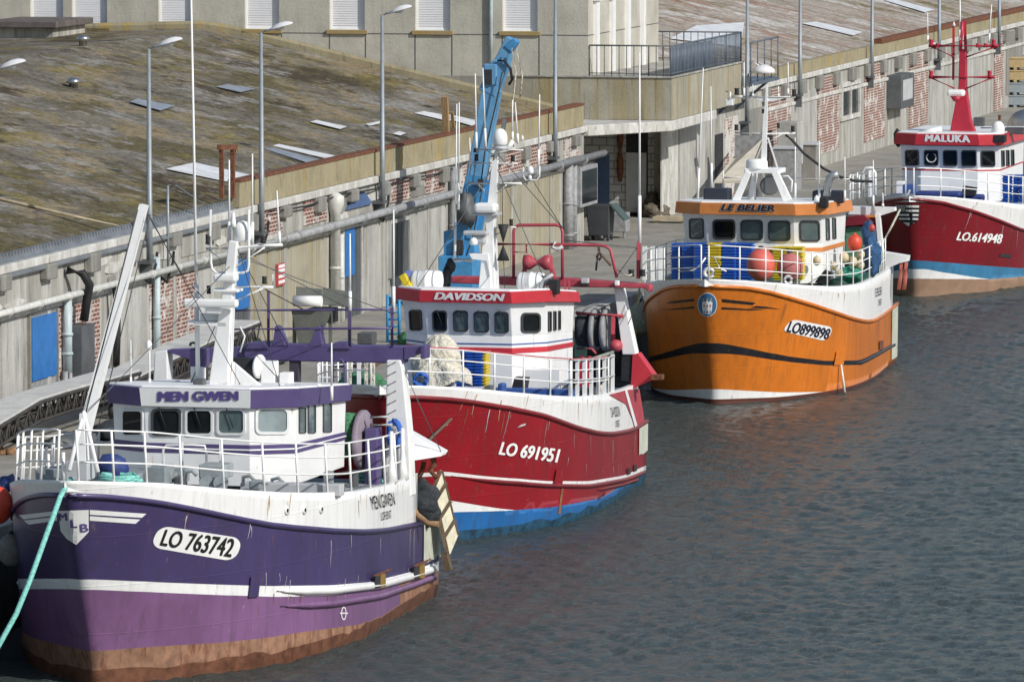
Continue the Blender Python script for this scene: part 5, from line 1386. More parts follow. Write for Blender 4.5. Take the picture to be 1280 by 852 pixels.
def tbar(p, q, w, name):
    a0, b0 = Vector(p), Vector(q); d = (b0 - a0).normalized(); n2 = Vector((-d.y, d.x)) * w / 2; mb = MB()
    mb.slab([td(*(a0 + n2), .03), td(*(b0 + n2), .03), td(*(b0 - n2), .03), td(*(a0 - n2), .03)], (-.025, 0, 0)); TD.put(mb, name, [DOORB])
for p_, q_ in (((543.5, 627), (558, 603)), ((549, 649), (563.5, 626)), ((554, 673), (569, 649)), ((541.5, 611), (551, 588))): tbar(p_, q_, 4.2, "door_strap")
tbar((540.5, 610), (559, 692), 5.5, "door_edge"); tbar((553, 588), (573, 668), 1.6, "door_edge")
bbar(TD, "door_bracket", 16.9, (556, 690), (561, 712), 7, .25, DOORB)
mb = MB(); k = m_per_px(B, 16.4)
mb.ball(pt(B, 528, 626, 16.3), 16 * k, 20 * k, 26 * k, 16, 10, 0, .5, 2); mb.ball(pt(B, 536, 640, 16.4), 14 * k, 14 * k, 16 * k, 14, 9, 0, .5, 5)
single(B.fr, mb, "net_bundle", [NETB], "black net bundle hanging inside the purple trawler's stern opening", "net")
mb = MB(); mb.ball(pt(B, 469, 584, 15.0), 19 * k, 19 * k, 15 * k, 18, 10, 0, .22, 4)
single(B.fr, mb, "net_bag", [CANVAS], "cream net bag on green rope behind the purple trawler's drum", "bag")
def coil(B, t, cx, cy, rx, ry, r, turns, mat, label, seed=1, name="rope_coil", cat="rope", ax=None):
    k = m_per_px(B, t); rr = random.Random(seed); c = pt(B, cx, cy, t); pts = []
    n = turns * 14
    for i in range(n):
        a = 2 * PI * i / 14; f = .75 + .3 * rr.random()
        if ax == 'v': pts.append(c + Vector((rr.uniform(-.08, .08), math.cos(a) * rx * k * f, math.sin(a) * ry * k * f)))
        else: pts.append(c + Vector((math.cos(a) * rx * k * f, math.sin(a) * rx * k * f, (i / n - .5) * ry * k * 2 + rr.uniform(-.02, .02))))
    mb = MB(); mb.path(pts, r, 5); return single(B.fr, mb, name, [mat], label, cat)
coil(B, 15.0, 473, 599, 25, 6, 0.05, 5, TURQ, "turquoise rope coil under the cream net bag on the purple trawler", 2)
coil(B, 14.3, 493, 542, 8, 17, 0.055, 4, BLUEROPE, "blue rope coil hung on the purple trawler's white gantry post", 3, ax='v')
coil(B, 2.0, 150, 597, 26, 4, 0.045, 4, TURQ, "turquoise rope heap beside the navy tarpaulin on the purple bow", 5)
mb = MB(); mb.ball(pt(B, 141, 583, 2.6), .35, .36, .30, 16, 10, 0, .3, 8)
single(B.fr, mb, "tarpaulin_bundle", [TARPB], "navy tarpaulin bundle on the purple trawler's foredeck by the boom", "tarpaulin")
# mooring line, buoy and fenders at the bow
mb = MB(); pts = []
PX = [(89, 598), (82, 609), (75, 621), (69, 638), (60, 662), (50, 690), (38, 723), (20, 767), (0, 803), (-30, 858)]
for i, (x, y) in enumerate(PX):
    pts.append(pt(B, x, y, -1.75 - 0.3 * i))
mb.path(pts, 0.062, 7)
single(B.fr, mb, "mooring_line", [TURQ], "turquoise mooring line running down from the purple bow to lower left", "rope")
ORB = M("orange_buoy_vinyl", (0.62, 0.07, 0.035), 0.45, var=0.08, scale=3); FEND = M("dirty_grey_fender", (0.17, 0.165, 0.15), 0.7, var=0.25, scale=4); PINKB = M("faded_pink_buoy_vinyl", (0.62, 0.12, 0.09), 0.5, var=0.1, scale=3)
def buoy(fr, c, r, mat, label, name="buoy", cat="buoy", group=None, tall=1.0, cap=BLACK):
    off = Vector(c) - Vector((0, 0, r * tall)); root = thing(name, label, cat, fr.wor(off), fr.rz, group)
    mb = MB(); mb.lathe([(0.02, 0)] + [(r * math.sin(PI * i / 12) ** .9, r * tall * (1 - math.cos(PI * i / 12))) for i in range(1, 11)] + [(r * .22, r * tall * 1.97), (r * .16, r * tall * 2.1), (.01, r * tall * 2.12)], (0, 0, 0), (0, 0, 1), 18); mb.build("body", [mat], root)
    mb = MB(); mb.lathe([(r * .25, r * tall * 1.93), (r * .2, r * tall * 2.02), (r * .17, r * tall * 2.16), (0.01, r * tall * 2.18)], (0, 0, 0), (0, 0, 1), 12); mb.build("eye", [cap], root)
    return root
k = m_per_px(B, 2.0)
buoy(B.fr, pt(B, -3, 631, 2.0), 19 * k, ORB, "orange buoy hanging at the purple bow by the left edge", tall=1.25)
buoy(B.fr, pt(B, 14, 687, 2.6), 17 * k, FEND, "dirty grey round fender below the orange buoy at the purple bow", "fender", "fender", tall=1.2)
mb = MB(); mb.slab([pt(B, *q) for q in ((18, 630, 2.4), (27, 640, 2.2), (42, 682, 2.2), (35, 702, 2.4), (22, 668, 2.4))], (-.3, 0, 0))
single(B.fr, mb, "rubber_fender", [FEND], "flat grey fender slab between quay and purple bow", "fender")
mb = MB(); mb.ball(pt(B, 10, 605, 4.0), .35, .3, .2, 14, 8, 0, .5, 3); single(B.fr, mb, "tarpaulin_bundle", [TARPB], "dark navy tarpaulin heap on the quay edge above the orange buoy", "tarpaulin")

# more rigging, wipers, small gear
for p, q in (((290, 330, tm), (104, 520, 1.6)), ((292, 312, tm), (437, 386, tg)), ((284, 372, tm), (236, 484, tm + .5)), ((294, 305, tm), (360, 433, tg)), ((181, 262, 3.9), (232, 350, tm)), ((296, 320, tm), (492, 392, tg)), ((500, 452, tg), (552, 566, 15.4))):
    mb = MB(); mb.tube(pt(B, *p), pt(B, *q), .011, n=5); B.put(mb, "stay", [GREYD])
for x, y in ((199, 508), (243, 508), (283, 508)):
    sf = W1.surf(2); mb = MB(); mb.tube(sf(x, y, .05), sf(x + 9, y + 26, .05), .012, n=5); B.put(mb, "wiper", [BLACK])
for i, (x, y, w, h, t, m) in enumerate(((168, 596, 12, 8, 3.0, GREYDK), (222, 600, 10, 9, 4.5, GREYD), (318, 605, 14, 9, 6.5, GREYDK), (345, 608, 9, 12, 7.5, GREYL), (378, 610, 12, 7, 8.5, GREYDK), (440, 600, 8, 16, 12.5, GREYD))):
    bbox(B, "deck_fitting", t, x - w / 2, x + w / 2, y - h / 2, y + h / 2 + 3, .35, m, None, .04)
for i in range(4): bpath(B, "deck_pipe", 5 + i, [(232 + 36 * i, 606), (232 + 36 * i, 590 + 3 * i), (240 + 36 * i, 588 + 3 * i), (246 + 36 * i, 594 + 3 * i)], .045, GREYDK)
for x, y, c in ((206, 484, GREYL), (222, 482, WHITE), (352, 486, WHITE), (372, 487, GREYL), (398, 486, WHITE)): lampbox(B, W1.tf + 2.5, x, y - 3, 7, 7, None, c)
mb = MB(); k = m_per_px(B, 9); mb.ball(pt(B, 408, 612, 9.5), .3, .45, .16, 14, 8, 0, .5, 6); single(B.fr, mb, "net_or_shade_heap", [NETB], "small black net heap on the purple trawler's side deck", "net")

runs(B, 14, H.top, .55, [RUNLT], 3, (0, 15)); runs(B, 16, H.kn, .9, [SCUFF, SCUFF, RUNST], 4, (0, 16.5), (.012, .04)); runs(B, 10, lambda t: tab(t, c_st), .5, [RUNST], 5, (4, 17)); runs(B, 16, lambda t: H.kn(t) - 1.0, .6, [SCUFF], 6, (3, 15), (.012, .035), "scuff_mark")
# ------------------------------------------------------------------ fish boxes and floats shared by the boats
BOXB = M("blue_fish_box_plastic", (0.015, 0.10, 0.46), 0.45, var=0.12, scale=4); BOXY = M("yellow_fish_box_plastic", (0.62, 0.47, 0.02), 0.45, var=0.1, scale=4)
BOXW = M("white_fish_box_plastic", (0.7, 0.7, 0.68), 0.5)
def fish_box_mesh(w, d, h):
    mb = MB(); t = .02
    mb.box(-d / 2 + t, d / 2 - t, -w / 2 + t, w / 2 - t, 0, .02)
    for s in (-1, 1):
        mb.box(s * (d / 2 - t) - t / 2, s * (d / 2 - t) + t / 2, -w / 2 + t, w / 2 - t, 0, h); mb.box(-d / 2 + t, d / 2 - t, s * (w / 2 - t) - t / 2, s * (w / 2 - t) + t / 2, 0, h - .001)
        mb.box(s * (d / 2 - t) - .03, s * (d / 2 - t) + .055, -w / 2 - .02, w / 2 + .02, h - .03, h + .002); mb.box(-d / 2 + .035, d / 2 - .035, s * (w / 2 - t) - .025, s * (w / 2 - t) + .04, h - .029, h)
    return mb
ORD = ["topmost", "second", "third", "fourth", "fifth", "sixth", "seventh", "eighth", "ninth", "tenth", "eleventh", "twelfth", "thirteenth", "lowest"]
def fish_stack(B, x0, x1, y0, y1, t, mat, n, where, colour, group, depth=0.55, rot=0.0):
    a = pt(B, x0, y1, t); b = pt(B, x1, y0, t); w = b.y - a.y; pitch = (b.z - a.z) / n
    proto = fish_box_mesh(w, depth, pitch * 1.25).build("fish_box", [mat], None)
    rr = random.Random(int(x0 * 7)); mid = Vector((-t - depth / 2, (a.y + b.y) / 2, a.z))
    for i in range(n):
        o = proto if i == 0 else proto.copy()
        if i: COL.objects.link(o)
        o.location = B.fr.wor(mid + Vector((rr.uniform(-.02, .02), rr.uniform(-.012, .012), i * pitch))); o.rotation_euler = (0, 0, B.fr.rz + rot + rr.uniform(-.03, .03))
        k = n - 1 - i
        tag(o, f"{colour} fish box, {'lowest' if i == 0 else ORD[k]} in {where}", "fish box", group)
def float_ball(B, t, x, y, r, mat, label, group=None, name="float", tall=1.15):
    k = m_per_px(B, t); buoy(B.fr, pt(B, x, y, t), r * k, mat, label, name, name, group, tall, mat)

# ------------------------------------------------------------------ red trawler
B = B2; H = H2
REDB = M("red_house_paint", (0.50, 0.03, 0.045), 0.4, var=0.1, rust=0.04); REDG = M("faded_red_gantry_paint", (0.40, 0.06, 0.08), 0.5, var=0.15, scale=3, rust=0.12)
BLUEL = M("blue_line_paint", (0.04, 0.10, 0.30), 0.45); WHL = M("white_lettering", (0.80, 0.80, 0.79), 0.4)
hull_text(B, "LO 691951", [(622, 567.5), (695.5, 578), (700, 561), (627, 551.5)], WHL, 0.05, 0.0, 0.02)
hull_text(B, "DAVIDSON", [(764, 521), (774.6, 520), (773.6, 507), (762.4, 509)], BLKL, 0.0, 0, 0.02)
hull_text(B, "LORIENT", [(769, 533.4), (774.6, 533), (773.6, 524.4), (768.5, 525)], BLKL, 0.0, 0, 0.02)
strake(B, H.curve([(560, 594), (607, 600.5), (685, 606.5), (737, 607), (783, 598.7), (805, 590)]), 0.5, 16.6, 0.06, DRED)
hull_quad(B, "hull_box", [(690, 605), (701, 605), (704, 586), (694, 586)], [(0, 0), (1, 0), (1, 1), (0, 1)], RED, 0.05, 2, 2)
hull_poly(B, "rust_run", [(702, 606), (704.5, 606), (700, 642), (697, 642)], M("rust_run_stain", (0.10, 0.05, 0.03), 0.9, var=0.3), 0.015, 2, 4)
strake(B, H.curve([(716, 612), (740, 613), (783, 604)]), 8.6, 15.5, 0.05, DRED)
hull_poly(B, "anchor_pocket", [(645, 534), (655, 531), (656, 528.5), (650, 530)], GREYL, 0.04, 2, 2)
hull_poly(B, "stern_flare", [(760.5, 493), (783, 487), (798.5, 486), (805, 527), (795, 536), (782, 505)], REDG, 0.02, 6, 4)
hull_poly(B, "painted_stripe", [(779.5, 487), (782.5, 486), (796.5, 535), (793.5, 537)], WHL, 0.03, 3, 5)
stern_patch(B, 15.7, PALEST, 0.9)
for x, y in ((783, 587), (791, 583)): hull_poly(B, "scupper", [(x, y + 6), (x + 4, y + 5), (x + 4, y - 3), (x, y - 2)], DARK, 0.03, 1, 1)
tf = mid_t(B, 586.5, 400)
zt = zat(B, 586, 377, tf); zb = zat(B, 586, 492, tf)
zk = zat(B, 586, 419, tf); W2 = House(B, (508, 534, 640, 684, 712), 400, 0.84, zt, zb, 716, 0.34, zk, 0.30)
W2.band("wheelhouse", zb, zk, 0, 0, WHITE); W2.band("wheelhouse_front", zk + .001, zt, 0, 0, WHITE)
W2.band("red_band", zat(B, 586, 441, tf), zat(B, 586, 434, tf), 0.015, 0.015, REDB); W2.band("blue_line", zat(B, 586, 430.5, tf), zat(B, 586, 428.6, tf), 0.014, 0.014, BLUEL)
z0, z1 = zat(B, 586, 377, tf), zat(B, 586, 362, tf)
W2.band("brow", z0, z1, 0.16, 0.10, REDB); W2.band("roof", z1, z1 + .05, 0.06, 0.02, WHITE)
W2.letters("DAVIDSON", 2, [(542, 374.2), (630, 376.2), (631.5, 367), (544, 365)], WHL, 0.16, z0, z1, 0.10, 0.055, 0.12, 0.012)
for i, x0, x1, y0, y1, gl, sk in ((1, 511.5, 527, 387, 413, GLASS, 1.5), (2, 540, 558.5, 388, 414, GLASS, 1), (2, 566, 585, 388, 414, GLASS_T, 1), (2, 591.7, 611, 389, 415, GLASS_T, 1), (2, 618, 636, 389.5, 415.7, GLASS_T, .5),
        (3, 651, 675.5, 390.5, 415.5, GLASS, 0), (4, 684.5, 688.5, 389, 414, GLASS, 0), (4, 691, 694.5, 388.5, 413, GLASS, 0), (4, 697, 700, 388, 412, GLASS, 0)):
    W2.window(i, x0, x1, y0, y1, FR_D, gl, sk, 0.12, 0, 0.22)
ts = [-1.8, -1.0, 0.0, 1.2, 2.6, 4.2, 5.8, 7.4, 9.0, 10.4]
brail(B, -1.8, 10.4, [0.38, 0.72, 1.0], ts, WHITE_C, r=0.02, pr=0.028)
brail(B, -1.8, 10.4, [1.03], [], REDG, r=0.022, name="top_rail")
ta = [t_at(B, x) for x in (717.5, 726, 734.8, 743.4, 752, 759.8, 770)]
for t in ta:
    mb = MB(); z = H.top(t); mb.bar((-t, H.half(t, z) - .1, z - .03), (-t, H.half(t, z) - .1, z + 1.05), .10, .06); B.put(mb, "baluster", [WHITE])
brail(B, ta[0] - .3, ta[-1] + .1, [0.45, 1.0], [], GREYL, sides=(1,), r=0.03, name="stern_rail")
mb = MB(); mb.path([pt(B, 723, 452, 9.0), pt(B, 745, 447, 11), pt(B, 766, 440, 12)], 0.05, 6); mb2 = mb; B.put(mb, "rail_wrapping", [M("grey_green_rope", (0.26, 0.30, 0.25), 0.9, var=0.3, scale=12)])
# mast
tm = tf + 1.6
mast = bbar(B, "mast", tm, (611, 366), (612.5, 296), 22, 0.5, WHITE, 13, bevel=0.02); bbar(B, "mast_pole", tm, (612.5, 298), (619.5, 200), 13, 0.2, WHITE, 6, mast)
bpath(B, "mast_head", tm, [(619.5, 202), (620, 192), (623, 187), (636, 184), (641, 176)], 0.07, WHITE, 6, mast)
dome(B, "satellite_dome", tm - .3, 625, 161, 182, 18.5, WHITE_C); blathe(B, "dome_base", tm - .3, (625, 186), [(10, 0), (8.5, 3), (5, 4)], GREYL); blathe(B, "small_dome", tm - .1, (653, 176), [(1.6, 0), (1.6, 4), (.2, 7)], WHITE_C)
for y, x0, x1 in ((187, 592, 654), (204, 591, 647), (229, 587, 652)): bpath(B, "crossarm", tm, [(x0, y), (x1, y + .6)], 0.045 if y == 229 else 0.032, WHITE, 6, mast)
for p, q in (((598, 231), (608, 241)), ((634, 230), (622, 241)), ((606, 186), (617, 194))): bpath(B, "brace", tm, [p, q], 0.03, WHITE, 6, mast)
for x, y, w, h in ((595.5, 197, 6, 8), (641, 198, 6, 8), (639, 278, 5.5, 8), (593.5, 188, 4, 5)): lampbox(B, tm, x, y, w, h, mast)
bpath(B, "aerial_frame", tm, [(654.5, 209), (654.5, 221), (657, 225), (671, 225), (674.5, 220), (674.5, 208)], 0.022, WHITE_C, 6, mast); dome(B, "small_dome", tm, 663, 208, 217, 8, WHITE_C); dome(B, "small_dome", tm, 662.5, 219, 224, 4.5, WHITE_C)
bbox(B, "radar_scanner", tm - .6, 592, 619, 254.5, 266, 0.5, WHITE_C, mast, 0.08); bbox(B, "radar_shelf", tm - .4, 590, 622, 267, 269.5, 0.6, GREYL, mast)
bbox(B, "radar_scanner", tm - .6, 578, 609, 289, 294, 0.3, GREYL, mast, 0.05); bbox(B, "radar_motor", tm - .5, 590, 606, 294, 305, 0.4, GREYL, mast, 0.06); dome(B, "small_dome", tm - .7, 592, 297, 306, 10, WHITE_C)
bplate(B, "radar_support", tm - .3, [(586, 317), (610, 317), (612, 330), (614, 362), (598, 362), (612, 345), (608, 326), (590, 324)], 0.4, WHITE, mast)
bplate(B, "radar_support", tm - .25, [(606, 270), (618, 268), (616, 300), (608, 296)], 0.3, WHITE, mast)
bpath(B, "lamp_arm", tm, [(619, 284.5), (645, 284)], 0.03, WHITE_C, 6, mast); bpath(B, "lamp_arm", tm, [(619, 294), (634, 286)], 0.03, WHITE_C, 6, mast)
DS = M("black_day_shape", (0.02, 0.02, 0.02), 0.7)
for y0, y1, r0, r1 in ((281, 303, 7, .5), (307, 325.5, .5, 8)): blathe(B, "day_shape", tm - .2, (629, y1), [(r1, 0), (r0, y1 - y0)], DS, n=12)
bpath(B, "halyard", tm - .2, [(628, 225), (628, 281)], 0.010, GREYD); bpath(B, "halyard", tm - .2, [(629.5, 325), (631, 360)], 0.010, GREYD)
bpath(B, "aerial_bracket", tm, [(568, 325), (590, 325)], 0.07, WHITE, 6)
for a in ((571, 130, 325, 568.5), (574, 128, 262, 573), (594, 92, 190, 595.5), (603.5, 85, 186, 607), (644, 128, 180, 647.5), (640.5, 125, 178, None), (674.5, 118, 210, 673), (587, 172, 210, 588)): aerial(B, tm + .2, a[0] if a[3] is None else a[3], a[1], a[2], a[0], .026)
# liferafts, roof clutter
for cx, cy, rx, ry in ((534, 350.5, 19, 12.5), (664, 352.5, 17, 12)):
    k = m_per_px(B, tf + 1.2); c = pt(B, cx, cy, tf + 1.2); mb = MB()
    mb.lathe([(ry * k * .55, -rx * k), (ry * k * .9, -rx * k * .93), (ry * k, -rx * k * .75), (ry * k, -rx * k * .1), (ry * k * 1.06, -.02), (ry * k * 1.06, .02), (ry * k, rx * k * .1), (ry * k, rx * k * .75), (ry * k * .9, rx * k * .93), (ry * k * .55, rx * k)], c, (0, 1, 0), 18)
    o = B.put(mb, "liferaft_canister", [WHITE_C]); mb = MB()
    for s in (-.5, .5): mb.cbox(c + Vector((0, s * rx * k, -ry * k * .95)), ry * k * 2.1, .08, .14)
    for s in (-.5, .5): mb.lathe([(ry * k * 1.02, s * rx * k - .02), (ry * k * 1.02, s * rx * k + .02)], c, (0, 1, 0), 18)
    B.put(mb, "cradle", [GREYL], o)
bbar(B, "yellow_roller", tf + 1.0, (503, 343), (513, 361), 9, 0.3, BOXY, parent=None, bevel=.03); bbar(B, "blue_roller", tf + 1.1, (510, 338), (515, 352), 7, 0.2, M("pale_blue_plastic", (0.16, 0.22, 0.50), 0.5)); bbox(B, "purple_tray", tf + .9, 507, 530, 359.5, 363.5, .3, PURB)
mb = MB(); k = m_per_px(B, tf + 2); mb.ball(pt(B, 558, 348, tf + 2), 6 * k, 6 * k, 14 * k, 12, 9, 0, .4, 3); mb.ball(pt(B, 563, 332, tf + 2.1), 5 * k, 6 * k, 9 * k, 12, 8, 0, .5, 6); B.put(mb, "exhaust_cowl", [BLACK])
bbox(B, "floodlight", tf + 1.0, 675, 688, 345, 356, .3, GREYD); bbox(B, "floodlight", tf + .8, 686, 697, 350, 368, .35, BLACK); bpath(B, "lamp_arm", tf + .8, [(672, 368), (679, 350), (691, 343)], .05, GREYL)
# gantry
tg = tf + 6.0
gb = bplate(B, "gantry_beam", tg, [(564, 345.5), (700, 347), (812, 355.5), (814, 361), (812, 366), (805, 360.5), (698, 358.5), (564, 354)], 0.4, REDG, None, 0.03)
bbox(B, "floodlight", tg - .25, 726, 735, 348, 354, .2, GREYL, gb); bbox(B, "floodlight", tg - .25, 768, 773, 351, 357, .2, WHITE_C, gb); bbox(B, "floodlight", tg - .3, 725, 735, 354.5, 358, .2, BLACK, gb)
bpath(B, "gantry_frame", tg, [(642, 347), (642, 289), (643.5, 284), (648, 281.5), (695, 281), (700.5, 283), (703, 289), (703, 348)], 0.046, REDG, 8)
bpath(B, "gantry_rail", tg, [(619, 305), (690, 305.5), (750, 306.5), (757, 307.5), (763, 312), (771, 347)], 0.045, REDG, 8); bpath(B, "gantry_rail", tg, [(658, 305), (658, 316)], .02, REDG); bpath(B, "gantry_rail", tg, [(644, 315), (660, 315.5)], .02, REDG)
aerial(B, tg, 799.5, 66, 304, None, .035); bpath(B, "aerial_post", tg, [(798.5, 302), (798, 348)], 0.06, REDG)
bpath(B, "shackle_gear", tg - .1, [(694, 302), (690, 309), (697, 312), (703, 308)], .06, GREYL); bpath(B, "hanging_block", tg - .1, [(748, 307), (749, 316), (746, 321), (749, 325), (752, 320), (750, 316), (764, 332)], .04, BROWNROPE); bpath(B, "hanging_line", tg - .1, [(747, 318), (745, 338)], .03, GREYD)
bpath(B, "hanging_line", tg - .1, [(772, 337), (784, 345), (790, 343)], .03, CANVAS)
for x in (789, 803): lampbox(B, tg, x, 341, 8, 8)
k = m_per_px(B, tg - .3); wn_ = MB(); wn_.lathe([(9 * k, -17 * k), (9 * k, -9 * k), (3.2 * k, -1 * k), (3.2 * k, 1 * k), (9 * k, 9 * k), (9 * k, 17 * k)], pt(B, 672, 328, tg - .3), (0, 1, 0), 16); wo = B.put(wn_, "trawl_block", [REDG])
for s in (-1, 1): bplate(B, "block_frame", tg - .25, [(672 + s * 17, 347), (672 + s * 11, 320), (672 + s * 14, 318), (672 + s * 22, 347)], .2, REDG, wo)
bplate(B, "stern_leg", tg + .3, [(767, 358), (777, 358), (795, 443), (778, 443)], 0.45, WHITE, None, .02)
bplate(B, "stern_leg_foot", tg + .35, [(777, 443), (790, 443), (788, 477), (776, 476)], 0.4, BLACK); bplate(B, "stern_wing", tg + .3, [(790.5, 443), (797, 441.5), (817, 469), (815, 475), (788, 487)], 0.5, REDB)
bbar(B, "rusty_bracket", tg + .2, (815, 471), (829, 471), 6, .3, RUST)
bpath(B, "ladder", tf + 5.3, [(706.5, 350), (706.5, 492)], .035, REDG); bpath(B, "ladder", tf + 5.3, [(711.5, 350), (711.5, 492)], .035, REDG)
for y in range(356, 490, 8): bpath(B, "ladder_rung", tf + 5.3, [(706.5, y), (711.5, y)], .015, REDG)
# net drums, green bulkhead
td = tf + 6.6; k = m_per_px(B, td)
bbox(B, "green_bulkhead", td + .3, 718, 732, 396, 446, .2, M("pale_green_paint", (0.22, 0.42, 0.30), 0.6))
for cx, m in ((741, NETB), (755, NETB)):
    mb = MB(); mb.lathe([(25 * k, 0), (26 * k, .04), (26 * k, .10), (25 * k, .14)], pt(B, cx, 412, td), (0.05, 1, 0), 26); d = B.put(mb, "net_drum", [GREYP])
    mb = MB(); mb.lathe([(20 * k, -.42), (21 * k, -.3), (20 * k, 0)], pt(B, cx, 412, td), (0.05, 1, 0), 20); B.put(mb, "drum_net", [m], d)
bpath(B, "gantry_rail", td - .4, [(720, 391), (779, 395)], .06, REDG); bpath(B, "gantry_rail", td - .4, [(766.5, 395), (766.5, 440)], .07, REDG); bpath(B, "gantry_rail", td - .6, [(721, 435), (740, 436), (745, 442)], .04, REDG)
for x, c in ((728, REDB), (737, REDB), (700, BLUEL), (703, BOXY)): bbar(B, "deck_post", td - .2, (x, 445), (x, 492), 4.5, .15, c)
mb = MB(); mb.ball(pt(B, 770, 432, td - .4), .22, .2, .18, 12, 8); B.put(mb, "red_block", [REDG])
# cargo on the foredeck
for i, (x0, x1) in enumerate(((570, 581), (582, 592), (593, 602))): fish_stack(B, x0, x1, 441, 483, 6.6, BOXB, 11, ("the left stack on the red trawler's foredeck", "the middle stack on the red trawler's foredeck", "the right stack on the red trawler's foredeck")[i], "blue", "blue fish boxes on the red trawler", .5)
fish_stack(B, 603, 607.5, 441, 483, 6.7, BOXY, 11, "the narrow yellow stack on the red trawler", "yellow", "yellow fish boxes on the red trawler", .5)
def drape(mb, top, base_z, rx, ry, folds, seed, lean=(0, 0), n=40, k=14):
    """cloth hanging over something: rounded top, ragged folds growing towards the hem"""
    v = []
    for j in range(k + 1):
        w = j / k
        for i in range(n):
            a = 2 * PI * i / n; q = mnoise.noise(Vector((math.cos(a) * 1.4 + seed, math.sin(a) * 1.4, w * 1.2)))
            r = (math.sin(min(1, w * 1.5) * PI / 2) ** .8) * (1 + .10 * q + (.3 + w) * (.14 * abs(math.sin(folds * a / 2 + 4 * q + seed)) - .07 + .2 * q))
            z = lerp(top.z, base_z, w ** 1.15) + .06 * q * (1 if j else 0) + (.10 * math.sin(3 * a + seed) * w if j == k else 0)
            v.append((top.x + lean[0] * w + rx * r * math.cos(a), top.y + lean[1] * w + ry * r * math.sin(a), z))
    mb.add(v, [(j * n + i, (j + 1) * n + i, (j + 1) * n + (i + 1) % n, j * n + (i + 1) % n) for j in range(k) for i in range(n)], 0, True); mb.add(v[:n], [tuple(range(n))], 0, True)
mb = MB(); k = m_per_px(B, 4.5)
drape(mb, pt(B, 550, 417, 4.9), pt(B, 549, 462, 4.9).z, .5, 24 * k, 11, 1, (0, -3 * k)); drape(mb, pt(B, 536, 432, 4.7), pt(B, 549, 468, 4.7).z, .5, 24 * k, 9, 3, (0, 3 * k)); drape(mb, pt(B, 548, 446, 4.3), pt(B, 549, 478, 4.3).z, .55, 33 * k, 12, 5, (0, 4 * k))
single(B.fr, mb, "canvas_cover", [CANVAS], "cream canvas cover thrown over the winch on the red trawler's bow", "cover")
bbox(B, "deck_winch", 4.6, 516, 560, 466, 484, .8, GREYD, None, .04)
coil(B, 3.6, 526, 474, 9, 8, .04, 3, BLUEROPE, "blue rope coil on the red bow under the cream canvas", 9, ax='v')
mb = MB(); k = m_per_px(B, 7.4); mb.slab([pt(B, x, y, 7.4) for x, y in ((638, 490), (643, 471.5), (658, 472.5), (655, 490))], (-.45, 0, 0)); single(B.fr, mb, "black_case", [BLACK], "black tilted case on the red trawler's foredeck beside the house", "case")
bbox(B, "hatch", 7.0, 615, 715, 487, 496, .4, BLUEL); bbox(B, "deck_locker", 8.6, 655, 700, 462, 492, .5, WHITE_C)
mb = MB(); mb.path([pt(B, 607, 485, 2.0), pt(B, 575, 513, .6), pt(B, 540, 546, -1.5), pt(B, 500, 590, -4.5)], .045, 6); single(B.fr, mb, "mooring_line", [BROWNROPE], "dark brown mooring line slanting down across the red bow", "rope")
for p, q in (((619, 205, tm), (520, 362, tf)), ((619, 205, tm), (680, 348, tf + 1)), ((620, 190, tm), (703, 285, tg)), ((654, 206, tm), (703, 285, tg)), ((589, 205, tm), (572, 322, tm)), ((703, 300, tg), (799, 310, tg)), ((771, 345, tg), (799, 306, tg)), ((812, 360, tg), (790, 400, tg)), ((805, 360, tg), (785, 405, tg))):
    mb = MB(); mb.tube(pt(B, *p), pt(B, *q), .012, n=5); B.put(mb, "stay", [GREYD])
for x in (546, 572, 598, 624):
    sf = W2.surf(2); mb = MB(); mb.tube(sf(x, 386.5, .05), sf(x + 7, 405, .05), .012, n=5); B.put(mb, "wiper", [BLACK])
for i, (x, y, w, h, t, m) in enumerate(((610, 486, 10, 8, 6.0, GREYD), (626, 485, 8, 12, 6.5, BLUEL), (668, 491, 12, 8, 8.0, GREYDK), (682, 489, 8, 14, 8.6, WHITE), (735, 488, 14, 8, 10.5, GREYD), (749, 487, 9, 12, 11, CANVAS))): bbox(B, "deck_fitting", t, x - w / 2, x + w / 2, y - h / 2, y + h / 2 + 3, .35, m, None, .05)
mb = MB(); k = m_per_px(B, 9); mb.ball(pt(B, 700, 492, 9.0), .35, .6, .2, 14, 8, 0, .5, 3); mb.ball(pt(B, 722, 492, 9.8), .3, .5, .22, 14, 8, 0, .5, 8); single(B.fr, mb, "net_or_shade_heap", [NETB], "low black net heap behind the red trawler's side rail", "net")
mb = MB(); mb.ball(pt(B, 455, 478, 3.0), .4, .7, .3, 14, 8, 0, .5, 4); single(B.fr, mb, "net_or_shade_heap", [NETG], "green net heap on the red bow behind the white gantry post", "net")
for x, c in ((437, CANVAS), (449, WHITE), (458, CANVAS), (466, CANVAS)): bbar(B, "bow_bollard", 2.5, (x, 484), (x, 452), 4.5, .12, c)
runs(B, 24, H.top, .6, [RUNLT], 13, (0, 15)); runs(B, 20, H.kn, .9, [RUNST, SCUFF], 14, (0, 16), (.012, .04)); runs(B, 10, lambda t: tab(t, d_st), .5, [RUNST], 15, (3, 16.5)); runs(B, 12, lambda t: H.kn(t) - .8, .5, [SCUFF], 16, (3, 15), (.012, .03), "scuff_mark")
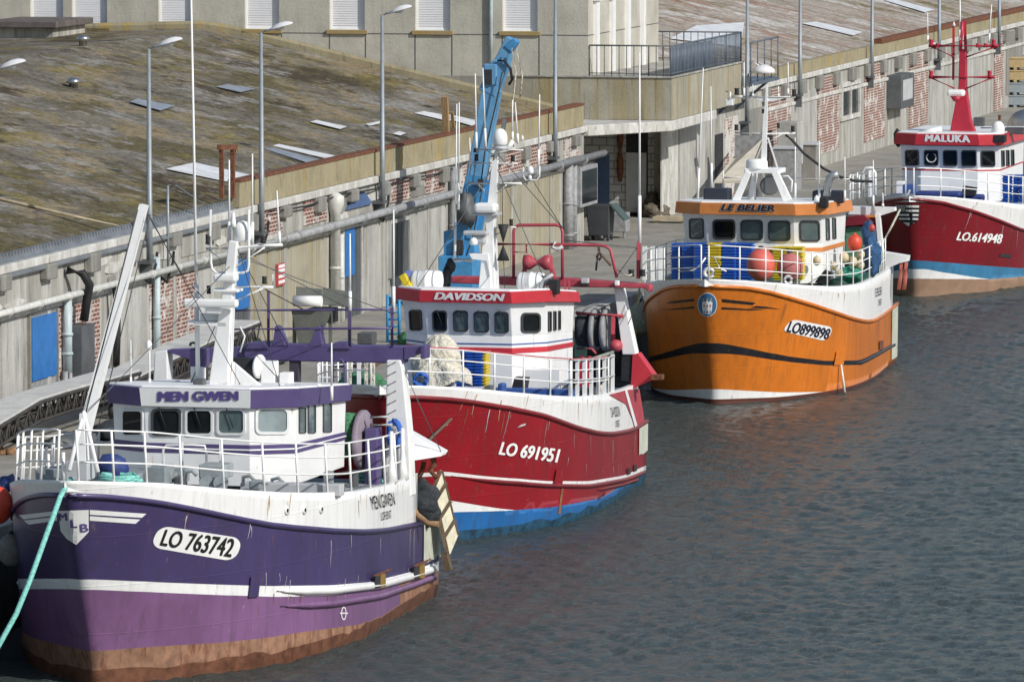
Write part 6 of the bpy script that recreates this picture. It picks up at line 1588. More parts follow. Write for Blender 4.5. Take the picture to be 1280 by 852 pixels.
# netted fender between red stern and orange bow
c = pt(B3, 803, 398, 4.5); k = m_per_px(B3, 4.5)
buoy(B3.fr, c, 18 * k, M("grey_green_netted_vinyl", (0.24, 0.29, 0.23), 0.85, var=0.45, scale=22, bump=.8, bscale=40), "grey green netted fender hanging by the orange trawler's left bow", "fender", "fender", tall=1.15)
mb = MB(); mb.path([pt(B3, 800, 352, 4.3), pt(B3, 797, 395, 4.2), pt(B3, 793, 440, 4.0)], .035, 6); single(B3.fr, mb, "fender_line", [M("yellow_rope", (0.45, 0.40, 0.16), .8)], "yellow line hanging in front of the grey green netted fender", "rope")

# ------------------------------------------------------------------ orange trawler
B = B3; H = H3
ORB2 = M("orange_house_paint", (0.62, 0.22, 0.06), 0.45, var=0.1, rust=0.05, rustcol=(0.4, 0.2, 0.1)); NAVYB = M("dark_navy_box", (0.02, 0.025, 0.04), .5)
hull_quad(B, "number_plate", [(977, 413.5), (1033, 426.5), (1041.5, 409), (989.5, 398.5)], rrect(1, 1, .12, .36, 5), PLATEW, 0.014, 8, 4)
hull_text(B, "LO899898", [(982, 414.2), (1034, 424.2), (1038.5, 411), (987.5, 400.8)], NAVYL, 0.035, 0, .026)
hull_text(B, "LE BELIER", [(1094, 371), (1102, 367.6), (1101.4, 358), (1093, 361)], NAVYL, 0, 0, .02); hull_text(B, "LORIENT", [(1097.5, 382), (1101.8, 380.5), (1101.4, 373), (1097, 374.5)], NAVYL, 0, 0, .02)
el = lambda rx, ry, k=20: [(884.2 + rx * math.cos(2 * PI * i / k), 380.4 + ry * math.sin(2 * PI * i / k)) for i in range(k)]
CB = M("crest_blue", (0.05, 0.15, 0.32), .5); CG = M("crest_gold", (0.5, 0.38, 0.1), .5)
cr = hull_poly(B, "crest", el(12.2, 15.2), PLATEW, .012, 6, 6); hull_poly(B, "crest_field", el(11.3, 14.3), CB, .018, 6, 6, cr)
hull_poly(B, "castle", [(878.2, 377), (879.6, 377), (879.6, 375.5), (881.2, 375.5), (881.2, 377), (883, 377), (883, 375.5), (885, 375.5), (885, 377), (887, 377), (887, 375.5), (888.8, 375.5), (888.8, 377), (890.4, 377), (890, 386), (888.5, 392), (879.5, 392), (878.4, 386)], WHL, .024, 4, 4, cr)
for x in (880, 883.6, 887.2): hull_poly(B, "castle_window", [(x, 383), (x + 1.3, 383), (x + 1.3, 380), (x, 380)], SIGNRED, .03, 1, 1, cr); hull_poly(B, "castle_gate", [(x, 391), (x + 1.4, 391), (x + 1.2, 387.5), (x + .3, 387.5)], CB, .03, 1, 1, cr)
for x in (879.5, 884.2, 888.8): hull_poly(B, "crown_point", [(x - 1.3, 374.6), (x + 1.3, 374.6), (x, 371.6)], CG, .024, 1, 1, cr)
for poly in ([(902, 373.3), (944.4, 378), (940.5, 381), (903, 377.2)], [(902, 383.6), (930, 385.6), (958, 386.4), (940, 387.6), (902, 386.2)], [(937.5, 384.6), (945, 382), (958, 383.2), (976, 386.3), (958, 385.2)],
        [(833, 378.4), (838, 376.6), (868, 373), (868, 376.2), (836, 379.4)], [(824.5, 387), (840, 385.6), (868, 382.8), (868, 385.2), (842, 387)]): hull_poly(B, "painted_dash", poly, BLKP, .014, 6, 2)
strake(B, H.curve([(983, 449), (1033, 455), (1076, 453.5), (1115, 432)]), 6.5, 15.6, .06, BLKP)
hull_quad(B, "hull_box", [(1041, 456), (1053, 455.5), (1054, 438), (1044, 438.5)], [(0, 0), (1, 0), (1, 1), (0, 1)], ORG, .05, 2, 2)
mb = MB(); p = H.surf(1048, 455, .1); mb.tube(p, p + Vector((0, .12, -p.z - .02)), .03, .05, 6); B.put(mb, "water_discharge", [M("pale_water_stream", (0.7, 0.72, 0.70), .2)])
hull_poly(B, "scupper", [(1098, 437), (1103, 436), (1103, 425), (1098, 426)], RUST, .04, 1, 2)
stern_patch(B, 14.9, PALEST, 0.25)
tf = mid_t(B, 938, 290); zt = zat(B, 938, 267.5, tf); zb = zat(B, 938, 354, tf)
zk = zat(B, 938, 304, tf); W3 = House(B, (858, 884, 993, 1029, 1054), 290, .53, zt, zb, 1056, .36, zk, .15)
W3.band("wheelhouse", zb, zk, 0, 0, WHITE); W3.band("wheelhouse_front", zk + .001, zt, 0, 0, WHITE)
z0, z1 = zat(B, 938, 267.5, tf), zat(B, 938, 253, tf)
W3.band("brow", z0, z1, .22, .14, ORB2); W3.band("roof", z1, z1 + .05, .08, .04, WHITE); W3.band("orange_band", zat(B, 938, 315, tf), zat(B, 938, 309, tf), .014, .014, ORB2)
W3.letters("LE BELIER", 2, [(899.5, 263.6), (967.5, 264.8), (968, 256.4), (902, 255)], WHL, .22, z0, z1, .14, .06, .12, .010, 1.0, "lettering_shadow")
W3.letters("LE BELIER", 2, [(900.5, 263), (968.5, 264.2), (969, 256), (903, 254.6)], NAVYL, .22, z0, z1, .14, .05, .12, .024)
for i, x0, x1, y0, y1, gl in ((1, 861.5, 879.5, 273, 298.5, GLASS_T), (2, 890.5, 919, 274, 299, GLASS), (2, 925.5, 953.5, 274.5, 300, GLASS_T), (2, 960, 988, 275.5, 301, GLASS_T), (3, 999, 1024.5, 275.5, 301.5, GLASS_T), (4, 1031.5, 1036, 273, 300, GLASS_T), (4, 1039.5, 1044, 272, 298.5, GLASS_T)):
    W3.window(i, x0, x1, y0, y1, FR_D, gl, .6, .10, 0, .17)
ts = [-1.6, -.9, 0, .7, 1.5, 2.4, 3.5, 4.8, 6.2, 7.6, 9.0, 10.4, 11.6, 12.6, 13.4]
brail(B, -1.6, 13.4, [.36, .72, 1.1], ts, WHITE_C, r=.02, pr=.026)
for x0, x1 in ((880, 892),): bpath(B, "fairlead", -1.2, [(x0 + 6 + 5.5 * math.cos(a), 341 + 5.5 * math.sin(a)) for a in [2 * PI * i / 12 for i in range(12)]], .06, WHITE, 6, None, True)
bpath(B, "fairlead", 1.5, [(985 + 4.5 * math.cos(a), 350 + 4.5 * math.sin(a)) for a in [2 * PI * i / 12 for i in range(12)]], .05, WHITE, 6, None, True)
bpath(B, "hand_rail", -.8, [(850, 339), (866, 338), (875, 332), (882, 322)], .03, WHITE_C); bpath(B, "hand_rail", -.8, [(893, 322), (900, 336), (908, 339)], .03, WHITE_C)
for x, w in ((806, 5), (816, 4.5), (825.5, 4.5)): bbar(B, "bow_bollard", 2.2, (x, 350), (x, 308), w, .12, WHITE)
# fish boxes, buoys on the foredeck
for x0, x1, m, c, wh, tt in ((839, 851, BOXB, "blue", "the leftmost blue stack on the orange trawler", 5.0), (853, 867, BOXB, "blue", "the second blue stack from left on the orange trawler", 4.7), (868, 883, BOXB, "blue", "the blue stack left of the tall yellow stack", 4.4),
        (884.5, 901, BOXY, "yellow", "the tall yellow stack on the orange bow", 4.4), (902.5, 919, BOXB, "blue", "the blue stack right of the tall yellow stack", 4.4), (920.5, 940, BOXB, "blue", "the blue stack beside the big orange ball", 4.6), (966, 984, BOXY, "yellow", "the yellow stack behind the red netted buoy", 5.6), (985, 1003, BOXY, "yellow", "the rightmost yellow stack on the orange trawler", 5.6)):
    fish_stack(B, x0, x1, 305.5 if x0 < 960 else 310, 350, tt, m, 12, wh, c, f"{c} fish boxes on the orange trawler", .5)
buoy(B.fr, pt(B, 951, 331, 2.6), 17.5 * m_per_px(B, 2.6), PINKB, "big plain coral ball buoy on the orange trawler's foredeck", tall=1.12)
buoy(B.fr, pt(B, 987.5, 334, 2.8), 16 * m_per_px(B, 2.8), M("red_netted_vinyl", (0.42, 0.09, 0.09), .8, var=.4, scale=24, alt=(.30, .2, .17), altamt=.8, bump=.8, bscale=45), "red buoy wrapped in pale netting beside the coral ball", tall=1.08)
float_ball(B, 8.5, 1068.5, 303.5, 9, ORB, "small orange ball above the cream floats on the orange trawler's stern", None, "buoy")
FLT = M("cream_float", (0.56, 0.46, 0.30), .6, var=.2)
for i, (x, y, r, tt, lb) in enumerate(((1021, 326, 5, 6, "cream float nearest the black case"), (1043, 333, 4.5, 7, "lowest cream float behind the orange trawler's rail"), (1055, 322, 6, 8, "large cream float right of the wheelhouse"), (1066, 327, 5.5, 8.2, "cream float below the small orange ball"), (1076, 318, 5, 8.6, "cream float nearest the blue net heap"), (1075, 331, 5.5, 8.4, "cream float at the rail's stern end"), (1050, 342, 4, 7.4, "small cream float low by the green net"))):
    float_ball(B, tt, x, y, r, FLT, lb + " on the orange trawler" if "orange" not in lb else lb, "cream floats on the orange trawler")
mb = MB(); mb.slab([pt(B, x, y, 5.0) for x, y in ((1018, 353), (1030, 338), (1038, 341), (1033, 356))], (-.4, 0, 0)); single(B.fr, mb, "black_case", [BLACK], "black tilted case behind the orange trawler's rail near the wheelhouse corner", "case")
k = m_per_px(B, 9); mb = MB(); mb.ball(pt(B, 1062, 343, 8.0), 12 * k, 16 * k, 9 * k, 14, 9, 0, .5, 2); single(B.fr, mb, "green_net_heap", [M("bright_green_net", (.03, .22, .15), .95, var=.4, scale=9, bump=.8, bscale=24)], "green net heap low behind the orange trawler's side rail", "net")
mb = MB(); mb.ball(pt(B, 1090, 318, 9.6), 10 * k, 11 * k, 22 * k, 14, 10, 0, .5, 6); mb.ball(pt(B, 1086, 292, 10.6), 9 * k, 9 * k, 14 * k, 14, 10, 0, .5, 9); single(B.fr, mb, "blue_net_heap", [M("dark_blue_net", (.03, .085, .19), .95, var=.5, scale=9, bump=.9, bscale=24)], "tall dark blue net heap at the orange trawler's stern post", "net")
mb = MB(); mb.ball(pt(B, 1090, 285, 10.0), 4.5 * k, 4 * k, 5 * k, 12, 8); single(B.fr, mb, "red_float", [SIGNRED], "small red float resting on the dark blue net heap", "float")
# A-frame mast
tm = tf + 1.2
AF = bbar(B, "mast_frame", tm, (920, 251), (936, 215), 7.5, .25, WHITE, 6)
bbar(B, "mast_frame", tm, (985, 251), (969, 215), 9, .25, WHITE, 7); bbar(B, "mast_frame", tm + 1.2, (938, 251), (944, 216), 6, .2, WHITE); bbox(B, "mast_platform", tm, 930, 976, 211, 216.5, .9, WHITE, None, .03)
blathe(B, "radar_dome", tm + .3, (946, 211), [(13, 0), (13.3, 2), (13, 9), (11, 11.5), (.1, 12)], WHITE_C, n=20)
bbar(B, "mast_pole", tm + .6, (954.5, 212), (957, 143), 6.5, .14, WHITE, 4.5); bbar(B, "mast_pole", tm + .6, (957.5, 143), (958.8, 106), 4, .1, WHITE, 2)
bpath(B, "crossarm", tm + .6, [(928, 121), (994, 121.5)], .035, WHITE); bplate(B, "crossarm_web", tm + .6, [(938, 121), (990, 121), (966, 127), (952, 127)], .05, WHITE); bpath(B, "crossarm", tm + .6, [(919, 166), (958, 167.5), (994, 166.5)], .035, WHITE); bpath(B, "brace", tm + .6, [(978, 167), (957, 180)], .03, WHITE)
bpath(B, "crossarm", tm + .6, [(915, 121), (928, 121)], .05, WHITE)
for x, y, w, h in ((921, 114.5, 6.5, 8), (992.5, 116, 6, 8), (920.5, 159.5, 5.5, 7), (991, 161, 5.5, 7), (954, 139, 4, 5), (973, 157, 4, 6)): lampbox(B, tm + .6, x, y, w, h)
bbox(B, "horn_speaker", tm + .6, 907, 916, 124, 132, .3, WHITE_C); bpath(B, "horn_arm", tm + .6, [(907, 114), (913, 116), (912, 124)], .04, WHITE_C)
bpath(B, "stay", tm + .6, [(960, 172), (985, 250)], .035, WHITE_C); bpath(B, "stay", tm + .6, [(944, 205), (944, 252)], .03, WHITE_C)
bpath(B, "roof_rail", tm + 1.5, [(905, 222), (925, 222)], .03, WHITE_C); bpath(B, "roof_rail", tm + 2.5, [(965, 222), (985, 220), (990, 226), (989, 240)], .035, WHITE_C); bpath(B, "roof_rail", tm + 2.8, [(985, 222.5), (1062, 224)], .03, WHITE_C); bpath(B, "roof_rail", tm + 2.8, [(994, 222), (994, 250)], .03, WHITE_C)
mb = MB(); k = m_per_px(B, tm + 1.6); mb.lathe([(10 * k, -.15), (12 * k, 0), (10 * k, .15)], pt(B, 962, 232, tm + 1.6), (1, .2, 0), 14); B.put(mb, "searchlight", [GREYD])
for a in ((872, 85, 252, 879), (889.5, 108, 236, 888.5), (930, 78, 121, None), (941, 106, 121, None), (985, 78, 122, None), (973, 108, 121, None), (994, 172, 248, None), (1024, 176, 250, None), (1056, 196, 252, None), (904, 213, 236, None)): aerial(B, tm + .8, a[0], a[1], a[2], a[3], .028)
bbox(B, "roof_box", tm - .2, 879, 911, 236, 250.5, .6, NAVYB, None, .05); bbox(B, "roof_box", tm + .8, 1015, 1053, 239, 254, .6, NAVYB, None, .05)
bpath(B, "exhaust_pipe", tm + .4, [(1033.5, 245), (1034.5, 232), (1037, 223), (1041, 219), (1048, 218.5)], .135, GALV, 10)
bbox(B, "floodlight", tf - .25, 1024, 1034, 247, 260, .3, BLACK); blathe(B, "small_dome", tm - .4, (1021, 251), [(3.4, 0), (3.4, 4), (.2, 7)], WHITE_C)
mb = MB(); mb.path([pt(B, x, y, t) for x, y, t in ((982, 169, tm + .6), (990, 175, tm + .7), (1005, 192, tm + 1), (1030, 211, tm + 1.4), (1050, 221, tm + 2), (1068, 226, tm + 6), (1092, 227, tm + 14))], .05, 6); single(B.fr, mb, "black_hose", [BLACK], "black hose sagging from the orange trawler's mast to the right", "hose")
# stern gear
td = tf + 6.4
bbox(B, "green_net_drum", td, 1056, 1080, 286, 330, .9, M("green_netting_panel", (.10, .23, .14), .9, var=.4, scale=8, stretch=(1, 1, 4), bump=.5)); bplate(B, "red_awning", td - .2, [(1055, 283), (1060, 271), (1080, 269), (1090, 279), (1076, 281)], .5, M("dark_red_awning", (.18, .01, .025), .6))
bplate(B, "gantry_beam", td + .2, [(1060, 268), (1064, 258), (1118, 259.5), (1118.5, 264), (1101, 269.5)], .4, WHITE); bbar(B, "gantry_post", td + .2, (1097.5, 268), (1101.5, 312), 5, .3, WHITE); bbar(B, "gantry_lamp_bar", td, (1080, 270.5), (1094, 270), 2.6, .1, ORB2)
aerial(B, td, 1091.5, 200, 259, None, .028); aerial(B, td, 1103.5, 241, 259, None, .03)
bplate(B, "stern_platform", 14.3, [(1101, 314.5), (1135, 320), (1134, 327), (1124, 329), (1113, 334), (1101, 345)], .5, WHITE)
REDST = M("faded_red_strap", (.42, .12, .09), .8, var=.2)
for x in (1127, 1133): bpath(B, "fender_strap", 14.4, [(x, 328), (x - 1, 345), (x - 3, 362)], .07, REDST)
mb = MB(); mb.path([B.fr.wor(pt(B, 1101, 309, 12.0)) - B.fr.o, B4.fr.wor(pt(B4, 1115, 282, -3.0)) - B.fr.o, B4.fr.wor(pt(B4, 1137, 238, 0.5)) - B.fr.o], .045, 6)
o = mb.build("mooring_line", [CANVAS]); o.location = B.fr.o; tag(o, "pale mooring line from the orange stern up to the dark red bow", "rope")

runs(B, 18, H.top, .5, [RUNLT], 23, (0, 14.5)); runs(B, 16, H.kn, .8, [RUNST], 24, (0, 15.5), (.012, .04)); runs(B, 10, lambda t: H.kn(t) - .8, .5, [SCUFF], 26, (3, 15), (.012, .03), "scuff_mark")
# ------------------------------------------------------------------ dark red trawler
B = B4; H = H4
REDM = M("red_mast_paint", (.42, .02, .045), .45, var=.1, rust=.05)
hull_text(B, "LO.614948", [(1194.5, 300), (1250.5, 304.5), (1254, 292.5), (1198.5, 289.5)], WHL, .05, 0, .02)
sh = hull_poly(B, "shield_emblem", [(1118.3, 255.5), (1149, 256), (1147.8, 275.5), (1135.6, 283), (1124, 274.5), (1119, 266)], BLKL, .014, 6, 5)
for y0, y1, x0, x1 in ((256.2, 259, 1132.5, 1148.6), (261.6, 264.3, 1132.5, 1148.4), (267, 269.5, 1121, 1148), (272, 274.4, 1124, 1147.6)): hull_poly(B, "shield_stripe", [(x0, y1), (x1, y1 + .3), (x1, y0 + .3), (x0, y0)], PLATEW, .022, 4, 1, sh)
hull_poly(B, "shield_tip", [(1129, 277.5), (1143, 278), (1135.6, 282.6)], PLATEW, .022, 2, 1, sh); hull_poly(B, "shield_canton", [(1119, 264), (1131.5, 264.3), (1131.5, 256.3), (1119, 256)], M("pale_grey_canton", (.38, .38, .38), .5), .022, 2, 2, sh)
for x, y in ((1121, 258), (1125, 258), (1129, 258), (1123, 261.5), (1127, 261.5)): hull_poly(B, "ermine_spot", [(x, y + 1.5), (x + 1.4, y + 1.5), (x + .7, y - .3)], BLKL, .03, 1, 1, sh)
hull_poly(B, "hull_pocket", [(1250, 317), (1263, 318), (1263, 322), (1249, 321)], DARK, .03, 2, 1)
tf = mid_t(B, 1186, 200); zt = zat(B, 1186, 182, tf); zb = zat(B, 1186, 252, tf)
zk = zat(B, 1186, 210, tf); W4 = House(B, (1126, 1151, 1222, 1248, 1277), 200, .55, zt, zb, 1279, .36, zk, .1)
W4.band("wheelhouse", zb, zk, 0, 0, WHITE); W4.band("wheelhouse_front", zk + .001, zt, 0, 0, WHITE); z0, z1 = zat(B, 1186, 181, tf), zat(B, 1186, 167, tf)
W4.band("brow", z0, z1, .24, .12, REDB); W4.band("roof", z1, z1 + .05, .06, .03, WHITE); W4.band("red_line", zat(B, 1186, 214, tf), zat(B, 1186, 212, tf), .014, .014, REDB)
W4.letters("MALUKA", 2, [(1155.5, 177), (1213, 178.3), (1212, 168.8), (1157, 168.3)], WHL, .24, z0, z1, .12, .06, 0, .012, 1.15)
for i, x0, x1, y0, y1 in ((1, 1131.5, 1148.5, 187.5, 207), (2, 1154.8, 1172.8, 187.5, 207), (2, 1178.6, 1196.6, 187.7, 207.4), (2, 1201.4, 1220.4, 187.8, 207.8), (3, 1225.8, 1243.6, 188.3, 208), (4, 1251, 1255, 188, 208), (4, 1257, 1261, 187.5, 207.5), (4, 1263, 1267, 187, 207)): W4.window(i, x0, x1, y0, y1, FR_D, GLASS, .4, .09, 0, .14)
bpath(B, "wiper_disc", tf - .1, [(1164 + 6 * math.cos(a), 197 + 6 * math.sin(a)) for a in [2 * PI * i / 16 for i in range(16)]], .03, GREYL, 5, None, True)
brail(B, -1.6, 16, [.4, .75, 1.1], [-1.6, -.8, .3, 1.8, 3.6, 5.4, 7.2, 9, 10.8, 12.6, 14.4, 16], WHITE_C, r=.022, pr=.03)
bpath(B, "bow_frame", .6, [(1078, 246), (1079, 215), (1082, 210), (1090, 210), (1094, 216), (1094, 244)], .06, WHITE); bbar(B, "bow_bollard", 1.5, (1089, 246), (1089, 211), 6, .2, WHITE)
bbox(B, "windlass", 1.0, 1128, 1143, 231, 242, .6, BLUEL); bbox(B, "windlass_drum", 1.1, 1131, 1140, 233, 239, .75, GREYL); bbox(B, "blue_cover", 3.0, 1144, 1200, 240, 246, .8, TARPB, None, .08); bbox(B, "blue_cover", 4.4, 1196, 1228, 244, 252, .8, TARPB, None, .08); bbox(B, "bow_locker", 2.2, 1120, 1130, 227, 242, .5, WHITE)
mb = MB(); mb.slab([pt(B, x, y, 4.2) for x, y in ((1201, 244), (1204, 232.5), (1220, 235), (1218, 245))], (-.4, 0, 0)); single(B.fr, mb, "black_case", [BLACK], "black case on the dark red trawler's foredeck in front of the wheelhouse", "case")
for i, (x0, x1) in enumerate(((1253, 1263.5), (1266, 1272), (1273.5, 1279.5))): fish_stack(B, x0, x1, 220, 253, 7.6, BOXB, 9, ("the left stack", "the middle stack", "the right stack")[i] + " on the dark red trawler", "blue", "blue fish boxes on the dark red trawler", .5)
tm = tf + 1.5
mast = bplate(B, "mast", tm, [(1187, 166), (1190, 150), (1198, 108), (1199, 62), (1207, 62), (1207, 108), (1213, 150), (1219, 166)], .5, REDM, None, .03)
bpath(B, "mast_pole", tm, [(1200.5, 64), (1201.5, 46), (1203, 27)], .07, REDM, 8, mast); bpath(B, "mast_pole", tm, [(1207, 64), (1206, 26)], .06, REDM, 8, mast); bpath(B, "mast_pole", tm, [(1191.5, 100), (1192, 33)], .05, REDM, 8, mast)
for y, x0, x1 in ((57.5, 1161, 1248), (96.6, 1161, 1243)):
    bpath(B, "crossarm", tm, [(x0, y), (x1, y)], .07, REDM, 8, mast); bpath(B, "brace", tm, [(x0 + 3, y + 1), (1193, y + 14)], .04, REDM, 6, mast); bpath(B, "brace", tm, [(x1 - 3, y + 1), (1208, y + 14)], .04, REDM, 6, mast)
    for x in (x0 + 3, x1 - 6): lampbox(B, tm, x, y - 4, 6, 8, mast, REDM)
bbox(B, "radar_scanner", tm - .5, 1183, 1205, 112.5, 121, .5, WHITE_C, mast, .1); blathe(B, "radar_foot", tm - .4, (1195, 127), [(3, 0), (7, 6)], REDM, parent=mast)
blathe(B, "small_dome", tm, (1192.3, 33), [(2.4, 0), (.2, 6)], WHITE_C); aerial(B, tm, 1200, 0, 50, None, .04); aerial(B, tm, 1236, 6, 54, 1239.5, .03); aerial(B, tm, 1159.5, 16, 54, None, .03)
for x in (1172, 1222, 1232): lampbox(B, tm, x, 57, 5, 5, mast, REDM)
dome(B, "satellite_dome", tf + .4, 1247.5, 152, 169, 16, WHITE_C); bbox(B, "dome_foot", tf - .2, 1239, 1256, 169, 178, .6, BLACK); lampbox(B, tf + .4, 1249.5, 147, 4, 6, None, RUST)
k = m_per_px(B, tf + .5); mb = MB(); mb.tube(pt(B, 1148, 167, tf + .6), pt(B, 1177, 161, tf + .6), 3 * k, n=10); B.put(mb, "white_roll", [WHITE_C]); bbox(B, "searchlight", tf + .6, 1217, 1230, 147, 158, .3, GREYD)
mb = MB(); mb.ball(pt(B, 1122, 172, tf + 1), 6 * k, 5 * k, 10 * k, 12, 8, 0, .4, 2); B.put(mb, "black_cowl", [BLACK]); bpath(B, "roof_rail", tf + 1.5, [(1226, 160), (1280, 160)], .03, GREYD); bbox(B, "roof_box", tf + 2, 1256, 1280, 160, 168, .6, GREYD)

runs(B, 16, H.top, .6, [RUNLT], 33, (0, 12)); runs(B, 14, H.kn, .8, [RUNST, SCUFF], 34, (0, 12), (.015, .04))
# ------------------------------------------------------------------ lamps, crane and gear on the quay
LAMPP = M("grey_lamp_paint", (0.27, 0.30, 0.32), 0.5, 0.3, var=0.12, scale=3); LAMPH = M("white_lamp_hood", (0.72, 0.72, 0.73), 0.4, var=0.05); LAMPG = M("frosted_lamp_glass", (0.6, 0.6, 0.58), 0.3)
def street_lamp(u, label, w=-0.28, first=None):
    if first is not None: return dup(first, None, Q.wor((u, w, 6.1)), Q.rz, label, "street lamps along the warehouse wall")
    root = thing("street_lamp", label, "street lamp", Q.wor((u, w, 6.1)), Q.rz, "street lamps along the warehouse wall")
    mb = MB(); mb.tube((0, 0, 0), (0, 0, 2.2), 0.10, 0.085, 10); mb.tube((0, 0, 2.2), (0, 0, 6.35), 0.085, 0.055, 10); mb.build("pole", [LAMPP], root)
    mb = MB(); mb.box(-.35, .35, -.10, 0.28, -.02, .08); mb.box(-.06, .06, -.08, .28, -.5, -.02); mb.build("bracket", [GREYD], root)
    mb = MB(); mb.path([(0, 0, 6.32), (0, -.12, 6.40), (0, -.40, 6.47)], .035, 7); mb.build("arm", [LAMPP], root)
    mb = MB(); prof = [(-.30, .0), (-.32, .05), (-.44, .11), (-.62, .145), (-.82, .13), (-.98, .07), (-1.05, .0)]
    n = 9; v = []
    for y, h in prof:
        for i in range(n):
            a = PI * i / (n - 1); rr = .17 if -.98 < y < -.36 else .08
            v.append((math.cos(a) * rr, y, 6.44 + max(.012, h) * math.sin(a) - .015 * (1 - math.sin(a)) + .28 * (-y - .3)))
    mb.add(v, [(j * n + i, (j + 1) * n + i, (j + 1) * n + i + 1, j * n + i + 1) for j in range(len(prof) - 1) for i in range(n - 1)], 0, True)
    h = mb.build("lamp_head", [LAMPH], root)
    mb = MB(); mb.ball((0, -.55, 6.49), .10, .22, .08, 12, 8); mb.build("lens", [LAMPG], h)
    return root
L0 = street_lamp(W(187, 310, -.28).x, "grey street lamp left of the white boom, nearest full lamp")
street_lamp(W(-12, 310, -.28).x, "street lamp cut by the left edge, only its white head showing", first=L0)
street_lamp(W(327, 262, -.28).x, "grey street lamp rising beside the rusty frame on the parapet", first=L0)
street_lamp(W(478, 230, -.28).x, "grey street lamp left of the blue crane", first=L0)
street_lamp(W(694, 180, -.28).x, "grey street lamp right of the blue crane, before the stained terrace", first=L0)
street_lamp(W(1000, 95, -.28).x, "grey street lamp just right of the iron landing", first=L0)
street_lamp(W(1090, 72, -.28).x, "grey street lamp behind the far brick panels, middle one of three", first=L0)
street_lamp(W(1174, 55, -.28).x, "grey street lamp left of the red mast", first=L0)
street_lamp(W(1249, 40, -.28).x, "grey street lamp right of the red mast", first=L0)
# the lamp by the terrace stands in front of it
o = street_lamp(A(934, 100, 100).x, "grey street lamp standing against the terrace's far corner", w=-2.45, first=L0)
o.location = Q.wor((W(934, 90, TW - .25).x, TW - .25, 6.1))
mb = MB(); uu = W(934, 95, TW - .25).x; mb.path([(uu, TW - .25, 8.55), (uu, TW - .6, 8.6), (uu, TW - .8, 8.45)], .03, 6)
mb.lathe([(.5, 0), (.46, .14), (.32, .26), (.12, .33), (.01, .35)], (uu, TW - .95, 8.2), (0, 0, 1), 16); single(Q, mb, "wall_lamp", [LAMPH], "white domed lamp in front of the terrace wall above the orange trawler", "lamp")
# thin post with drooping cables
mb = MB(); u = W(210, 300, -.2).x; mb.tube((u, -.2, 5.8), (u, -.2, 8.25), .04, n=7); u2 = W(264, 300, -.2).x
mb.path([(u, -.2, 8.25), (u + 1, -.2, 8.2), (u2, -.1, 7.3)], .018, 5); single(Q, mb, "cable_post", [LAMPP], "thin grey cable post between the boom and the purple trawler's mast", "post")
# rusty frame and timber posts on the parapet
RF = Place(Q, "rusty_frame", "rusty steel frame standing on the parapet corner above the purple mast", "frame", (26, 0.2, 7.2))
def rpt(px, py): return W(px, py, .2)
for x in (277, 291):
    mb = MB(); mb.bar(rpt(x, 248), rpt(x, 183), .13, .13); RF.put(mb, "post", [RUST])
mb = MB(); mb.bar(rpt(274, 184), rpt(294.5, 184), .14, .16); RF.put(mb, "crossbar", [RUST]); mb = MB(); mb.bar(rpt(294, 186), Vector(rpt(308, 222)) + Vector((0, .5, 0)), .06, .06); RF.put(mb, "brace", [BLACK])
mb = MB(); mb.bar(W(558, 168, .25), W(556, 121, .25), .22, .2); mb.bar(W(567, 160, .25), W(565, 140, .25), .10, .1); single(Q, mb, "timber_post", [WOOD], "brown timber post on the roof edge left of the crane boom", "post")
for (x, y), lb in (((104, 55), "shiny roof vent nearest the concrete box"), ((92, 109), "shiny roof vent farther down the mossy slope"), ((20, 88), None)):
    if lb: mb = MB(); p = RP(x, y, 0); mb.lathe([(.16, -.1), (.16, .12), (.3, .16), (.2, .3), (.02, .34)], p, (0, 0, 1), 12); single(Q, mb, "roof_vent", [STEEL], lb, "vent")

# crane
CRB = M("crane_blue_paint", (0.055, 0.24, 0.47), 0.45, var=0.14, scale=3, rust=0.14, rustcol=(0.05, 0.08, 0.10)); CRL = M("faded_crane_blue", (0.12, 0.30, 0.50), 0.5, var=0.15, scale=3, rust=0.1, rustcol=(.08, .10, .12))
cw = -2.6; cu = W(576, 330, cw).x
CR = Place(Q, "quay_crane", "blue folding crane reaching up above the red trawler's wheelhouse", "crane", (cu, cw, QZ))
def cp(px, py, du=0): return A(px, py, cu + du)
def cbar(name, p, q, w, d, m, w2=None, du=0, bevel=.03):
    a, b = cp(*p, du), cp(*q, du); k = 8500 / 245.0; dd = (b - a).normalized(); sx = dd.cross(Vector((1, 0, 0))).normalized(); w1 = w / k; w2 = (w2 or w) / k; mb = MB()
    v = [a + sx * i * w1 / 2 + Vector((j * d / 2, 0, 0)) for i, j in ((-1, -1), (1, -1), (1, 1), (-1, 1))] + [b + sx * i * w2 / 2 + Vector((j * d / 2, 0, 0)) for i, j in ((-1, -1), (1, -1), (1, 1), (-1, 1))]
    mb.add(v, [(3, 2, 1, 0), (4, 5, 6, 7), (0, 1, 5, 4), (1, 2, 6, 5), (2, 3, 7, 6), (3, 0, 4, 7)]); return CR.put(mb, name, [m], None, bevel)
cbar("base", (576, 372), (576, 318), 42, 1.6, CRB); cbar("column", (571, 322), (571, 288), 25, .9, CRB); cbar("column", (588, 322), (583, 292), 20, .7, CRB)
cbar("lower_boom", (581, 296), (600, 200), 23, .8, CRB, 20); cbar("boom_joint", (586, 262), (597, 232), 26, .9, CRB, 20)
cbar("upper_boom", (596, 220), (615, 112), 20, .62, CRL, 21, -.1); cbar("boom_head", (611, 116), (628, 78), 22, .66, CRL, 19, -.1); cbar("boom_tip", (624, 88), (640, 48), 19, .5, CRL, 12, -.1)
cbar("boom_tip", (636, 62), (646, 50), 12, .4, CRB, 7, -.2)
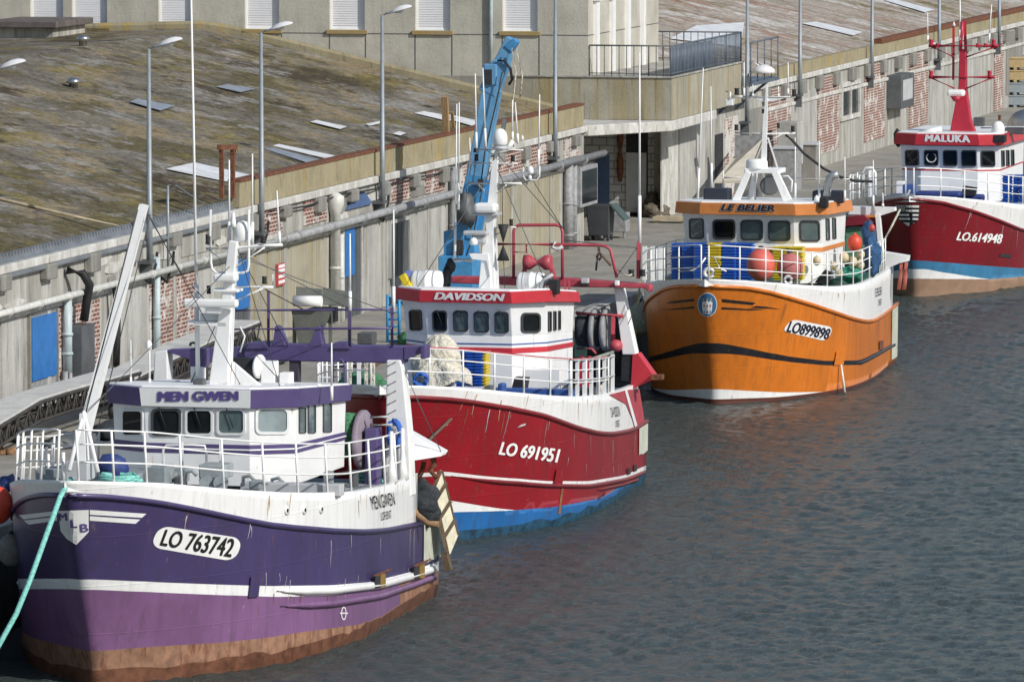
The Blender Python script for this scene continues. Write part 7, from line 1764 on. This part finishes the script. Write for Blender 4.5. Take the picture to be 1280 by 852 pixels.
cbar("ram", (604, 268), (631, 150), 4.5, .16, STEEL, du=.2, bevel=0); cbar("ram_barrel", (598, 292), (612, 226), 7, .2, CRB, du=.2, bevel=0)
mb = MB(); a, b = cp(604, 80, -.5), cp(621, 107, -.5); mb.box(a.x, a.x + .7, b.y, a.y, b.z, a.z); h_ = CR.put(mb, "hose_box", [CRL], None, .05); mb = MB(); a, b = cp(606, 87, -.5), cp(615, 106, -.5); mb.box(a.x - .02, a.x - .005, b.y, a.y, b.z, a.z); CR.put(mb, "hose_box_opening", [DARK], h_)
for pts in ([(600, 240), (606, 190), (620, 130), (628, 90)], [(575, 340), (590, 300), (598, 262), (604, 230)], [(640, 60), (645, 90), (640, 140), (642, 184)], [(646, 60), (653, 95), (650, 122)]):
    mb = MB(); mb.path([cp(*p, -.6) for p in pts], .025, 5); CR.put(mb, "hydraulic_hose", [BLACK if pts[0][0] < 630 else CANVAS])
mb = MB(); mb.path([cp(622, 76, -.5), cp(630, 76, -.5), cp(638, 86, -.5), cp(640, 100, -.5), cp(636, 106, -.5)], .05, 6); CR.put(mb, "hydraulic_hose", [BLACK])
mb = MB(); mb.ball(cp(583, 262, -.7), .42, .35, .55, 12, 9, 0, .5, 3); CR.put(mb, "slew_motor", [GREYD]); mb = MB(); a, b = cp(566, 300, -.6), cp(578, 318, -.6); mb.box(a.x, a.x + .3, b.y, a.y, b.z, a.z); CR.put(mb, "valve_block", [DARK])
mb = MB(); a, b = cp(597, 224, -.7), cp(603, 234, -.7); mb.box(a.x, a.x + .2, b.y, a.y, b.z, a.z); CR.put(mb, "joint_recess", [DARK])

# waste bin with its lid thrown back
g = G(735, 301); u0, w0 = g.x, g.y
BN = Place(Q, "waste_bin", "dark grey wheeled waste bin with open lid beside the grey door", "bin", (u0, w0, QZ)); BINM = M("dark_bin_plastic", (.045, .05, .055), .55, var=.15); BING = M("green_grey_lid", (.06, .09, .085), .55)
k_ = 8500 / 258.; wd = (758 - 731) / k_
mb = MB(); mb.add([(u0, w0 - .02, QZ + .2), (u0, w0 - wd, QZ + .2), (u0 + .9, w0 - wd, QZ + .2), (u0 + .9, w0, QZ + .2), (u0 - .1, w0 + .08, QZ + 1.4), (u0 - .1, w0 - wd - .05, QZ + 1.4), (u0 + 1, w0 - wd - .05, QZ + 1.4), (u0 + 1, w0 + .08, QZ + 1.4)], [(3, 2, 1, 0), (4, 5, 6, 7), (0, 1, 5, 4), (1, 2, 6, 5), (2, 3, 7, 6), (3, 0, 4, 7)]); BN.put(mb, "body", [BINM], None, .04)
mb = MB(); mb.slab([(u0 - .1, w0 - wd - .05, QZ + 1.42), (u0 + 1, w0 - wd - .05, QZ + 1.42), (u0 + 1, w0 - wd - .55, QZ + 1.5), (u0 + .95, w0 - wd - .62, QZ + .75), (u0 - .05, w0 - wd - .62, QZ + .75), (u0 - .1, w0 - wd - .55, QZ + 1.5)][:1] + [(u0 + 1, w0 - wd - .05, QZ + 1.42), (u0 + 1, w0 - wd - .6, QZ + .8), (u0 - .1, w0 - wd - .6, QZ + .8)], (0, -.06, .03)); BN.put(mb, "lid", [BING])
for du, dw in ((.1, -.05), (.1, -wd + .05), (.8, -.05), (.8, -wd + .05)): mb = MB(); mb.tube((u0 + du, w0 + dw - .04, QZ + .1), (u0 + du, w0 + dw + .04, QZ + .1), .1, n=12); BN.put(mb, "wheel", [BLACK])
bpos = G(765, 298); mb = MB(); mb.box(bpos.x, bpos.x + .8, bpos.y - .55, bpos.y + .55, QZ + .25, QZ + 1.0); mb.box(bpos.x + .1, bpos.x + .2, bpos.y - .5, bpos.y - .4, QZ, QZ + .26); mb.box(bpos.x + .1, bpos.x + .2, bpos.y + .4, bpos.y + .5, QZ, QZ + .26); single(Q, mb, "cart", [GREYP], "low grey wheeled cart right of the dark waste bin", "cart", bevel=.03)
# heap of nets, stones in front of the far door
p = G(815, 274); mb = MB(); mb.ball((p.x + 1.6, p.y + .2, QZ + .2), .9, .6, .45, 16, 10, 0, .5, 2); mb.ball((p.x + 1.8, p.y + .4, QZ + .6), .4, .3, .4, 14, 9, 0, .5, 4); single(Q, mb, "net_or_shade_heap", [M("brown_grey_net", (.12, .10, .075), .95, var=.5, scale=6, bump=.9, bscale=14)], "brown grey net heap on the quay by the dark doorway", "net")
p = G(825, 279); mb = MB(); mb.box(p.x, p.x + .8, p.y - 1.1, p.y + .3, QZ + .1, QZ + .26); mb.box(p.x + .1, p.x + .25, p.y - 1.0, p.y - .85, QZ, QZ + .1); mb.box(p.x + .1, p.x + .25, p.y + .1, p.y + .25, QZ, QZ + .1); single(Q, mb, "trolley", [M("cream_trolley", (.45, .38, .26), .8, var=.2)], "low cream trolley in front of the net heap", "trolley")
# sloping white ramp and grey cabinets behind the orange trawler
RMPM = M("pale_ramp_panel", (.60, .56, .47), .7, var=.1, scale=3)
g0 = G(884, 233); g1 = G(936, 233)
RA = Place(Q, "loading_ramp", "pale sloping ramp panel against the brick wall behind the orange mast", "ramp", (g0.x, g0.y, QZ))
mb = MB(); mb.slab([W(893, 226, -1.2), W(934, 226, -2.6), W(958, 166, -2.6), W(941, 166, -1.2)], (0, 0, -.1)); RA.put(mb, "deck", [RMPM]); a = W(893, 226, -1.2); b = W(958, 166, -2.6)
mb = MB(); mb.box(b.x - .3, b.x, -2.5, -1.3, QZ, b.z - .1); RA.put(mb, "support", [GREYP])
def cabinet(x0, x1, yt, yb, w, m, label, lip=True):
    a = W(x0, yb, w); b = W(x1, yb, w); U0 = G((x0 + x1) / 2, yb).x
    aa = A(x0, yb, U0); bb = A(x1, yt, U0); pl = Place(Q, "grey_cabinet", label, "cabinet", (U0, aa.y, QZ))
    mb = MB(); mb.box(U0, U0 + 1.2, bb.y, aa.y, QZ - .01, bb.z); pl.put(mb, "body", [m], None, .03)
    mb = MB(); mb.box(U0 - .06, U0 + 1.26, bb.y - .06, aa.y + .06, bb.z + .002, bb.z + .10); pl.put(mb, "lid", [GREYL], None, .02)
cabinet(967, 996, 187, 238, -2, GREYP, "grey cabinet with pale lid left of its taller neighbour"); cabinet(1000, 1020, 182, 225, -1, C_DARK, "grey cabinet under the brick panel behind the black hose")
mb = MB(); a = A(971, 167, G(981, 232).x + .1); b = A(997, 153, G(981, 232).x + .1); mb.box(a.x, a.x + 1.4, b.y, a.y, a.z - 1.4, b.z); single(Q, mb, "white_cabinet", [C_LIGHT], "pale box standing on the lower grey cabinet behind the orange mast", "box", bevel=.03)
# stack of big bins at the right edge
TANB = M("tan_bin_plastic", (.50, .37, .19), .6, var=.15); GRB = M("blue_grey_bin_plastic", (.30, .35, .38), .6, var=.12)
gb_ = G(1251, 134); zc = QZ
def big_bin(u, w, z, m, label, rows=1):
    pl = Place(Q, "fish_bin", label, "bin", (u, w, z)); pl.root["group"] = "big fish bins at the right edge"
    mb = MB(); H_ = .66; W_ = 1.5; D_ = 1.2
    mb.box(u, u + D_, w - W_, w, z + .12, z + H_); mb.box(u - .03, u + D_ + .03, w - W_ - .03, w + .03, z + H_ - .08, z + H_ + .002)
    pl.put(mb, "body", [m], None, .02)
    for dw in (-.12, -.78, -1.42): mb = MB(); mb.box(u, u + D_, w + dw - .08, w + dw + .08, z, z + .121); pl.put(mb, "foot", [m])
for i, (m, lb) in enumerate(((GRB, "lowest blue grey fish bin at the right edge"), (GRB, "second lowest fish bin at the right edge, blue grey"), (TANB, "tan fish bin resting on the two blue grey ones"), (TANB, "topmost tan fish bin of the nearer stack"))): big_bin(gb_.x, gb_.y, QZ + i * .68, m, lb)
for i in range(4): big_bin(gb_.x + 5, gb_.y + .3, QZ + i * .68, M("pale_bin_plastic", (.48, .48, .46), .6, var=.1), ("lowest", "second lowest", "third from the bottom", "topmost")[i] + " pale fish bin of the farther stack at the right edge")
# tank behind the dark red trawler's house
g = G(1283, 176); TK = Place(Q, "silver_tank", "silver round tank end behind the dark red trawler's white dome", "tank", (g.x, g.y, QZ)); mb = MB(); c = A(1281, 160, g.x); mb.lathe([(.02, -.25), (.5, -.2), (.8, -.08), (.9, .05), (.9, 3.5), (.02, 3.7)], (g.x, c.y, c.z), (1, 0, 0), 24); TK.put(mb, "barrel", [STEEL]); mb = MB(); mb.box(g.x + .3, g.x + .6, c.y - .7, c.y + .7, QZ, c.z - .5); TK.put(mb, "saddle", [GREYD])

# conveyor on wheels along the left wall
CV = Place(Q, "belt_conveyor", "long pale belt conveyor on dark truss wheels along the left wall", "conveyor", (0, -2, QZ)); BELT = M("pale_belt", (.50, .50, .48), .7, var=.12, scale=2, rust=.2, rustcol=(.25, .25, .23)); TRUSS = M("dark_truss_steel", (.06, .055, .05), .7, .3, var=.3, rust=.3)
def conveyor(pl, edge, wf, width, name_):
    p = [W(x, y, wf) for x, y in edge]; q = [Vector((a.x, a.y + width, a.z)) for a in p]; mb = MB()
    n = len(p); v = p + q; mb.add(v + [a - Vector((0, 0, .10)) for a in v], [(i, i + 1, n + i + 1, n + i) for i in range(n - 1)] + [(2 * n + i, 3 * n + i, 3 * n + i + 1, 2 * n + i + 1) for i in range(n - 1)] + [(i, 2 * n + i, 2 * n + i + 1, i + 1) for i in range(n - 1)] + [(n + i, n + i + 1, 3 * n + i + 1, 3 * n + i) for i in range(n - 1)] + [(0, n, 3 * n, 2 * n), (n - 1, 3 * n - 1, 4 * n - 1, 2 * n - 1)][:1])
    pl.put(mb, "belt", [BELT])
    mb = MB()
    for side in (p, q):
        lo = [a - Vector((0, 0, .62)) for a in side]; up = [a - Vector((0, 0, .12)) for a in side]
        mb.path(lo, .05, 6); mb.path(up, .06, 6)
        for a, b, c, d in zip(up, up[1:], lo, lo[1:]):
            L = (b - a).length; k = max(1, int(L / .7))
            for i in range(k): mb.tube(a.lerp(b, i / k), c.lerp(d, (i + .5) / k), .025, n=5); mb.tube(c.lerp(d, (i + .5) / k), a.lerp(b, (i + 1) / k), .025, n=5); mb.tube(a.lerp(b, i / k), c.lerp(d, i / k), .025, n=5)
    mb.path([a - Vector((0, -width / 2, .62)) for a in p], .10, 6)
    pl.put(mb, "truss", [TRUSS])
    return p, q
p, q = conveyor(CV, [(-60, 562), (0, 527), (22, 514), (50, 497), (85, 486), (125, 475), (175, 461)], -2.6, 1.0, "belt_conveyor")
for x, y in ((18, 545), (141, 515)):
    g = G(x, y + 8); mb = MB(); mb.lathe([(.05, -.08), (.2, -.08), (.22, -.04), (.22, .04), (.2, .08), (.05, .08)], (g.x, g.y, QZ + .22), (0, 1, 0), 16); wh = CV.put(mb, "wheel", [BLACK]); mb = MB(); mb.lathe([(.11, -.09), (.11, .09)], (g.x, g.y, QZ + .22), (0, 1, 0), 12); CV.put(mb, "rim", [CANVAS], wh)
    mb = MB(); mb.tube((g.x, g.y, QZ + .22), (g.x + .2, g.y + .1, QZ + 1.2), .05, n=6); CV.put(mb, "leg", [TRUSS])
C2 = Place(Q, "belt_conveyor", "second pale conveyor rising past the whitewashed brick behind the purple trawler", "conveyor", (20, -2, QZ))
conveyor(C2, [(150, 478), (175, 468), (212, 449), (265, 424), (325, 400)], -2.4, 1.1, "b")
for x in (160, 250, 320): a = W(x, 470, -2.0); mb = MB(); mb.tube((a.x, -2.2, QZ), (a.x, -2.2, W(x, 440, -2.4).z if x > 200 else QZ + .9), .05, n=6); C2.put(mb, "leg", [TRUSS])
# sorting machine with roller, pump, racks
sm = Place(Q, "sorting_machine", "dark grey hopper machine with white roller behind the purple gantry", "machine", (31, -2.4, QZ)); SMG = M("dark_green_grey_paint", (.12, .125, .11), .6, var=.2, rust=.15)
def sbox(name, x0, x1, y0, y1, d, m, w=-2.4, parent=None):
    U0 = W((x0 + x1) / 2, 400, w).x; a, b = A(x0, y1, U0), A(x1, y0, U0); mb = MB(); mb.box(U0, U0 + d, b.y, a.y, a.z, b.z); return sm.put(mb, name, [m], parent, .02)
U0 = W(395, 400, -2.4).x
mb = MB(); mb.add([A(*q, U0 + du) for du in (0, 1.4) for q in ((364, 388), (415, 388), (396, 434), (374, 434))], [(0, 1, 2, 3), (7, 6, 5, 4), (0, 4, 5, 1), (1, 5, 6, 2), (2, 6, 7, 3), (3, 7, 4, 0)]); sm.put(mb, "hopper", [SMG])
mb = MB(); a, b = A(367, 376, U0 - .1), A(402, 376, U0 - .1); mb.tube((U0 - .1, b.y, a.z), (U0 - .1, a.y, a.z), .17, n=16); sm.put(mb, "roller", [WHITE_C])
mb = MB(); mb.slab([A(370, 358, U0 + .4), A(402, 361, U0 + .4), A(402, 371, U0 + .1), A(370, 370, U0 + .1)], (.05, 0, -.02)); sm.put(mb, "cover", [SMG]); mb = MB(); mb.slab([A(403, 359, U0 + .4), A(441, 365, U0 + .4), A(441, 384, U0 + .1), A(403, 380, U0 + .1)], (.05, 0, -.02)); sm.put(mb, "cover", [SMG])
for x in (368, 385, 413, 437):
    a = A(x, 386, U0 + .2); mb = MB(); mb.bar((U0 + .2, a.y, QZ), a, .1, .1); sm.put(mb, "leg", [SMG])
mb = MB(); mb.box(U0 + .1, U0 + 1, A(413, 400, U0).y, A(384, 400, U0).y, A(400, 404, U0).z, A(400, 386, U0).z); sm.put(mb, "gearbox", [BLACK])
g = G(456, 441); mb = MB(); mb.box(g.x, g.x + .6, g.y - .22, g.y + .22, QZ, QZ + .28); mb.box(g.x - .01, g.x + .62, g.y - .24, g.y + .24, QZ + .282, QZ + .62); single(Q, mb, "grey_pump", [GREYD], "small dark grey pump box on the quay behind the purple gantry rail", "pump", bevel=.02)
BLR = M("bright_blue_rack_paint", (.03, .25, .50), .5, var=.1)
g = G(492, 428); rk = Place(Q, "blue_rack", "tall bright blue wire rack on the quay left of the red wheelhouse", "rack", (g.x, g.y, QZ))
for x in (484.5, 499):
    a = A(x, 428, g.x); mb = MB(); mb.tube((g.x, a.y, QZ), (g.x, a.y, A(x, 368, g.x).z), .05, n=6); rk.put(mb, "post", [BLR])
for y in range(372, 428, 9): a, b = A(484.5, y, g.x), A(500 + (y % 2) * 2, y, g.x); mb = MB(); mb.tube(a, b, .035, n=5); rk.put(mb, "shelf_bar", [BLR])
# vending-like cylinder, weeds and litter on the quay
p = G(4, 566); mb = MB(); rr = random.Random(4)
for i in range(9): mb.ball((p.x + rr.uniform(-.5, .5), p.y + rr.uniform(-.35, .35), QZ + .05), .16, .13, .09, 8, 5, 0, .5, i)
single(Q, mb, "rope_litter", [M("rusty_brown_litter", (.22, .12, .06), .9, var=.4)], "rusty brown rope litter on the quay at the left edge", "litter")

# dark heaps standing in for the conveyor's shade, then gear farther along the quay
for i, (x, y, sx, sy, sz, m, lb) in enumerate(((150, 545, 1.6, .8, .35, NETB, "black heap standing in for shade under the pale conveyor"), (90, 556, 1.3, .6, .25, GREYD, "low dark grey heap standing in for shade on the quay at the purple bow"), (330, 455, 2.0, .7, .5, NETB, "black net heap on the quay behind the purple trawler's mast"), (455, 455, 1.4, .6, .4, BROWNROPE, "brown rope heap on the quay behind the purple gantry"), (520, 430, 1.2, .5, .4, NETG, "green net heap on the quay left of the red wheelhouse"))):
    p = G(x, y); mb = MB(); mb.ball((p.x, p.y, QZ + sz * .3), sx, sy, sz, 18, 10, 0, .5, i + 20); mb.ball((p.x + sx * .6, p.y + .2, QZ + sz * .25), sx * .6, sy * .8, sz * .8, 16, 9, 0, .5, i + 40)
    single(Q, mb, "net_or_shade_heap" if m in (NETB, NETG) else "gear_or_shade_heap", [m], lb, "net" if m in (NETB, NETG) else "gear")
